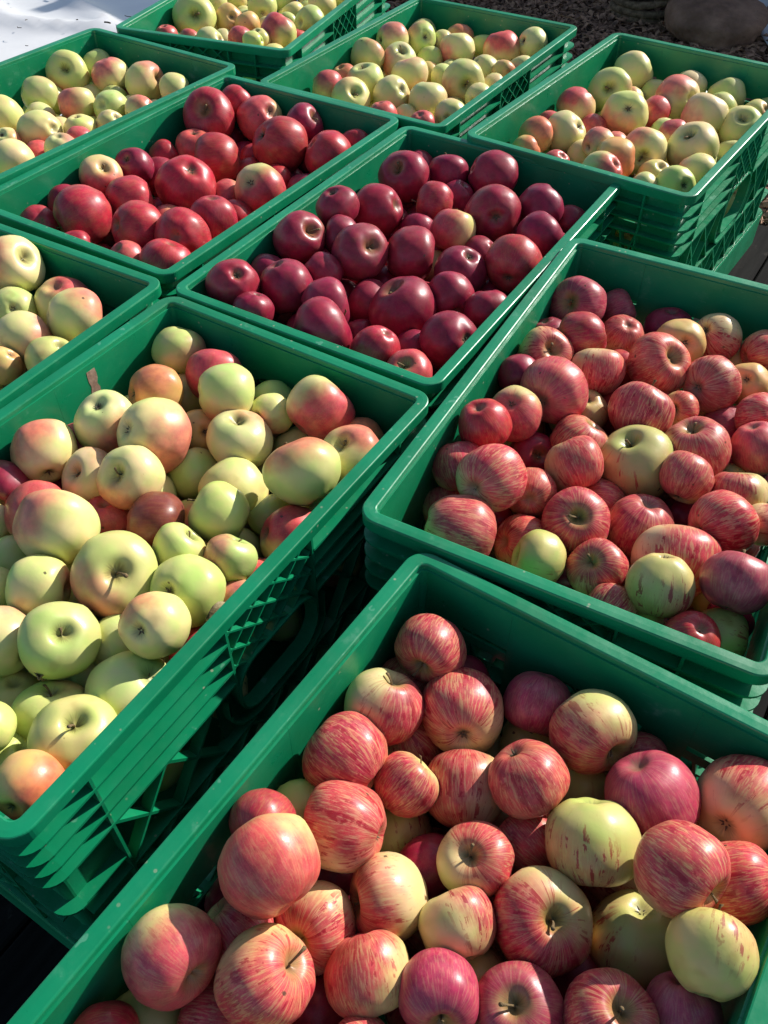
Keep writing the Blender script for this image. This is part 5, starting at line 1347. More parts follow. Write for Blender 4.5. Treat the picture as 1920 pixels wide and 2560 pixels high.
('E','r',[-3348,14637,-1426],318,1.0),
('E','k',[-3322,14628,-2024],288,0.8),
('E','k',[-2853,14338,-1117],308,0.6),
('E','k',[-2822,14374,-1699],306,0.7),
('E','r',[-2342,14028,-997],283,1.0),
('E','k',[-2392,14016,-1542],297,0.6),
('E','r',[-2362,13996,-2108],311,0.85),
('E','r',[-1837,13710,-1057],314,0.92),
('E','r',[-1863,13734,-1648],313,1.0),
('E','r',[-1349,13418,-817],312,1.0),
('E','r',[-1373,13379,-1406],315,1.0),
('E','r',[-1373,13412,-1998],309,1.0),
('E','k',[-3288,15241,-1177],316,0.5),
('E','r',[-3299,15249,-1771],295,1.0),
('E','k',[-2828,14941,-997],312,0.8),
('E','r',[-2798,14911,-1585],278,1.0),
('E','r',[-2789,14918,-2123],307,1.0),
('E','r',[-2310,14619,-817],284,1.0),
('E','d',[-2297,14649,-1363],304,1.0),
('E','r',[-2289,14648,-1939],291,1.0),
('E','r',[-1827,14366,-817],281,1.0),
('E','d',[-1827,14317,-1358],285,1.0),
('E','r',[-1832,14378,-1905],288,1.0),
('E','d',[-1329,14046,-817],316,1.0),
('E','r',[-1323,14033,-1412],293,1.0),
('E','d',[-1317,13981,-1971],300,1.0),
('E','k',[-3235,15837,-997],283,0.8),
('E','k',[-3267,15856,-1542],312,0.7),
('E','d',[-3243,15857,-2131],307,1.0),
('E','r',[-2784,15504,-1537],283,1.0),
('E','k',[-2774,15548,-2082],294,0.6),
('E','r',[-2286,15212,-817],285,1.0),
('E','d',[-2292,15248,-1365],309,1.0),
('E','d',[-2285,15209,-1948],280,1.0),
('E','r',[-1741,14934,-1597],309,0.92),
('E','d',[-1793,14937,-2181],284,1.0),
('E','r',[-1311,14586,-1417],308,1.0),
('E','r',[-1322,14593,-1999],295,1.0),
('E','r',[-823,14332,-1057],295,1.0),
('E','r',[-853,14330,-1620],298,0.92),
('E','k',[-815,14313,-2187],300,0.8),
('E','r',[-2734,16138,-1537],294,1.0),
('E','r',[-2735,16150,-2099],286,1.0),
('E','r',[-2217,15839,-1417],286,1.0),
('E','k',[-2260,15836,-1967],274,0.6),
('E','r',[-1799,15582,-817],311,1.0),
('E','r',[-1743,15547,-1464],303,1.0),
('E','r',[-1760,15529,-2038],281,1.0),
('E','d',[-1250,15235,-817],312,1.0),
('E','k',[-1264,15206,-1405],288,0.8),
('E','k',[-1249,15221,-1956],305,0.8),
('E','r',[-790,14935,-1057],301,1.0),
('E','r',[-771,14933,-1629],287,1.0),
('E','d',[-756,14934,-2180],300,1.0),
('F','y',[-8646,14723,-754],283,0.1),
('F','y',[-8647,14693,-1298],294,0.0),
('F','y',[-8634,14734,-1859],305,0.0),
('F','y',[-8166,14399,-754],290,0.0),
('F','g',[-8165,14370,-1308],317,0.0),
('F','g',[-8146,14419,-1904],306,0.2),
('F','y',[-7729,14088,-754],290,0.38),
('F','y',[-7661,14086,-1308],284,0.1),
('F','y',[-7698,14060,-1854],312,0.25),
('F','y',[-7236,13730,-754],282,0.0),
('F','g',[-7191,13752,-1296],312,0.0),
('F','g',[-7194,13728,-1884],292,0.0),
('F','y',[-6723,13401,-754],289,0.3),
('F','g',[-6741,13395,-1307],278,0.2),
('F','y',[-6736,13411,-1843],277,0.0),
('F','g',[-6226,13106,-754],316,0.0),
('F','g',[-6220,13101,-1348],277,0.0),
('F','y',[-6242,13117,-1883],278,0.0),
('F','g',[-8117,14969,-754],308,0.2),
('F','g',[-8097,14997,-1336],317,0.0),
('F','y',[-8118,15010,-1992],301,0.0),
('F','y',[-7629,14695,-754],276,0.3),
('F','y',[-7599,14659,-1287],296,0.3),
('F','g',[-7645,14663,-1851],275,0.0),
('F','y',[-7136,14345,-754],281,0.25),
('F','y',[-7124,14374,-1296],315,0.0),
('F','g',[-7161,14305,-1889],305,0.0),
('F','g',[-6650,14032,-814],317,0.0),
('F','y',[-6666,14051,-1409],278,0.25),
('F','y',[-6645,14036,-1946],276,0.25),
('F','g',[-6200,13697,-754],305,0.1),
('F','g',[-6177,13691,-1331],314,0.2),
('F','g',[-6188,13712,-1922],283,0.0),
('F','g',[-8055,15592,-754],317,0.1),
('F','y',[-8052,15589,-1349],279,0.25),
('F','g',[-8052,15602,-1888],279,0.2),
('F','y',[-7550,15262,-754],305,0.1),
('F','g',[-7578,15270,-1332],294,0.2),
('F','y',[-7588,15304,-1893],308,0.3),
('F','y',[-7118,14923,-814],304,0.25),
('F','g',[-7139,14975,-1390],276,0.0),
('F','y',[-7069,14950,-1923],282,0.42),
('F','y',[-6637,14633,-754],284,0.25),
('F','g',[-6599,14642,-1300],295,0.2),
('F','y',[-6617,14625,-1863],312,0.25),
('F','y',[-6160,14328,-1054],287,0.0),
('F','y',[-6095,14353,-1604],277,0.38),
('F','y',[-6136,14273,-2139],295,0.42),
('F','y',[-5648,13990,-754],308,0.0),
('F','y',[-5665,13960,-1395],312,0.25),
('F','g',[-5645,13980,-1983],292,0.1),
('F','y',[-7485,15881,-754],302,0.25),
('F','y',[-7546,15866,-1326],307,0.1),
('F','y',[-7530,15856,-1906],294,0.0),
('F','y',[-7040,15519,-754],314,0.0),
('F','y',[-7027,15561,-1345],290,0.25),
('F','y',[-7048,15527,-1901],295,0.0),
('F','g',[-6530,15228,-994],308,0.2),
('F','y',[-6558,15231,-1576],303,0.1),
('F','y',[-6081,14899,-1174],285,0.0),
('F','g',[-6052,14935,-1721],295,0.0),
('F','g',[-5616,14597,-994],307,0.2),
('F','y',[-5610,14603,-1574],276,0.25),
('F','y',[-5594,14593,-2109],314,0.38),
('F','y',[-7479,16506,-754],298,0.3),
('F','y',[-7494,16498,-1320],304,0.3),
('F','g',[-7486,16466,-1896],284,0.1),
('F','g',[-6990,16148,-1054],317,0.1),
('F','y',[-7003,16153,-1649],308,0.3),
('F','y',[-6512,15828,-814],315,0.25),
('F','y',[-6507,15845,-1406],304,0.0),
('F','y',[-6479,15826,-1982],276,0.25),
('F','y',[-6026,15513,-1054],276,0.42),
('F','y',[-6040,15502,-1587],288,0.1),
('F','y',[-5982,15491,-2139],310,0.1),
('F','y',[-5545,15179,-994],287,0.0),
('F','y',[-5531,15151,-1544],297,0.25),
('F','y',[-5064,14848,-754],298,0.42),
('F','y',[-5077,14868,-1320],280,0.25),
('F','y',[-5110,14889,-1860],318,0.38),
('F','y',[-6970,16773,-934],279,0.0),
('F','y',[-6919,16753,-1473],311,0.0),
('F','g',[-6923,16711,-2059],316,0.0),
('F','g',[-6467,16446,-1234],300,0.0),
('F','g',[-6487,16427,-1804],295,0.0),
('F','y',[-5985,16168,-754],287,0.0),
('F','y',[-5946,16072,-1305],295,0.25),
('F','y',[-5968,16090,-1868],301,0.3),
('F','g',[-5466,15797,-1054],275,0.2),
('F','y',[-5510,15802,-1586],284,0.1),
('F','y',[-5486,15805,-2133],297,0.0),
('F','g',[-5017,15460,-814],301,0.0),
('F','y',[-4991,15437,-1385],292,0.1),
('F','g',[-5015,15448,-1943],281,0.0),
('F','g',[-6889,17363,-934],275,0.2),
('F','y',[-6868,17356,-1467],286,0.0),
('F','g',[-6896,17352,-2016],291,0.0),
('F','g',[-6399,17039,-1054],295,0.0),
('F','y',[-6366,17048,-1617],291,0.1),
('F','g',[-5893,16712,-994],279,0.1),
('F','g',[-5898,16748,-1533],282,0.2),
('F','y',[-5930,16690,-2075],288,0.0),
('F','g',[-5464,16410,-874],297,0.0),
('F','y',[-5438,16409,-1439],299,0.25),
('F','y',[-5434,16405,-2007],277,0.25),
('F','y',[-4961,16115,-994],275,0.3),
('F','y',[-4966,16071,-1527],289,0.3),
('F','y',[-4989,16059,-2081],302,0.1),
('F','y',[-4486,15730,-754],276,0.3),
('F','y',[-4421,15770,-1288],303,0.3),
('F','g',[-4480,15765,-1863],294,0.0),
('F','y',[-6329,17655,-1234],285,0.0),
('F','g',[-6350,17668,-1781],307,0.0),
('F','g',[-5887,17304,-754],284,0.0),
('F','g',[-5867,17344,-1300],306,0.0),
('F','y',[-5860,17315,-1878],315,0.1),
('F','y',[-5384,17026,-814],306,0.42),
('F','g',[-5378,16975,-1393],289,0.0),
('F','g',[-5384,17023,-1947],298,0.0),
('F','g',[-4905,16670,-994],299,0.2),
('F','y',[-4908,16709,-1562],280,0.38),
('F','y',[-4895,16684,-2103],297,0.0),
('F','y',[-4422,16358,-994],309,0.3),
('F','y',[-4390,16344,-1578],296,0.1),
('F','g',[-4438,16374,-2141],311,0.1),
('F','y',[-6329,18237,-1114],287,0.1),
('F','y',[-6301,18232,-1665],281,0.25),
('F','y',[-5806,17941,-814],277,0.3),
('F','g',[-5827,17922,-1349],285,0.0),
('F','y',[-5792,17897,-1896],309,0.25),
('F','g',[-5333,17629,-754],305,0.2),
('F','g',[-5336,17587,-1332],313,0.1),
('F','y',[-5325,17609,-1981],282,0.25),
('F','y',[-4854,17246,-754],301,0.0),
('F','y',[-4854,17260,-1325],300,0.0),
('F','y',[-4841,17291,-1895],304,0.0),
('F','y',[-4361,16973,-754],285,0.38),
('F','g',[-4388,16978,-1301],290,0.0),
('F','y',[-4347,16980,-1857],307,0.42),
('F','y',[-3895,16646,-754],317,0.3),
('F','y',[-3868,16629,-1349],305,0.1),
('F','g',[-3894,16622,-1927],315,0.1),
('F','y',[-5747,18529,-1414],285,0.1),
('F','y',[-5719,18518,-1961],278,0.1),
('F','y',[-5277,18220,-1474],286,0.25),
('F','y',[-5262,18191,-2023],282,0.42),
('F','y',[-4778,17854,-1054],274,0.1),
('F','y',[-4802,17891,-1585],275,0.3),
('F','y',[-4768,17855,-2117],315,0.3),
('F','y',[-4308,17567,-934],305,0.1),
('F','y',[-4339,17590,-1512],281,0.3),
('F','y',[-4320,17526,-2114],284,0.0),
('F','g',[-3836,17246,-994],313,0.0),
('F','y',[-3840,17207,-1583],306,0.1),
('G','g',[-4935,19552,-685],300,0.0),
('G','g',[-4941,19593,-1256],317,0.0),
('G','g',[-4879,19552,-1791],276,0.0),
('G','g',[-4372,19363,-685],302,0.2),
('G','y',[-4404,19355,-1258],293,0.1),
('G','g',[-4365,19351,-1818],293,0.0),
('G','g',[-3852,19156,-685],300,0.2),
('G','g',[-3838,19119,-1255],284,0.0),
('G','g',[-3838,19130,-1802],281,0.2),
('G','y',[-3320,18948,-685],309,0.1),
('G','g',[-3315,18950,-1328],281,0.2),
('G','g',[-3311,18976,-1869],315,0.0),
('G','g',[-2784,18772,-685],291,0.05),
('G','g',[-2743,18754,-1242],297,0.2),
('G','g',[-2773,18705,-1808],294,0.0),
('G','g',[-2223,18527,-685],316,0.05),
('G','y',[-2212,18551,-1279],317,0.0),
('G','g',[-2256,18569,-1875],301,0.2),
('G','g',[-4470,19973,-805],284,0.2),
('G','g',[-4425,19937,-1351],283,0.0),
('G','y',[-4449,19958,-1895],290,0.1),
('G','y',[-3931,19745,-925],283,0.1),
('G','y',[-3933,19772,-1470],274,0.1),
('G','g',[-3932,19757,-2002],278,0.0),
('G','y',[-3416,19537,-745],285,0.0),
('G','y',[-3352,19523,-1292],282,0.1),
('G','y',[-3351,19562,-1836],299,0.0),
('G','g',[-2871,19343,-685],316,0.2),
('G','g',[-2826,19348,-1279],314,0.05),
('G','g',[-2853,19321,-1930],310,0.2),
('G','y',[-2311,19158,-685],297,0.1),
('G','g',[-2272,19140,-1311],280,0.0),
('G','g',[-2286,19168,-1851],287,0.2),
('G','g',[-4562,20511,-865],292,0.05),
('G','y',[-4557,20535,-1423],309,0.1),
('G','y',[-4530,20544,-2006],310,0.1),
('G','g',[-4034,20351,-805],284,0.05),
('G','g',[-4002,20352,-1351],300,0.2),
('G','g',[-4015,20361,-2042],297,0.05),
('G','y',[-3476,20149,-805],279,0.1),
('G','g',[-3455,20121,-1343],293,0.2),
('G','g',[-3496,20155,-1902],297,0.0),
('G','y',[-2884,19940,-925],306,0.0),
('G','y',[-2920,19954,-1504],311,0.0),
('G','y',[-2366,19749,-685],313,0.1),
('G','g',[-2414,19730,-1275],277,0.2),
('G','g',[-2416,19743,-1811],295,0.0),
('G','g',[-1861,19549,-685],275,0.05),
('G','g',[-1855,19557,-1218],293,0.0),
('G','g',[-1833,19557,-1779],308,0.05),
('G','y',[-4091,20968,-985],313,0.0),
('G','g',[-4111,20953,-1575],301,0.0),
('G','y',[-3547,20794,-1165],302,0.1),
('G','g',[-3543,20769,-1739],284,0.0),
('G','y',[-3039,20542,-925],287,0.0),
('G','y',[-3021,20514,-1475],290,0.0),
('G','y',[-2987,20533,-2029],297,0.0),
('G','y',[-2458,20329,-985],286,0.1),
('G','y',[-2461,20318,-1534],314,0.0),
('G','g',[-1926,20175,-805],290,0.0),
('G','g',[-1892,20114,-1360],308,0.2),
('G','y',[-1937,20141,-1941],275,0.0),
('G','g',[-4157,21572,-805],308,0.05),
('G','g',[-4206,21548,-1388],278,0.0),
('G','g',[-4180,21578,-1925],280,0.0),
('G','g',[-3659,21354,-985],281,0.2),
('G','g',[-3633,21328,-1526],300,0.2),
('G','y',[-3085,21144,-985],281,0.0),
('G','y',[-3100,21190,-1526],302,0.1),
('G','y',[-2575,20963,-745],309,0.0),
('G','y',[-2559,20948,-1329],283,0.0),
('G','g',[-2579,20961,-1873],285,0.0),
('G','g',[-2028,20745,-1225],307,0.15),
('G','g',[-2029,20751,-1805],299,0.0),
('G','y',[-1496,20564,-685],301,0.0),
('G','y',[-1444,20521,-1256],295,0.1),
('G','g',[-1501,20546,-1819],300,0.2),
('G','g',[-3711,21896,-685],302,0.2),
('G','y',[-3736,21934,-1258],317,0.0),
('G','g',[-3734,21960,-1853],282,0.0),
('G','y',[-3168,21761,-745],291,0.1),
('G','g',[-3159,21746,-1302],294,0.0),
('G','g',[-3184,21744,-1863],306,0.05),
('G','y',[-2635,21541,-685],291,0.1),
('G','y',[-2646,21532,-1242],309,0.0),
('G','y',[-2662,21515,-1825],315,0.0),
('G','y',[-2092,21336,-865],289,0.1),
('G','g',[-2076,21342,-1419],289,0.05),
('G','y',[-2081,21340,-1973],296,0.1),
('G','y',[-1563,21141,-985],280,0.0),
('G','y',[-1582,21080,-1525],309,0.1),
('G','y',[-3835,22538,-925],315,0.1),
('G','y',[-3818,22516,-1517],316,0.1),
('G','g',[-3254,22332,-745],279,0.0),
('G','g',[-3260,22340,-1283],278,0.05),
('G','g',[-3245,22338,-1820],313,0.0),
('G','y',[-2791,22157,-985],280,0.1),
('G','g',[-2724,22157,-1525],315,0.05),
('G','g',[-2183,21974,-1165],311,0.0),
('G','y',[-2220,21949,-1752],304,0.1),
('G','g',[-1635,21738,-865],282,0.2),
('G','g',[-1646,21718,-1409],315,0.2),
('G','g',[-1612,21721,-2001],290,0.0),
('G','g',[-1126,21549,-685],299,0.05),
('G','g',[-1102,21533,-1253],311,0.2),
('G','y',[-1109,21512,-1840],290,0.0),
('G','y',[-3363,22948,-865],281,0.1),
('G','g',[-3352,22967,-1407],301,0.2),
('G','g',[-3338,22936,-1979],292,0.2),
('G','y',[-2839,22722,-685],318,0.0),
('G','g',[-2826,22764,-1283],289,0.0),
('G','g',[-2809,22741,-1836],283,0.15),
('G','y',[-2276,22541,-1165],317,0.1),
('G','y',[-2230,22543,-1760],291,0.1),
('G','g',[-1714,22363,-925],281,0.2),
('G','y',[-1741,22325,-1466],291,0.1),
('G','g',[-1734,22317,-2022],282,0.15),
('G','y',[-1140,22145,-865],314,0.1),
('G','g',[-1216,22150,-1456],300,0.2),
('G','y',[-1207,22140,-2026],277,0.0),
('G','g',[-3456,23551,-1045],314,0.2),
('G','g',[-3462,23521,-1636],298,0.2),
('G','g',[-2899,23334,-685],275,0.15),
('G','y',[-2956,23314,-1218],276,0.1),
('G','g',[-2892,23333,-1752],317,0.05),
('G','g',[-2345,23098,-925],277,0.2),
('G','y',[-2359,23144,-1461],295,0.1),
('G','y',[-2362,23155,-2023],305,0.1),
('G','g',[-1790,22927,-745],287,0.2),
('G','g',[-1804,22961,-1296],296,0.0),
('G','y',[-1812,22918,-1860],316,0.1),
('G','y',[-1242,22723,-805],312,0.0),
('G','y',[-1280,22701,-1393],308,0.0),
('G','g',[-1279,22726,-1975],318,0.15),
('G','y',[-727,22543,-685],282,0.1),
('G','y',[-741,22570,-1228],309,0.0),
('G','y',[-744,22487,-1811],313,0.1),
('G','y',[-2966,23921,-685],307,0.0),
('G','g',[-3012,23950,-1266],298,0.05),
('G','g',[-2965,23936,-1832],280,0.05),
('G','g',[-2405,23704,-1165],314,0.0),
('G','y',[-2470,23721,-1756],275,0.0),
('G','y',[-1876,23539,-685],276,0.0),
('G','y',[-1881,23519,-1219],301,0.1),
('G','g',[-1909,23518,-1791],278,0.2),
('G','g',[-1374,23310,-685],296,0.2),
('G','y',[-1315,23326,-1249],279,0.0),
('G','y',[-1358,23306,-1788],291,0.0),
('G','y',[-789,23112,-865],290,0.1),
('G','g',[-803,23125,-1420],319,0.0),
('G','y',[-845,23158,-2018],295,0.1),
('H','y',[-1704,16898,-821],310,0.0),
('H','y',[-1689,16873,-1407],315,0.05),
('H','y',[-1739,16911,-1999],284,0.0),
('H','y',[-1248,16557,-821],312,0.15),
('H','y',[-1212,16598,-1649],300,0.05),
('H','y',[-716,16294,-821],303,0.0),
('H','y',[-740,16252,-1396],307,0.0),
('H','y',[-730,16251,-1977],285,0.05),
('H','y',[-229,15993,-821],292,0.05),
('H','y',[-242,15989,-1379],306,0.33),
('H','g',[-252,15983,-1958],289,0.1),
('H','g',[269,15690,-821],279,0.0),
('H','y',[240,15697,-1360],314,0.28),
('H','y',[295,15685,-1950],293,0.0),
('H','y',[753,15375,-821],300,0.0),
('H','y',[761,15371,-1451],310,0.25),
('H','y',[751,15380,-2036],308,0.1),
('H','y',[-1184,17162,-821],282,0.33),
('H','y',[-1184,17187,-1364],303,0.0),
('H','g',[-1186,17191,-1939],316,0.18),
('H','y',[-720,16913,-1061],287,0.25),
('H','g',[-656,16870,-1612],308,0.0),
('H','y',[-657,16868,-2194],313,0.0),
('H','y',[-189,16597,-1061],283,0.0),
('H','y',[-170,16598,-1606],307,0.15),
('H','g',[-180,16599,-2187],289,0.25),
('H','y',[313,16288,-941],290,0.1),
('H','g',[289,16325,-1496],290,0.18),
('H','y',[274,16276,-2051],292,0.3),
('H','y',[761,15969,-1061],300,0.0),
('H','y',[805,15983,-1632],318,0.1),
('H','g',[-1157,17792,-1121],301,0.0),
('H','y',[-1124,17798,-1693],276,0.05),
('H','y',[-653,17515,-1061],305,0.0),
('H','g',[-683,17478,-1639],287,0.18),
('H','y',[-663,17520,-2190],310,0.0),
('H','y',[-154,17228,-1001],289,0.2),
('H','y',[-182,17163,-1554],276,0.0),
('H','y',[-152,17249,-2088],301,0.28),
('H','y',[332,16840,-1301],311,0.28),
('H','y',[324,16928,-1828],276,0.0),
('H','y',[829,16619,-941],285,0.1),
('H','y',[827,16586,-1488],294,0.05),
('H','y',[826,16596,-2049],305,0.0),
('H','g',[1301,16272,-1121],301,0.18),
('H','y',[1343,16290,-1753],281,0.05),
('H','y',[-638,18132,-1121],305,0.0),
('H','y',[-621,18097,-1699],290,0.15),
('H','y',[-119,17795,-1061],287,0.05),
('H','y',[-151,17772,-1612],314,0.0),
('H','y',[-132,17800,-2203],292,0.0),
('H','y',[368,17492,-1121],290,0.0),
('H','y',[358,17509,-1676],288,0.15),
('H','y',[838,17194,-1181],316,0.33),
('H','g',[825,17221,-1775],300,0.25),
('H','y',[1345,16901,-941],280,0.0),
('H','y',[1339,16870,-1481],291,0.1),
('H','y',[1375,16927,-2038],312,0.1),
('H','y',[-616,18718,-1001],285,0.0),
('H','g',[-617,18699,-1548],302,0.1),
('H','y',[-610,18704,-2121],290,0.0),
('H','y',[-89,18390,-941],276,0.1),
('H','y',[-124,18437,-1475],316,0.0),
('H','y',[-131,18394,-2068],308,0.15),
('H','g',[364,18072,-941],280,0.25),
('H','y',[408,18110,-1481],291,0.05),
('H','g',[366,18085,-2038],303,0.18),
('H','y',[852,17796,-821],308,0.33),
('H','g',[856,17819,-1403],279,0.18),
('H','g',[857,17785,-1942],305,0.0),
('H','g',[1375,17469,-881],278,0.18),
('H','g',[1367,17536,-1418],286,0.0),
('H','g',[1376,17502,-1967],312,0.0),
('H','g',[1852,17186,-1061],297,0.18),
('H','g',[1844,17211,-1627],288,0.0),
('H','g',[1874,17220,-2179],302,0.0),
('H','y',[-114,19046,-941],296,0.1),
('H','g',[-79,19026,-1506],317,0.18),
('H','y',[-98,19019,-2102],310,0.2),
('H','y',[426,18730,-1121],289,0.0),
('H','y',[428,18698,-1674],303,0.2),
('H','y',[907,18403,-1001],295,0.1),
('H','g',[925,18393,-1563],291,0.1),
('H','g',[911,18429,-2119],306,0.18),
('H','y',[1400,18069,-1181],294,0.15),
('H','y',[1386,18120,-1743],314,0.0),
('H','y',[1863,17769,-1061],278,0.25),
('H','g',[1881,17840,-1598],313,0.18),
('H','y',[1913,17804,-2187],305,0.33),
('H','y',[-67,19619,-821],276,0.2),
('H','y',[-42,19640,-1355],289,0.28),
('H','y',[-28,19604,-1909],318,0.1),
('H','y',[432,19294,-1121],292,0.15),
('H','y',[442,19315,-1680],306,0.28),
('H','g',[939,18992,-1361],305,0.18),
('H','y',[914,19013,-1939],318,0.3),
('H','y',[1418,18700,-1181],283,0.1),
('H','g',[1453,18721,-1725],295,0.1),
('H','y',[1907,18388,-1121],305,0.2),
('H','y',[1910,18394,-1699],305,0.1),
('H','y',[2418,18054,-1181],288,0.05),
('H','y',[2395,18115,-1733],300,0.25),
('H','y',[475,19861,-881],300,0.0),
('H','y',[457,19916,-1451],295,0.25),
('H','g',[499,19906,-2014],287,0.18),
('H','y',[971,19623,-1241],296,0.05),
('H','g',[975,19628,-1805],309,0.18),
('H','y',[1442,19292,-821],292,0.2),
('H','y',[1514,19316,-1379],295,0.2),
('H','y',[1468,19304,-1940],294,0.0),
('H','y',[1928,19027,-1121],317,0.1),
('H','y',[1960,18987,-1717],282,0.3),
('H','y',[2455,18698,-1061],287,0.0),
('H','g',[2450,18701,-1611],287,0.0),
('H','y',[2430,18711,-2161],302,0.33),
('H','y',[506,20529,-821],316,0.0),
('H','y',[490,20511,-1416],315,0.1),
('H','g',[517,20518,-2009],285,0.18),
('H','g',[1017,20236,-941],276,0.0),
('H','y',[1004,20193,-1475],290,0.3),
('H','y',[1011,20205,-2030],281,0.3),
('H','y',[1494,19879,-1181],279,0.1),
('H','y',[1514,19919,-1720],293,0.3),
('H','y',[1992,19565,-881],278,0.25),
('H','y',[1990,19644,-1418],291,0.28),
('H','y',[1960,19629,-1974],293,0.0),
('H','y',[2485,19275,-821],311,0.05),
('H','g',[2470,19297,-1407],280,0.18),
('H','y',[2484,19289,-1947],307,0.3),
('H','y',[2983,19005,-1121],274,0.0),
('H','y',[2968,18985,-1653],277,0.05),
('H','y',[2963,19006,-2188],279,0.05),
('H','y',[1036,20782,-1001],281,0.0),
('H','y',[1066,20822,-1542],288,0.15),
('H','y',[1016,20840,-2094],284,0.05),
('H','y',[1524,20517,-1541],298,0.05),
('H','g',[1525,20516,-2108],277,0.0),
('H','y',[2048,20204,-1481],295,0.0),
('H','y',[1995,20211,-2043],282,0.1),
('H','y',[2530,19894,-1121],281,0.33),
('H','y',[2518,19916,-1662],279,0.2),
('H','y',[2526,19907,-2201],290,0.1),
('H','y',[3051,19637,-941],284,0.0),
('H','g',[2992,19623,-1487],307,0.18),
('H','y',[3010,19636,-2067],301,0.3),
('I','y',[1979,14293,-710],282,0.32),
('I','y',[1926,14302,-1252],275,0.1),
('I','y',[1951,14312,-1785],307,0.35),
('I','y',[2426,13961,-770],301,0.1),
('I','g',[2434,13996,-1342],279,0.0),
('I','y',[2406,13995,-1881],295,0.35),
('I','g',[2894,13681,-710],276,0.15),
('I','y',[2908,13658,-1244],290,0.35),
('I','g',[2888,13677,-1799],318,0.0),
('I','y',[3367,13350,-830],318,0.2),
('I','y',[3376,13306,-1427],299,0.2),
('I','y',[3369,13357,-1996],311,0.12),
('I','y',[3863,13011,-710],306,0.0),
('I','g',[3869,12988,-1289],284,0.0),
('I','y',[3856,13039,-1835],278,0.08),
('I','y',[4309,12671,-710],301,0.35),
('I','y',[4348,12672,-1281],314,0.1),
('I','y',[4308,12683,-1872],318,0.35),
('I','y',[2502,14573,-950],288,0.0),
('I','g',[2494,14557,-1502],305,0.0),
('I','y',[2485,14594,-2079],283,0.1),
('I','y',[2980,14242,-950],306,0.0),
('I','y',[2954,14239,-1528],278,0.1),
('I','y',[2983,14254,-2065],296,0.35),
('I','y',[3444,13911,-770],302,0.35),
('I','y',[3421,13919,-1343],307,0.1),
('I','y',[3436,13917,-1924],315,0.08),
('I','y',[3915,13613,-770],277,0.08),
('I','y',[3886,13592,-1306],291,0.32),
('I','y',[3923,13598,-1863],290,0.2),
('I','y',[4350,13268,-950],309,0.12),
('I','y',[4389,13276,-1534],276,0.2),
('I','y',[4354,13260,-2068],275,0.32),
('I','y',[2565,15223,-950],300,0.12),
('I','y',[2556,15236,-1520],296,0.12),
('I','g',[2530,15220,-2085],297,0.0),
('I','g',[3003,14851,-830],300,0.05),
('I','y',[2999,14875,-1400],277,0.1),
('I','g',[3050,14882,-1935],308,0.0),
('I','y',[3523,14537,-950],300,0.0),
('I','y',[3449,14564,-1520],278,0.12),
('I','g',[3501,14525,-2058],305,0.0),
('I','g',[3959,14182,-950],299,0.05),
('I','y',[3976,14218,-1519],300,0.0),
('I','y',[4427,13870,-1130],308,0.1),
('I','g',[4436,13861,-1712],287,0.15),
('I','g',[4911,13590,-950],278,0.0),
('I','y',[4927,13559,-1487],311,0.35),
('I','y',[4908,13535,-2073],279,0.0),
('I','g',[3051,15433,-1070],295,0.0),
('I','y',[3120,15476,-1632],278,0.25),
('I','g',[3579,15113,-1190],291,0.0),
('I','g',[3563,15138,-1746],301,0.0),
('I','y',[4037,14816,-830],280,0.0),
('I','y',[4068,14796,-1369],289,0.1),
('I','y',[4040,14816,-1923],305,0.2),
('I','y',[4521,14462,-1070],285,0.12),
('I','y',[4527,14462,-1617],302,0.35),
('I','g',[4971,14161,-950],287,0.0),
('I','y',[5029,14130,-1501],278,0.35),
('I','y',[5026,14141,-2037],301,0.12),
('I','y',[3167,16074,-1010],306,0.32),
('I','g',[3141,16086,-1590],300,0.0),
('I','g',[3602,15716,-1070],302,0.0),
('I','y',[3610,15767,-1643],304,0.2),
('I','y',[4098,15404,-710],286,0.35),
('I','y',[4104,15414,-1258],301,0.1),
('I','y',[4095,15419,-1830],282,0.0),
('I','y',[4546,15074,-830],306,0.2),
('I','y',[4577,15088,-1409],282,0.0),
('I','y',[4576,15091,-1952],289,0.0),
('I','y',[5050,14747,-950],283,0.1),
('I','g',[5056,14750,-1495],295,0.0),
('I','y',[5106,14797,-2058],278,0.1),
('I','y',[5543,14433,-890],291,0.35),
('I','g',[5526,14422,-1447],304,0.05),
('I','g',[5570,14391,-2023],300,0.0),
('I','y',[3722,16335,-1010],280,0.0),
('I','g',[3647,16335,-1550],318,0.15),
('I','g',[4163,16026,-1010],306,0.0),
('I','g',[4176,16014,-1588],299,0.05),
('I','g',[4647,15624,-770],276,0.0),
('I','y',[4639,15646,-1304],286,0.1),
('I','y',[4626,15704,-1852],295,0.1),
('I','y',[5163,15331,-950],281,0.2),
('I','y',[5119,15347,-1491],285,0.0),
('I','y',[5156,15386,-2038],290,0.2),
('I','y',[5597,15075,-770],281,0.25),
('I','y',[5630,15029,-1311],289,0.08),
('I','y',[5597,15046,-1865],315,0.12),
('I','y',[3747,16950,-770],281,0.35),
('I','y',[3716,16950,-1311],290,0.0),
('I','y',[3732,16939,-1866],318,0.0),
('I','g',[4231,16610,-770],284,0.0),
('I','y',[4229,16623,-1316],280,0.2),
('I','y',[4233,16627,-1855],303,0.35),
('I','y',[4706,16289,-950],292,0.32),
('I','y',[4730,16314,-1507],299,0.0),
('I','g',[4716,16283,-2076],304,0.0),
('I','y',[5152,15974,-710],294,0.35),
('I','y',[5183,15966,-1271],303,0.0),
('I','y',[5190,15961,-1846],295,0.0),
('I','y',[5657,15624,-830],305,0.35),
('I','y',[5684,15619,-1407],317,0.1),
('I','y',[5637,15623,-2003],277,0.35),
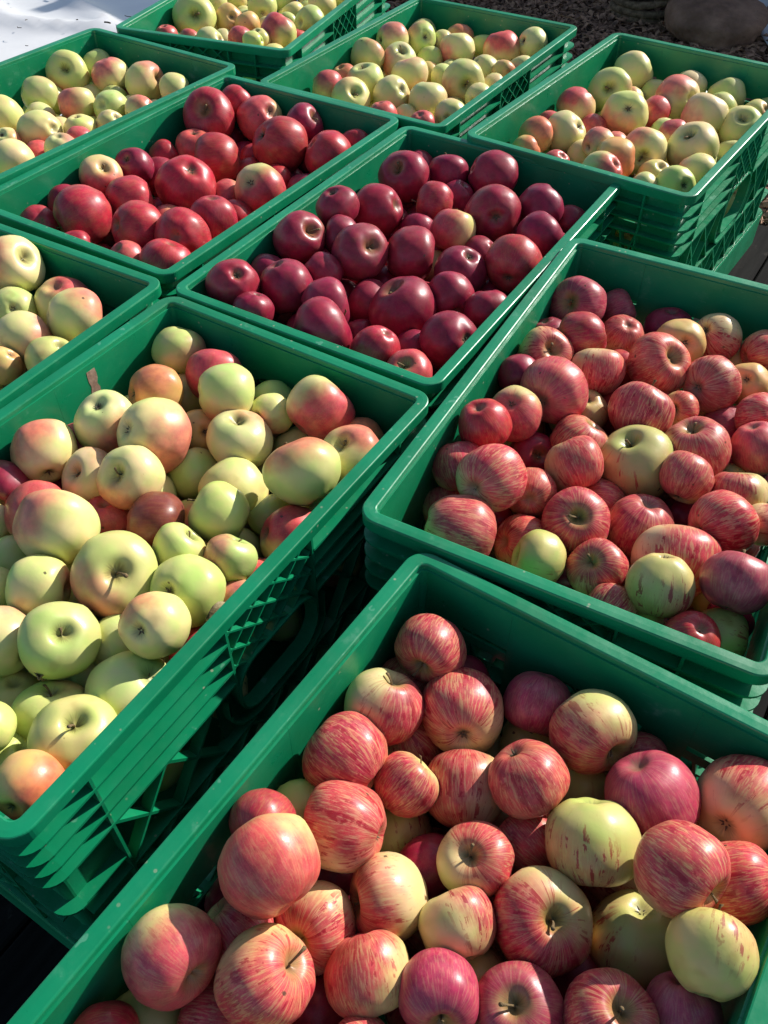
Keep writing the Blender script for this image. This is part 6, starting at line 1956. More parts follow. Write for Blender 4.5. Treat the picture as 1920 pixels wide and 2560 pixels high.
('I','y',[6117,15276,-1430],293,0.1),
('I','y',[6124,15334,-1990],301,0.0),
('I','y',[4325,17215,-1490],304,0.32),
('I','y',[4287,17236,-2066],289,0.0),
('I','g',[4767,16882,-830],282,0.0),
('I','g',[4777,16864,-1432],304,0.0),
('I','g',[4784,16907,-2008],299,0.0),
('I','g',[5271,16526,-1010],277,0.0),
('I','y',[5268,16558,-1545],294,0.35),
('I','g',[5719,16245,-1070],296,0.0),
('I','y',[5728,16220,-1633],310,0.12),
('I','g',[6160,15857,-1130],294,0.0),
('I','g',[6244,15906,-1691],282,0.0),
('I','y',[4354,17832,-710],307,0.1),
('I','y',[4329,17848,-1291],318,0.32),
('I','g',[4348,17829,-1828],277,0.15),
('I','y',[4812,17488,-710],288,0.25),
('I','g',[4844,17487,-1262],313,0.05),
('I','y',[4798,17498,-1851],277,0.1),
('I','y',[5297,17155,-1010],289,0.0),
('I','g',[5295,17178,-1564],285,0.15),
('I','y',[5777,16826,-1070],282,0.12),
('I','y',[5793,16824,-1613],311,0.08),
('I','y',[6254,16526,-1310],287,0.1),
('I','y',[6258,16464,-1860],292,0.2),
('I','y',[6754,16191,-950],305,0.32),
('I','y',[6732,16135,-1527],293,0.1),
('I','y',[6750,16157,-2087],279,0.35),
('I','g',[4908,18087,-1070],302,0.05),
('I','g',[4887,18096,-1642],300,0.0),
('I','g',[5359,17799,-1190],275,0.0),
('I','y',[5352,17790,-1722],314,0.1),
('I','g',[5878,17412,-1130],295,0.0),
('I','y',[5849,17439,-1692],279,0.25),
('I','y',[6293,17088,-1010],291,0.25),
('I','g',[6324,17092,-1566],300,0.0),
('I','g',[6808,16744,-1010],308,0.0),
('I','y',[6772,16778,-1593],277,0.1),
('J','y',[-8508,6840,-760],304,0.25),
('J','g',[-8583,6822,-1337],280,0.05),
('J','y',[-8578,6803,-1876],276,0.3),
('J','g',[-8018,6491,-760],278,0.05),
('J','y',[-8050,6505,-1297],302,0.3),
('J','y',[-8032,6519,-1870],299,0.3),
('J','y',[-7540,6200,-760],281,0.3),
('J','y',[-7567,6224,-1302],290,0.3),
('J','y',[-7538,6278,-1857],297,0.3),
('J','y',[-7076,5954,-760],289,0.25),
('J','y',[-7038,5917,-1313],316,0.0),
('J','y',[-7041,5939,-1908],291,0.25),
('J','y',[-6580,5596,-760],311,0.0),
('J','y',[-6540,5634,-1347],312,0.0),
('J','g',[-6558,5627,-1935],293,0.05),
('J','y',[-6065,5352,-760],313,0.25),
('J','y',[-6031,5355,-1349],313,0.3),
('J','y',[-6058,5358,-1938],285,0.3),
('J','y',[-8008,7152,-880],315,0.3),
('J','y',[-8017,7118,-1472],315,0.3),
('J','y',[-8034,7106,-2064],279,0.3),
('J','g',[-7502,6829,-760],283,0.05),
('J','y',[-7529,6808,-1305],295,0.25),
('J','y',[-7516,6838,-1867],298,0.25),
('J','y',[-7028,6549,-760],278,0.25),
('J','y',[-7017,6563,-1297],284,0.3),
('J','y',[-7037,6546,-1843],274,0.3),
('J','y',[-6539,6242,-760],304,0.25),
('J','y',[-6498,6249,-1336],275,0.0),
('J','y',[-6520,6247,-1869],275,0.25),
('J','g',[-6038,5967,-760],291,0.05),
('J','y',[-6029,5919,-1316],286,0.25),
('J','y',[-6017,5971,-1864],306,0.0),
('J','y',[-8018,7731,-760],315,0.25),
('J','y',[-7986,7715,-1352],281,0.3),
('J','y',[-8060,7738,-1894],309,0.0),
('J','y',[-7537,7454,-760],282,0.0),
('J','y',[-7501,7436,-1303],289,0.3),
('J','g',[-7545,7428,-1857],289,0.05),
('J','g',[-6991,7147,-760],279,0.05),
('J','y',[-6977,7109,-1299],308,0.3),
('J','y',[-7031,7155,-1881],317,0.3),
('J','y',[-6503,6853,-760],279,0.3),
('J','y',[-6515,6858,-1358],275,0.0),
('J','y',[-6533,6864,-1891],293,0.3),
('J','y',[-5999,6519,-760],279,0.3),
('J','g',[-6012,6518,-1299],293,0.05),
('J','g',[-5999,6560,-1859],278,0.05),
('J','g',[-5523,6269,-760],281,0.05),
('J','y',[-5521,6259,-1421],282,0.3),
('J','g',[-5519,6281,-1964],284,0.05),
('J','y',[-7528,8038,-760],286,0.0),
('J','y',[-7505,8026,-1309],318,0.3),
('J','y',[-7460,8052,-1906],288,0.3),
('J','y',[-7002,7737,-760],318,0.3),
('J','y',[-7011,7765,-1357],299,0.3),
('J','y',[-6999,7770,-1926],299,0.0),
('J','y',[-6465,7442,-760],283,0.3),
('J','y',[-6499,7426,-1305],275,0.25),
('J','y',[-6456,7469,-1838],300,0.3),
('J','y',[-5994,7156,-820],281,0.25),
('J','y',[-6015,7151,-1362],283,0.25),
('J','y',[-6013,7137,-1967],298,0.3),
('J','g',[-5507,6862,-760],287,0.05),
('J','g',[-5469,6859,-1310],295,0.05),
('J','y',[-5484,6871,-1872],279,0.3),
('J','y',[-7490,8647,-760],278,0.0),
('J','y',[-7514,8610,-1296],302,0.25),
('J','y',[-7485,8650,-1870],283,0.25),
('J','y',[-7006,8378,-760],312,0.0),
('J','y',[-6988,8331,-1347],286,0.3),
('J','y',[-6980,8359,-1896],314,0.0),
('J','y',[-6477,8047,-760],313,0.3),
('J','y',[-6466,8061,-1350],281,0.25),
('J','g',[-6480,8084,-1891],308,0.05),
('J','y',[-5975,7762,-880],316,0.25),
('J','y',[-5975,7793,-1473],317,0.25),
('J','y',[-5935,7795,-2068],292,0.3),
('J','y',[-5510,7495,-760],286,0.3),
('J','y',[-5471,7478,-1309],317,0.0),
('J','y',[-5468,7474,-1904],309,0.0),
('J','y',[-5004,7137,-760],283,0.0),
('J','g',[-5019,7173,-1304],284,0.05),
('J','g',[-4998,7187,-2030],298,0.05),
('J','y',[-6951,8973,-760],284,0.3),
('J','y',[-6953,8940,-1307],285,0.25),
('J','y',[-6949,8955,-1853],309,0.3),
('J','g',[-6462,8639,-760],282,0.05),
('J','y',[-6457,8679,-1304],286,0.0),
('J','y',[-6410,8667,-1852],311,0.0),
('J','y',[-6005,8351,-760],309,0.25),
('J','y',[-5937,8361,-1344],291,0.3),
('J','y',[-5935,8357,-2020],316,0.25),
('J','y',[-5476,8101,-760],316,0.3),
('J','g',[-5441,8118,-1353],278,0.05),
('J','y',[-5469,8071,-1890],276,0.0),
('J','g',[-4960,7812,-760],297,0.05),
('J','y',[-4963,7798,-1326],281,0.3),
('J','g',[-4940,7769,-1868],291,0.05),
('J','g',[-6979,9558,-760],306,0.05),
('J','y',[-6963,9576,-1339],275,0.3),
('J','g',[-6968,9558,-1872],285,0.05),
('J','g',[-6446,9245,-760],308,0.05),
('J','g',[-6471,9301,-1342],281,0.05),
('J','g',[-6423,9262,-1883],306,0.05),
('J','g',[-5931,8971,-760],299,0.05),
('J','y',[-5980,8979,-1328],282,0.3),
('J','g',[-5938,8971,-1871],276,0.05),
('J','y',[-5447,8668,-760],295,0.3),
('J','y',[-5434,8699,-1323],279,0.0),
('J','y',[-5442,8681,-1861],302,0.0),
('J','y',[-4970,8402,-760],287,0.3),
('J','g',[-4947,8402,-1310],308,0.05),
('J','g',[-4976,8383,-1892],275,0.05),
('J','y',[-4405,8113,-760],282,0.0),
('J','y',[-4451,8109,-1303],284,0.3),
('J','g',[-4456,8085,-1849],316,0.05),
('J','g',[-6439,9879,-760],289,0.05),
('J','y',[-6432,9872,-1313],301,0.3),
('J','g',[-6438,9876,-1884],304,0.05),
('J','y',[-5919,9596,-760],276,0.3),
('J','g',[-5953,9538,-1294],282,0.05),
('J','y',[-5911,9565,-1837],287,0.25),
('J','g',[-5420,9284,-760],316,0.05),
('J','g',[-5419,9310,-1354],317,0.05),
('J','y',[-5450,9291,-1890],278,0.3),
('J','y',[-4927,8999,-1480],297,0.0),
('J','y',[-4926,8998,-2045],280,0.3),
('J','y',[-4458,8679,-880],279,0.25),
('J','g',[-4433,8717,-1419],285,0.05),
('J','y',[-4464,8690,-1966],313,0.25),
('J','y',[-6424,10484,-760],287,0.3),
('J','y',[-6432,10490,-1310],286,0.0),
('J','y',[-6432,10465,-1859],278,0.25),
('J','y',[-5927,10184,-760],296,0.0),
('J','y',[-5904,10190,-1324],289,0.3),
('J','g',[-5902,10202,-1877],304,0.05),
('J','y',[-5415,9912,-760],292,0.25),
('J','y',[-5423,9900,-1318],276,0.0),
('J','y',[-5405,9919,-1851],297,0.3),
('J','g',[-4924,9602,-1180],287,0.05),
('J','y',[-4899,9589,-1730],313,0.25),
('J','y',[-4388,9330,-1240],276,0.25),
('J','g',[-4410,9323,-1774],294,0.05),
('J','g',[-3909,9020,-880],300,0.05),
('J','g',[-3923,9016,-1450],301,0.05),
('J','y',[-3921,9016,-2022],291,0.0),
('J','y',[-5909,10786,-760],307,0.25),
('J','y',[-5903,10783,-1340],304,0.3),
('J','g',[-5918,10791,-1916],288,0.05),
('J','y',[-5411,10470,-640],275,0.3),
('J','y',[-5377,10482,-1172],286,0.3),
('J','g',[-5397,10498,-1721],282,0.05),
('J','y',[-4893,10226,-820],294,0.3),
('J','y',[-4889,10200,-1381],302,0.3),
('J','g',[-4909,10216,-1954],297,0.05),
('J','y',[-4402,9941,-1060],289,0.25),
('J','y',[-4346,9914,-1614],282,0.3),
('J','y',[-3896,9599,-940],279,0.3),
('J','y',[-3892,9640,-1479],294,0.3),
('J','g',[-3914,9629,-2040],283,0.05),
]

# ---------------------------------------------------------------- setting
GZ = -0.345


def ground():
    N = Nodes('earth')
    tc = N.n('ShaderNodeTexCoord').outputs['Object']
    a = N.noise(tc, 9, 8, .65)
    b = N.noise(tc, 1.2, 3)
    col = N.mix(N.step(a, .3, .7), (.05, .033, .024), (.13, .088, .062))
    col = N.mix(N.math('MULTIPLY', N.step(b, .4, .7), .4), col, (.06, .055, .03))
    N.set(N.b.inputs['Base Color'], col)
    N.b.inputs['Roughness'].default_value = .95
    N.bump(N.noise(tc, 30, 8, .7), 1.0, .02)
    mb = MB()
    n = 60
    s = 60.0
    for i in range(n + 1):
        for j in range(n + 1):
            x = (i / n - .5) * 2
            y = (j / n - .5) * 2
            x = math.copysign(abs(x) ** 2.2, x) * s
            y = math.copysign(abs(y) ** 2.2, y) * s + 2
            mb.v.append((x, y, GZ - .012 + .010 * noise.noise(Vector((x * 2, y * 2, 0)))))
    for i in range(n):
        for j in range(n):
            k = i * (n + 1) + j
            mb.f.append((k, k + n + 1, k + n + 2, k + 1))
    o = put('ground', mb.mesh('ground', N.m, True))
    tag(o, kind='structure')


ground()

U0 = Vector((math.cos(R(58)), math.sin(R(58)), 0))
V0 = Vector((U0.y, -U0.x, 0))


def deck():
    N = Nodes('dark_weathered_board')
    tc = N.n('ShaderNodeTexCoord').outputs['Object']
    info = N.n('ShaderNodeObjectInfo').outputs['Random']
    off = N.n('ShaderNodeCombineXYZ')
    N.set(off.inputs[1], N.math('MULTIPLY', info, 23.0))
    mp = N.n('ShaderNodeMapping')
    N.set(mp.inputs[0], N.vmath('ADD', tc, off.outputs[0]))
    mp.inputs['Scale'].default_value = (3, 40, 40)
    g = N.noise(mp.outputs[0], 1.5, 6, .6)
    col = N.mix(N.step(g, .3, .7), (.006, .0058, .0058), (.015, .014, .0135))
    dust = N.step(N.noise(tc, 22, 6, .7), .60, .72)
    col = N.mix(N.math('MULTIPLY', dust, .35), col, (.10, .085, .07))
    N.set(N.b.inputs['Base Color'], col)
    N.b.inputs['Roughness'].default_value = .9
    N.b.inputs['Specular IOR Level'].default_value = .08
    N.bump(g, .5, .003)
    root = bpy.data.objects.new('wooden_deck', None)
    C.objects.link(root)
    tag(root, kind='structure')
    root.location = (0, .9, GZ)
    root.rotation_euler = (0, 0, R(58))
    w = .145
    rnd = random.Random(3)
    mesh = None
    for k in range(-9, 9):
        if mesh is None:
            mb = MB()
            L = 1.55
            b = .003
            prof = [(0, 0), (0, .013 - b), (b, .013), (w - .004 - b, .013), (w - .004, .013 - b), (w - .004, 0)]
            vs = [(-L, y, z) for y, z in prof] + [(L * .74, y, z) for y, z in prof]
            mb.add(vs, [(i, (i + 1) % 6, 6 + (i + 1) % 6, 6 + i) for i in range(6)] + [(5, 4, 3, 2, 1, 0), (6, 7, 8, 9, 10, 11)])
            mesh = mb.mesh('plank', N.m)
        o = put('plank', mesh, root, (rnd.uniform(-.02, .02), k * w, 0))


deck()


# ---------------------------------------------------------------- crate
CH = .331          # crate height
CL, CW = .600, .391


def rrect(lx, ly, r, seg=6):
    pts = []
    for cxs, cys, a0 in ((1, 1, 0), (-1, 1, 90), (-1, -1, 180), (1, -1, 270)):
        for k in range(seg + 1):
            a = R(a0 + 90 * k / seg)
            pts.append(((cxs * (lx / 2 - r) + r * math.cos(a), cys * (ly / 2 - r) + r * math.sin(a), 0), (-math.cos(a), -math.sin(a), 0), (0, 0, 1)))
    return pts


def arc_path(cx, cy, r, a0, a1, seg=5):
    out = []
    for k in range(seg + 1):
        a = R(a0 + (a1 - a0) * k / seg)
        out.append(((cx + r * math.cos(a), cy + r * math.sin(a), 0), (-math.cos(a), -math.sin(a), 0), (0, 0, 1)))
    return out


def rect_prof(d0, d1, z0, z1):
    return [(d0, z0), (d1, z0), (d1, z1), (d0, z1)]


def hole_pts(hw, t0, t1, r, n=5):
    zc = CH - (t0 + t1) / 2
    hh = (t1 - t0) / 2
    pts = []
    for sx, sz, a0 in ((1, 1, 0), (-1, 1, 90), (-1, -1, 180), (1, -1, 270)):
        for k in range(n + 1):
            a = R(a0 + 90 * k / n)
            pts.append((sx * (hw - r) + r * math.cos(a), zc + sz * (hh - r) + r * math.sin(a), math.cos(a), math.sin(a)))
    return pts


FIN_T = (.034, .056, .077, .098)
SK0, SK1 = .0135, .0165


def side_meshes(ln, hd):
    """all meshes of one side wall lying at y = -hd, centred on x"""
    out = []
    Y = -hd
    half = ln / 2
    hw, t0, t1 = .062, .090, .166
    mb = MB()
    pw = .086
    short = ln < .5
    tin = .062 if short else .068
    tsk = .079 if short else .101
    # panel with handle opening
    hp = hole_pts(hw, tin, t1, .030)
    zt, zb = CH - .006, CH - .186
    outer = []
    for x, z, cx_, cz_ in hp:
        if abs(x) / pw > abs(z - (zt + zb) / 2) / ((zt - zb) / 2):
            k = pw / abs(x)
        else:
            k = ((zt - zb) / 2) / abs(z - (zt + zb) / 2)
        outer.append((x * k, (zt + zb) / 2 + (z - (zt + zb) / 2) * k))
    n = len(hp)
    # snap the four nearest points to the true corners
    for sx in (1, -1):
        for zz in (zt, zb):
            i = min(range(n), key=lambda q: (outer[q][0] - sx * pw) ** 2 + (outer[q][1] - zz) ** 2)
            outer[i] = (sx * pw, zz)
    vs = [(x, Y + SK0, z) for x, z, _, _ in hp] + [(x, Y + SK0, z) for x, z in outer] + [(x, Y + SK1, z) for x, z, _, _ in hp] + [(x, Y + SK1, z) for x, z in outer]
    fs = []
    for i in range(n):
        j = (i + 1) % n
        fs += [(i, j, n + j, n + i), (2 * n + i, 3 * n + i, 3 * n + j, 2 * n + j), (i, 2 * n + i, 2 * n + j, j), (n + i, n + j, 3 * n + j, 3 * n + i)]
    mb.add(vs, fs)
    xe = half - .0217
    for s in (-1, 1):
        a, b = sorted((s * (pw + .0002), s * xe))
        if short:
            mb.box(a, b, Y + SK0, Y + SK1, CH - .0605, CH - .006)
            mb.box(a, b, Y + SK0, Y + SK1, CH - tsk, CH - .0665)
            c_, e_ = sorted((s * .134, s * xe))
            mb.box(c_, e_, Y + SK0 + .0003, Y + SK1 - .0002, CH - .0665, CH - .0605)
        else:
            mb.box(a, b, Y + SK0, Y + SK1, CH - tsk, CH - .006)
        a, b = sorted((s * (half - .072), s * xe))
        mb.box(a, b, Y + SK0 + .0006, Y + SK1 - .0003, CH - .2605, CH - tsk - .0004)
    out.append(('side_wall', mb.mesh('side_wall', M_PLASTIC)))
    # rails
    r = MB().box(-xe, xe, Y + .003, Y + SK1 - .0003, CH - .1895, CH - .1868)
    out.append(('rail', r.mesh('rail', M_PLASTIC)))
    r = MB().box(-xe, xe, Y + .002, Y + SK1 - .0003, CH - .262, CH - .257)
    out.append(('rail', r.mesh('rail', M_PLASTIC)))
    # horizontal ribs
    for t in FIN_T:
        for s in (-1, 1):
            a, b = sorted((s * (half - .0212), s * .0665))
            m_ = MB()
            z = CH - t
            vs = [(x, Y + d, z + dz) for x in (a, b) for d, dz in ((.0010, -.0018), (SK0 + .0004, -.0016), (SK0 + .0004, .0016), (.0010, .0012))]
            m_.add(vs, [(0, 1, 2, 3), (7, 6, 5, 4), (0, 4, 5, 1), (1, 5, 6, 2), (2, 6, 7, 3), (3, 7, 4, 0)])
            out.append(('horizontal_rib', m_.mesh('horizontal_rib', M_PLASTIC)))
    for t in (.160, .2225):
        for s in (-1, 1):
            a, b = sorted((s * (half - .0212), s * (half - .0735)))
            out.append(('horizontal_rib', MB().box(a, b, Y + .0021, Y + SK1 - .0005, CH - t - .001, CH - t + .001).mesh('horizontal_rib', M_PLASTIC)))
    # vertical ribs
    for s in (-1, 1):
        for xc, tb in ((half - .072, .2565), (.065, .128)):
            x = s * xc
            out.append(('vertical_rib', MB().box(x - .0014, x + .0014, Y + .0016, Y + SK0 + .0003, CH - tb, CH - .0125).mesh('vertical_rib', M_PLASTIC)))
    # handle frame flanges
    hp = hole_pts(hw, t0, t1, .030, 7)
    path = [((x, Y, z), (0, 1, 0), (c_, 0, s_)) for x, z, c_, s_ in hp]
    out.append(('handle_frame', MB().sweep(path, rect_prof(.0008, SK1 + .0006, -.0002, .0026)).mesh('handle_frame', M_PLASTIC, False)))
    hp = [q for q in hole_pts(hw + .018, t0 - .01, t1 + .0185, .045, 8)]
    low = [q for q in hp if q[1] < CH - .128 + .012]
    low.sort(key=lambda q: q[0])
    path = [((x, Y, z), (0, 1, 0), (c_, 0, s_)) for x, z, c_, s_ in low]
    out.append(('handle_brace', MB().sweep(path, rect_prof(.002, SK0 + .0002, -.001, .0014), closed=False).mesh('handle_brace', M_PLASTIC, False)))
    # diamond lattice over the handle
    lat = MB()
    zt2, zb2 = CH - .014, CH - .0885
    slope = .80
    for sg in (-1, 1):
        k = -.16
        while k < .16:
            # line z = zm + sg*slope*(x-k)
            zm = (zt2 + zb2) / 2
            xa, xb = -.0625, .0625
            za, zbb = zm + sg * slope * (xa - k), zm + sg * slope * (xb - k)
            # clip on z
            def clip(x_, z_, x2, z2):
                if z_ > zt2:
                    x_ = x_ + (x2 - x_) * (zt2 - z_) / (z2 - z_); z_ = zt2
                if z_ < zb2:
                    x_ = x_ + (x2 - x_) * (zb2 - z_) / (z2 - z_); z_ = zb2
                return x_, z_
            if max(za, zbb) > zb2 and min(za, zbb) < zt2:
                p0 = clip(xa, za, xb, zbb)
                p1 = clip(xb, zbb, xa, za)
                if math.hypot(p1[0] - p0[0], p1[1] - p0[1]) > .004:
                    dd = .0002 if sg > 0 else 0
                    lat.bar(p0, p1, .0010, Y + .0030 + dd, Y + SK0 + .0002 + dd)
            k += .0335
    out.append(('diamond_lattice', lat.mesh('diamond_lattice', M_PLASTIC)))
    # open lower lattice
    low = MB()
    for s in (-1, 1):
        x0 = .0665 + .03
        x1 = half - .0735
        for (ta, tb, pit) in ((tsk, .187, .052), (.1895, .257, .052)):
            if ta > .15:
                xa, xb = 0.0, x1
            else:
                xa, xb = x0, x1
            n_ = max(1, round((xb - xa) / pit))
            st = (xb - xa) / n_
            for q in range(n_):
                a, b = xa + q * st, xa + (q + 1) * st
                low.bar((s * a, CH - ta), (s * b, CH - tb), .0016, Y + .0035, Y + SK1 - .0012)
                low.bar((s * a, CH - tb), (s * b, CH - ta), .0016, Y + .0038, Y + SK1 - .0009)
    out.append(('lower_lattice', low.mesh('lower_lattice', M_PLASTIC)))
    return out


def make_crate():
    root = bpy.data.objects.new('plastic_crate', None)
    C.objects.link(root)
    # rim
    prof = [(0.0, -.0140), (-.0002, -.0016), (.0003, -.0005), (.0012, .0), (.0060, .0002), (.0125, .0), (.0136, -.0005), (.0141, -.0014), (.0146, -.0075),
            (.0128, -.0085), (.0118, -.0030), (.0030, -.0030), (.0024, -.0140)]
    path = [((p_[0], p_[1], CH), i_, u_) for p_, i_, u_ in rrect(CL, CW, .0215, 12)]
    me = MB().sweep(path, prof).mesh('rim', M_PLASTIC, False)
    put('rim', me, root)
    # walls
    for ln, hd, rots in ((CL, CW / 2, (0, math.pi)), (CW, CL / 2, (math.pi / 2, -math.pi / 2))):
        ms = side_meshes(ln, hd)
        for rz in rots:
            wall = put('side_wall', ms[0][1], root, rz=rz)
            for nm, me in ms[1:]:
                put(nm, me, wall)
    # corner posts with ribs
    mb = MB()
    r = .0215
    cx, cy = CL / 2 - r, CW / 2 - r
    # path radius r; depth measured inwards from the outer face
    path = [((p_[0], p_[1], CH), i_, u_) for p_, i_, u_ in arc_path(0, 0, r, 0, 90, 6)]
    mb.sweep(path, rect_prof(SK0, SK1, -.262, -.006), closed=False)
    for t in FIN_T + (.160, .2225):
        mb.sweep(path, [(.0010, -t - .0018), (SK0 + .0003, -t - .0016), (SK0 + .0003, -t + .0016), (.0010, -t + .0012)], closed=False)
    mpost = mb.mesh('corner_post', M_PLASTIC, False)
    for sx, sy, rz in ((1, 1, 0), (-1, 1, math.pi / 2), (-1, -1, math.pi), (1, -1, -math.pi / 2)):
        put('corner_post', mpost, root, (sx * cx, sy * cy, 0), rz)
    # base tray
    path = [((p_[0], p_[1], 0), i_, u_) for p_, i_, u_ in rrect(CL, CW, .0215, 6)]
    me = MB().sweep(path, [(.0, 0), (.003, 0), (.003, .060), (.0165, .0640), (.0165, .0685), (.0015, .0685), (0, .066)]).mesh('base_tray', M_PLASTIC, False)
    put('base_tray', me, root)
    fl = MB()
    fl.box(-CL / 2 + .017, CL / 2 - .017, -CW / 2 + .017, CW / 2 - .017, .062, .066)
    put('floor_panel', fl.mesh('floor_panel', M_PLASTIC), root)
    return root


CRATE_LABEL = {
    'A': 'green plastic crate of red-striped apples filling the bottom right, nearest of all',
    'B': 'green crate of striped apples just behind the front one, cut off at the right',
    'C': 'green crate heaped with large green-yellow apples, ribbed side facing the dark gap',
    'D': 'green crate of dark crimson apples in the centre, between striped and pale ones',
    'E': 'green crate of crimson apples behind the central crimson one, touching pale crates',
    'F': 'green crate of pale yellow apples beside the white sheet, behind the crimson one',
    'G': 'green crate of pale apples at the top edge, turned askew to its neighbours',
    'H': 'green crate of pale apples in the back row, behind both crimson crates',
    'I': 'green crate of pale apples with its ribbed corner standing free, before the brown stone',
    'J': 'green crate with few large yellow apples showing, cut off by the left edge',
}
first = make_crate()
crate_root = {}
for k, (n_, x, y, z, th) in enumerate(CRATES):
    c = first if k == 0 else copy_tree(first)
    if n_ == 'B':
        x, y = x + .003, y - .005
    c.location = (x, y, GZ + .013)
    c.rotation_euler = (0, 0, th)
    c.scale = (1, 1, (z - (GZ + .013)) / CH)
    tag(c, CRATE_LABEL[n_], 'crate', 'green crates of apples set out on the deck')
    crate_root[n_] = c


# brownish tape residue on the inner left wall of the big yellow-apple crate
def residue():
    m = simple('tape_residue', (.24, .15, .11), (.36, .25, .19), 90, .7, .3)
    c = crate_root['C']
    mb = MB()
    rnd = random.Random(5)
    pts = []
    nseg = 12
    for k in range(nseg + 1):
        t = .014 + .085 * k / nseg
        xo = .140 + .0 * t
        w = .0058 + rnd.uniform(-.0012, .0012)
        pts.append((xo - w, t, xo + w + rnd.uniform(-.001, .001)))
    y = CW / 2 - SK1
    vs = []
    for a, t, b in pts:
        vs += [(a, y - .0004, CH - t), (b, y - .0004, CH - t), (a, y, CH - t), (b, y, CH - t)]
    fs = []
    for k in range(nseg):
        i = 4 * k
        j = i + 4
        fs += [(i, i + 1, j + 1, j), (i + 2, j + 2, j + 3, i + 3), (i, j, j + 2, i + 2), (i + 1, i + 3, j + 3, j + 1)]
    fs += [(0, 2, 3, 1), (4 * nseg, 4 * nseg + 1, 4 * nseg + 3, 4 * nseg + 2)]
    mb.add(vs, fs)
    o = put('tape_residue', mb.mesh('tape_residue', m), c)
    o['label'] = 'brown strip of old tape residue on the inner wall'


residue()


# ---------------------------------------------------------------- apples
def apple_verts(seed, nu, nv):
    rnd = random.Random(seed)
    lob = rnd.uniform(.004, .026)
    ph = rnd.uniform(0, 6.28)
    tap = rnd.uniform(.02, .11)
    sq = rnd.uniform(.80, .95)
    dep = rnd.uniform(.26, .36)
    wid = rnd.uniform(.24, .32)
    dep2 = rnd.uniform(.16, .24)
    wid2 = rnd.uniform(.20, .27)
    lean = rnd.uniform(-.13, .13)
    lean2 = rnd.uniform(-.09, .09)
    off = Vector((seed * 3.1, seed * 1.7, seed * .9))
    vs = []
    for i in range(nv + 1):
        t = i / nv
        # finer rings near the poles
        phi = math.pi * (t - .10 * math.sin(2 * math.pi * t) * -1 * .9) if False else math.pi * (t + .085 * math.sin(2 * math.pi * t) * -1)
        s, c_ = math.sin(phi), math.cos(phi)
        for j in range(nu):
            a = 2 * math.pi * j / nu
            rad = s ** .96 * (1 + tap * c_)
            rad *= 1 + lob * math.cos(5 * a + ph) * ((1 - c_) / 2) ** 1.5 + lob * .5 * math.cos(3 * a + 2 * ph) * (1 + c_) / 2
            z = .90 * math.copysign(abs(c_) ** sq, c_)
            if c_ > 0:
                z -= dep * math.exp(-(rad / wid) ** 2) * (1 + .15 * math.cos(2 * a + ph))
            else:
                z += dep2 * math.exp(-(rad / wid2) ** 2)
                z += 0.012 * math.cos(5 * a + ph) * math.exp(-((rad - .42) / .2) ** 2)
            x, y = rad * math.cos(a), rad * math.sin(a)
            d = 1 + .062 * noise.noise(Vector((x, y, z)) * 1.1 + off) + .026 * noise.noise(Vector((x, y, z)) * 2.6 + off)
            # tilt of the shoulders
            z += (lean * x + lean2 * y) * (.6 if z > 0 else .5)
            vs.append((x * d, y * d, z * d))
    return vs


def apple_faces(nu, nv):
    fs = []
    for i in range(nv):
        for j in range(nu):
            k = (j + 1) % nu
            a, b, c_, d = i * nu + j, i * nu + k, (i + 1) * nu + k, (i + 1) * nu + j
            if i == 0:
                fs.append((a, d, c_))
            elif i == nv - 1:
                fs.append((a, d, b))
            else:
                fs.append((a, d, c_, b))
    return fs


NVAR = 16
AM = []
for s in range(NVAR):
    mb = MB()
    mb.add(apple_verts(s + 1, 44, 34), apple_faces(44, 34))
    me = mb.mesh('apple', M_APPLE, True)
    import bmesh
    bm = bmesh.new()
    bm.from_mesh(me)
    bmesh.ops.remove_doubles(bm, verts=bm.verts, dist=1e-5)
    bmesh.ops.recalc_face_normals(bm, faces=bm.faces)
    bm.to_mesh(me)
    bm.free()
    me.polygons.foreach_set('use_smooth', [True] * len(me.polygons))
    AM.append(me)


def stalk_mesh(k):
    rnd = random.Random(100 + k)
    mb = MB()
    L = (.20, .26, .30, .36, .44, .52)[k]
    bx, by = rnd.uniform(-.22, .22), rnd.uniform(-.22, .22)
    path = []
    n = 6
    for i in range(n + 1):
        t = i / n
        path.append(((bx * t * t, by * t * t, L * t), t))
    rings = []
    m = 7
    for p_, t in path:
        r = .036 - .010 * math.sin(math.pi * min(1, t * 1.1)) + (.016 if t > .95 else 0)
        for q in range(m):
            a = 2 * math.pi * q / m
            mb.v.append((p_[0] + r * math.cos(a), p_[1] + r * math.sin(a), p_[2] - .03))
    for i in range(n):
        for q in range(m):
            w = (q + 1) % m
            mb.f.append((i * m + q, i * m + w, (i + 1) * m + w, (i + 1) * m + q))
    mb.f.append(tuple(n * m + q for q in range(m)))
    return mb.mesh('stalk', M_STEM, True)


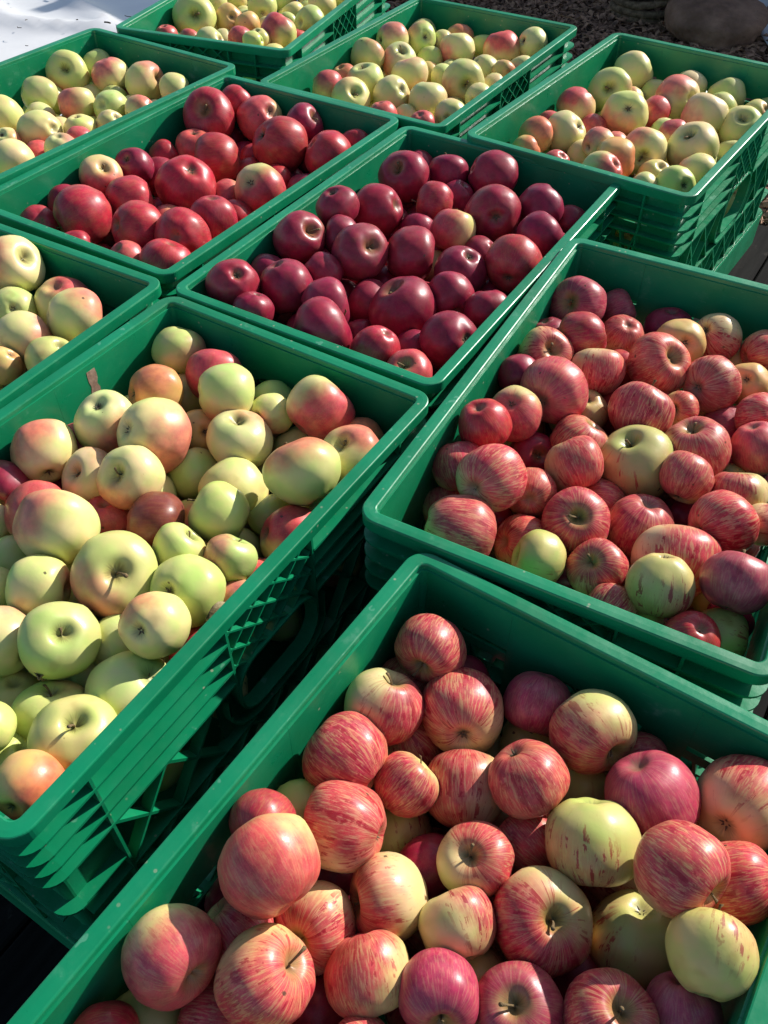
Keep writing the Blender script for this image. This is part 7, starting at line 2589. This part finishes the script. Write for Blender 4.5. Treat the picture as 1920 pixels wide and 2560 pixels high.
def calyx_mesh(k):
    rnd = random.Random(200 + k)
    mb = MB()
    n0 = 8
    for q in range(n0):
        a = 2 * math.pi * q / n0
        mb.v.append((.05 * math.cos(a), .05 * math.sin(a), 0))
    mb.v.append((0, 0, .05))
    for q in range(n0):
        mb.f.append((q, (q + 1) % n0, n0))
    for q in range(5):
        a = 2 * math.pi * (q + rnd.uniform(-.2, .2)) / 5
        L = rnd.uniform(.09, .17)
        lift = rnd.uniform(-.10, .02)
        ca, sa = math.cos(a), math.sin(a)
        ta, tb = -sa, ca
        w = .028
        vs = []
        for t, ww, zz in ((.02, w, .01), (.06, w * 1.1, -.03), (L, .006, lift - .03)):
            vs += [(ca * t + ta * ww, sa * t + tb * ww, zz), (ca * t - ta * ww, sa * t - tb * ww, zz), (ca * t, sa * t, zz - .012)]
        mb.add(vs, [(0, 1, 4, 3), (3, 4, 7, 6), (0, 3, 5, 2), (3, 6, 8, 5), (1, 2, 5, 4), (4, 5, 8, 7), (6, 7, 8)])
    return mb.mesh('calyx', M_CALYX, False)


ST = [stalk_mesh(k) for k in range(6)]
CA = [calyx_mesh(k) for k in range(4)]

BASE = {'g': (.56, .59, .20), 'y': (.72, .65, .27), 'o': (.70, .46, .16), 'k': (.70, .58, .24), 'r': (.58, .42, .15), 'd': (.42, .26, .09),
        'p': (.58, .40, .22), 's': (.72, .54, .25), 't': (.54, .49, .16), 'm': (.34, .15, .05)}
BLUSH = {'g': (.62, .09, .10), 'y': (.66, .10, .11), 'o': (.66, .13, .07), 'k': (.60, .030, .070), 'r': (.42, .004, .036), 'd': (.275, .003, .042),
         'p': (.37, .022, .075), 's': (.50, .018, .055), 't': (.50, .10, .07), 'm': (.17, .02, .02)}
OPAC = {'g': .78, 'y': .86, 'o': .82, 'k': .95, 'r': 1.0, 'd': 1.0, 'p': .97, 's': .95, 't': .6, 'm': .9}
STRI = {'g': 0, 'y': .04, 'o': .1, 'k': .12, 'r': .18, 'd': .08, 'p': .5, 's': 1.0, 't': .9, 'm': .3}
GROUPS = {'A': 'striped apples in the front crate', 'B': 'striped apples in the crate behind the front one', 'C': 'large yellow apples in the lower left crate',
          'D': 'crimson apples in the central crate', 'E': 'crimson apples in the rear crimson crate', 'F': 'yellow apples in the crate beside the white sheet',
          'G': 'pale apples in the topmost crate', 'H': 'pale apples in the back row middle crate', 'I': 'pale apples in the back row right crate',
          'J': 'yellow apples in the crate at the left edge'}


def look(code, crate, cov, rnd):
    j = lambda v, s: tuple(max(0.0, c_ * rnd.uniform(1 - s, 1 + s)) for c_ in v)
    b = j(BASE[code], .09)
    bl = j(BLUSH[code], .14)
    op = min(1.0, OPAC[code] * rnd.uniform(.97, 1.05))
    st = STRI[code] * rnd.uniform(.7, 1.0)
    if crate in 'AB' and code in 'kor':
        st = max(st, .35)
    if crate in 'AB' and code == 't':
        cov = max(cov, .16)
        st = 1.0
    if code == 's':
        cov = min(1, cov * rnd.uniform(.82, 1.08))
    hollow = {'d': .35, 'r': .5, 'k': .6, 'p': .6, 's': .7}.get(code, .65) * rnd.uniform(.6, 1)
    return b, bl, (cov, op, st), (rnd.uniform(0, 9), rnd.choice((.03, .06, .10, .16, .26)), hollow)


rnd = random.Random(11)
for k, (cr, code, cav, px, py, pz, rr, q, cov, bd, hs, lab) in enumerate(APPLES):
    o = bpy.data.objects.new('apple', AM[rnd.randrange(NVAR)])
    C.objects.link(o)
    o.location = (px / 1e4, py / 1e4, pz / 1e4)
    o.rotation_mode = 'QUATERNION'
    o.rotation_quaternion = q
    s = rr / 1e4 * 1.05
    wob = rnd.uniform(.965, 1.035)
    o.scale = (s * wob, s / wob, s * hs * 1.06)
    tag(o, lab, 'apple', GROUPS[cr])
    b, bl, pa, pb = look(code, cr, cov, rnd)
    o['base'] = b
    o['blush'] = bl
    o['bdir'] = bd
    o['par'] = pa
    o['parb'] = pb
    if cav in 'sn' or (cav == '-' and rnd.random() < .3):
        if not (cav == 's' and rnd.random() < .12):
            st = put('stalk', ST[rnd.choice((0, 0, 1, 1, 2, 2, 3, 3, 4, 5))], o, (0, 0, .57))
            st.rotation_euler = (rnd.uniform(-.15, .15), rnd.uniform(-.15, .15), rnd.uniform(0, 6))
    if cav == 'c' or (cav == '-' and rnd.random() < .3):
        ca = put('calyx', CA[rnd.randrange(4)], o, (0, 0, -.70))
        ca.rotation_euler = (0, 0, rnd.uniform(0, 6))


def joined(name, rows, nu, nv, label):
    base_v = [np.array(apple_verts(40 + i, nu, nv)) for i in range(5)]
    fs = np.array([f if len(f) == 4 else (*f, f[-1]) for f in apple_faces(nu, nv)])
    V, F, LP, AT = [], [], [], {k_: [] for k_ in ('base', 'blush', 'bdir', 'par', 'parb')}
    n = 0
    rnd = random.Random(23)
    faces = apple_faces(nu, nv)
    for (cr, code, loc, r, q, cov, bd, hs) in rows:
        v = base_v[rnd.randrange(5)]
        m = np.array(Quaternion(q).normalized().to_matrix())
        w = (v * np.array([r, r, r * hs * 1.06])) @ m.T + np.array(loc)
        V.append(w)
        LP.append(v)
        F += [tuple(i + n for i in f) for f in faces]
        b, bl, pa, pb = look(code, cr, cov, rnd)
        for k_, val in (('base', b), ('blush', bl), ('bdir', bd), ('par', pa), ('parb', pb)):
            AT[k_].append(np.repeat(np.array([val]), len(v), 0))
        n += len(v)
    me = bpy.data.meshes.new(name)
    me.from_pydata(np.concatenate(V).tolist(), [], F)
    me.materials.append(M_APPLE_J)
    me.polygons.foreach_set('use_smooth', [True] * len(me.polygons))
    for k_, arr in (('lp', np.concatenate(LP)), *((a_, np.concatenate(b_)) for a_, b_ in AT.items())):
        at = me.attributes.new(k_, 'FLOAT_VECTOR', 'POINT')
        at.data.foreach_set('vector', arr.astype(np.float32).ravel())
    me.update()
    o = put(name, me)
    tag(o, label, 'apples', kind='stuff')
    return o


rows = [(cr, code, (px / 1e4, py / 1e4, pz / 1e4), rr / 1e4, q, cov, bd, hs) for (cr, code, cav, px, py, pz, rr, q, cov, bd, hs) in DEEP]
for (cr, code, pos, r, cov) in FILL:
    q = Quaternion((rnd.gauss(0, 1), rnd.gauss(0, 1), rnd.gauss(0, 1), rnd.gauss(0, 1))).normalized()
    bd = Vector((rnd.gauss(0, 1), rnd.gauss(0, 1), rnd.gauss(0, 1))).normalized()
    rows.append((cr, code, tuple(v / 1e4 for v in pos), r / 1e4, tuple(q), cov, tuple(bd), .9))
joined('apples_beneath', rows, 22, 16, 'mass of apples lying deeper in the crates under the ones on top')


def leaf(loc, rot, size, label):
    mb = MB()
    rnd = random.Random(int(size * 1e5))
    n = 8
    for i in range(n + 1):
        t = i / n
        w = .34 * math.sin(math.pi * min(.98, t * .93 + .04)) * rnd.uniform(.85, 1.1)
        for s_ in (-1, -.5, 0, .5, 1):
            mb.v.append(((t - .5) * size, s_ * w * size, size * (.16 * s_ * s_ + .18 * math.sin(t * 4) + rnd.uniform(-.02, .02))))
    for i in range(n):
        for j in range(4):
            k_ = i * 5 + j
            mb.f.append((k_, k_ + 5, k_ + 6, k_ + 1))
    m = simple('dry_leaf', (.16, .11, .05), (.34, .27, .15), 80, .8)
    o = put('dry_leaf', mb.mesh('dry_leaf', m, True), None, loc)
    o.rotation_euler = rot
    md = o.modifiers.new('thickness', 'SOLIDIFY')
    md.thickness = .0006
    tag(o, label, 'leaf')


for lf in LEAVES:
    leaf(*lf)

# ---------------------------------------------------------------- background


def tarp(name, label, corners, seed, nx=90, ny=90):
    N = Nodes('white_plastic_sheet' if seed == 1 else 'white_plastic_sheet_b')
    tc = N.n('ShaderNodeTexCoord').outputs['Object']
    a = N.noise(tc, 3, 4)
    col = N.mix(N.step(a, .3, .7), (.66, .66, .67), (.78, .77, .76))
    d = N.step(N.noise(tc, 40, 5, .7), .68, .74)
    col = N.mix(N.math('MULTIPLY', d, .6), col, (.12, .11, .10))
    N.set(N.b.inputs['Base Color'], col)
    N.b.inputs['Roughness'].default_value = .32
    N.bump(N.noise(tc, 6, 3, .5), .25, .01)
    mb = MB()
    c0, c1, c2, c3 = [Vector((*c_, 0)) for c_ in corners]
    for i in range(nx + 1):
        for j in range(ny + 1):
            u, v = i / nx, j / ny
            p_ = c0.lerp(c1, u).lerp(c3.lerp(c2, u), v)
            e = min(u, 1 - u, v, 1 - v)
            q = p_ * 1.6 + Vector((seed * 5, 0, 0))
            rg = 1 - abs(noise.noise(q + Vector((noise.noise(q * 1.3), noise.noise(q * 1.1 + Vector((4, 4, 0))), 0)) * .8)) * 2
            z = .026 * max(0, rg) ** 3 + .012 * noise.noise(q * 1.1) + .0012 * noise.noise(q * 8)
            p_ += Vector((noise.noise(p_ * 2 + Vector((9, 0, 0))), noise.noise(p_ * 2 + Vector((0, 9, 0))), 0)) * .05 * (e < .02)
            mb.v.append((p_.x, p_.y, GZ + .022 + z))
    for i in range(nx):
        for j in range(ny):
            k_ = i * (ny + 1) + j
            mb.f.append((k_, k_ + ny + 1, k_ + ny + 2, k_ + 1))
    me = mb.mesh(name, N.m, True)
    o = put(name, me)
    md = o.modifiers.new('thickness', 'SOLIDIFY')
    md.thickness = .0015
    tag(o, label, 'plastic sheet')
    return o


tarp('plastic_sheet', 'glossy white plastic sheet crumpled on the ground left of the crates', [(-3.2, .9), (-1.02, 1.62), (-.05, 3.1), (-1.4, 5.4)], 1)
tarp('plastic_sheet', 'bluish white plastic sheet in shade behind the brown stone', [(1.17, 2.78), (2.2, 2.3), (3.3, 4.4), (1.22, 4.2)], 2, 60, 60)


def debris():
    """bits of dry stalk lying on the white sheet"""
    rnd = random.Random(8)
    mb = MB()
    for k in range(46):
        x, y = rnd.uniform(-1.5, -.75), rnd.uniform(2.2, 3.3)
        if k > 30:
            x, y = rnd.uniform(1.25, 1.7), rnd.uniform(2.8, 3.5)
        a = rnd.uniform(0, 6.28)
        L = rnd.uniform(.006, .03)
        w = rnd.uniform(.0008, .003)
        z = GZ + .050
        dx, dy = math.cos(a), math.sin(a)
        bend = rnd.uniform(-.4, .4)
        mx, my = x + dx * L * .5 - dy * L * bend, y + dy * L * .5 + dx * L * bend
        vs = []
        for (qx, qy) in ((x, y), (mx, my), (x + dx * L, y + dy * L)):
            vs += [(qx - dy * w, qy + dx * w, z), (qx + dy * w, qy - dx * w, z), (qx, qy, z + w * 1.5)]
        mb.add(vs, [(0, 1, 4, 3), (1, 2, 5, 4), (2, 0, 3, 5), (3, 4, 7, 6), (4, 5, 8, 7), (5, 3, 6, 8), (0, 2, 1), (6, 7, 8)])
    o = put('leaf_litter', mb.mesh('leaf_litter', simple('dry_bits', (.03, .025, .02), (.10, .08, .05), 50)))
    tag(o, 'dark scraps of leaf and stalk scattered on the white sheets', 'litter', kind='stuff')


debris()


def chips():
    rnd = random.Random(4)
    mb = MB()
    for k in range(15000):
        while True:
            x, y = rnd.uniform(-.2, 2.0), rnd.uniform(1.7, 3.6)
            u = x * U0.x + y * U0.y
            if u > 1.93:
                break
        a = rnd.uniform(0, 6.28)
        straw = rnd.random() < .45
        L = rnd.uniform(.03, .09) if straw else rnd.uniform(.012, .04)
        w = rnd.uniform(.0008, .0016) if straw else rnd.uniform(.004, .010)
        dx, dy = math.cos(a), math.sin(a)
        z0 = GZ + rnd.uniform(-.004, .014)
        til = rnd.uniform(-.4, .4)
        cur = rnd.uniform(.0, .012)
        vs = []
        for t in (0, .5, 1):
            zz = z0 + til * L * t * .5 + cur * math.sin(math.pi * t) + .004
            ro = rnd.uniform(-.003, .003)
            vs += [(x + dx * L * t - dy * w, y + dy * L * t + dx * w, zz + ro), (x + dx * L * t + dy * w, y + dy * L * t - dx * w, zz - ro)]
        th = .0015
        vs += [(a_, b_, c_ - th) for a_, b_, c_ in vs]
        mb.add(vs, [(0, 1, 3, 2), (2, 3, 5, 4), (6, 8, 9, 7), (8, 10, 11, 9), (0, 2, 8, 6), (2, 4, 10, 8), (1, 7, 9, 3), (3, 9, 11, 5), (0, 6, 7, 1), (4, 5, 11, 10)])
    N = Nodes('wood_chips')
    tc = N.n('ShaderNodeTexCoord').outputs['Object']
    a = N.noise(tc, 45, 2)
    col = N.mix(N.step(a, .25, .75), (.09, .045, .026), (.46, .25, .15))
    N.set(N.b.inputs['Base Color'], col)
    N.b.inputs['Roughness'].default_value = .85
    o = put('wood_chips', mb.mesh('wood_chips', N.m))
    tag(o, 'brown wood chips and straw covering the shaded ground behind the crates', 'wood chips', kind='stuff')


chips()


def stone():
    mb = MB()
    nu, nv = 48, 28
    for i in range(nv + 1):
        ph = math.pi * i / nv
        for j in range(nu):
            a = 2 * math.pi * j / nu
            p_ = Vector((math.sin(ph) * math.cos(a), math.sin(ph) * math.sin(a), math.cos(ph)))
            p_.z = math.copysign(abs(p_.z) ** .6, p_.z)
            d = 1 + .10 * noise.noise(p_ * 1.4 + Vector((3, 3, 3))) + .05 * noise.noise(p_ * 4) + .02 * noise.noise(p_ * 11)
            mb.v.append((p_.x * .152 * d, p_.y * .158 * d, p_.z * .055 * d))
    mb.f = apple_faces(nu, nv)
    m = simple('brown_stone', (.15, .08, .05), (.36, .20, .13), 9, .95, 1.0, .02)
    o = put('round_stone', mb.mesh('round_stone', m, True), None, (1.035, 2.985, GZ + .055), .4)
    o.rotation_euler = (.16, -.05, .4)
    tag(o, 'large flat round brown stone lying on the wood chips', 'stone')


stone()


def rope():
    root = bpy.data.objects.new('rope_coil', None)
    C.objects.link(root)
    root.location = (.865, 3.17, GZ)
    root.rotation_euler = (.0, 0, -.3)
    m = simple('straw_rope', (.08, .052, .032), (.26, .175, .11), 60, .95, .8, .003)
    rnd = random.Random(6)
    for k in range(7):
        mb = MB()
        n = 40
        r0 = .118 - .006 * abs(k - 3) + rnd.uniform(-.006, .006)
        path = []
        for i in range(n):
            a = 2 * math.pi * i / n
            x, y = r0 * math.cos(a), r0 * .92 * math.sin(a)
            z = .022 + k * .020 + .008 * math.sin(a + k) + .004 * math.sin(3 * a + k * 2)
            path.append(((x, y, z), (-math.cos(a), -math.sin(a), 0), (0, 0, 1)))
        prof = [(.012 * math.cos(R(q * 45)), .012 * math.sin(R(q * 45))) for q in range(8)]
        mb.sweep(path, prof)
        put('rope_loop', mb.mesh('rope_loop', m, True), root)
    for k in range(6):
        mb = MB()
        a0 = -1.9 + k * .32
        path = []
        for i in range(12):
            t = i / 11
            r_ = .125 + .05 * t + .02 * math.sin(t * 3 + k)
            a = a0 + .5 * t
            path.append(((r_ * math.cos(a), r_ * math.sin(a), .15 * (1 - t) ** 1.3 + .006), (-math.cos(a), -math.sin(a), 0), (0, 0, 1)))
        mb.sweep(path, [(.0022 * math.cos(R(q * 90)), .0022 * math.sin(R(q * 90))) for q in range(4)], closed=False)
        put('loose_strand', mb.mesh('loose_strand', m, True), root)
    tag(root, 'coil of dark straw rope with loose strands beside the round brown stone', 'rope')


rope()


def screen():
    """upright board screen added beyond the frame to shade the ground behind the crates"""
    root = bpy.data.objects.new('added_shade_screen', None)  # unseen boards, added only for the shade they cast
    C.objects.link(root)
    root.location = U0 * 3.75 + V0 * (-.2) + Vector((0, 0, GZ))
    root.rotation_euler = (0, 0, R(58 - 90))
    m = simple('grey_boards', (.12, .10, .08), (.22, .19, .16), 12, .85)
    mb = MB().box(0, .145, -.012, .012, .0, .95)
    me = mb.mesh('board', m)
    for k in range(28):
        put('board', me, root, (-1.9 + k * .1475, 0, 0))
    pm = MB().box(-.03, .03, .014, .07, 0, 1.0).mesh('post', m)
    for k in (-1.85, 0, 2.1):
        put('post', pm, root, (k, 0, 0))
    tag(root, 'grey board screen added out of view to shade the wood chips', 'fence')


screen()
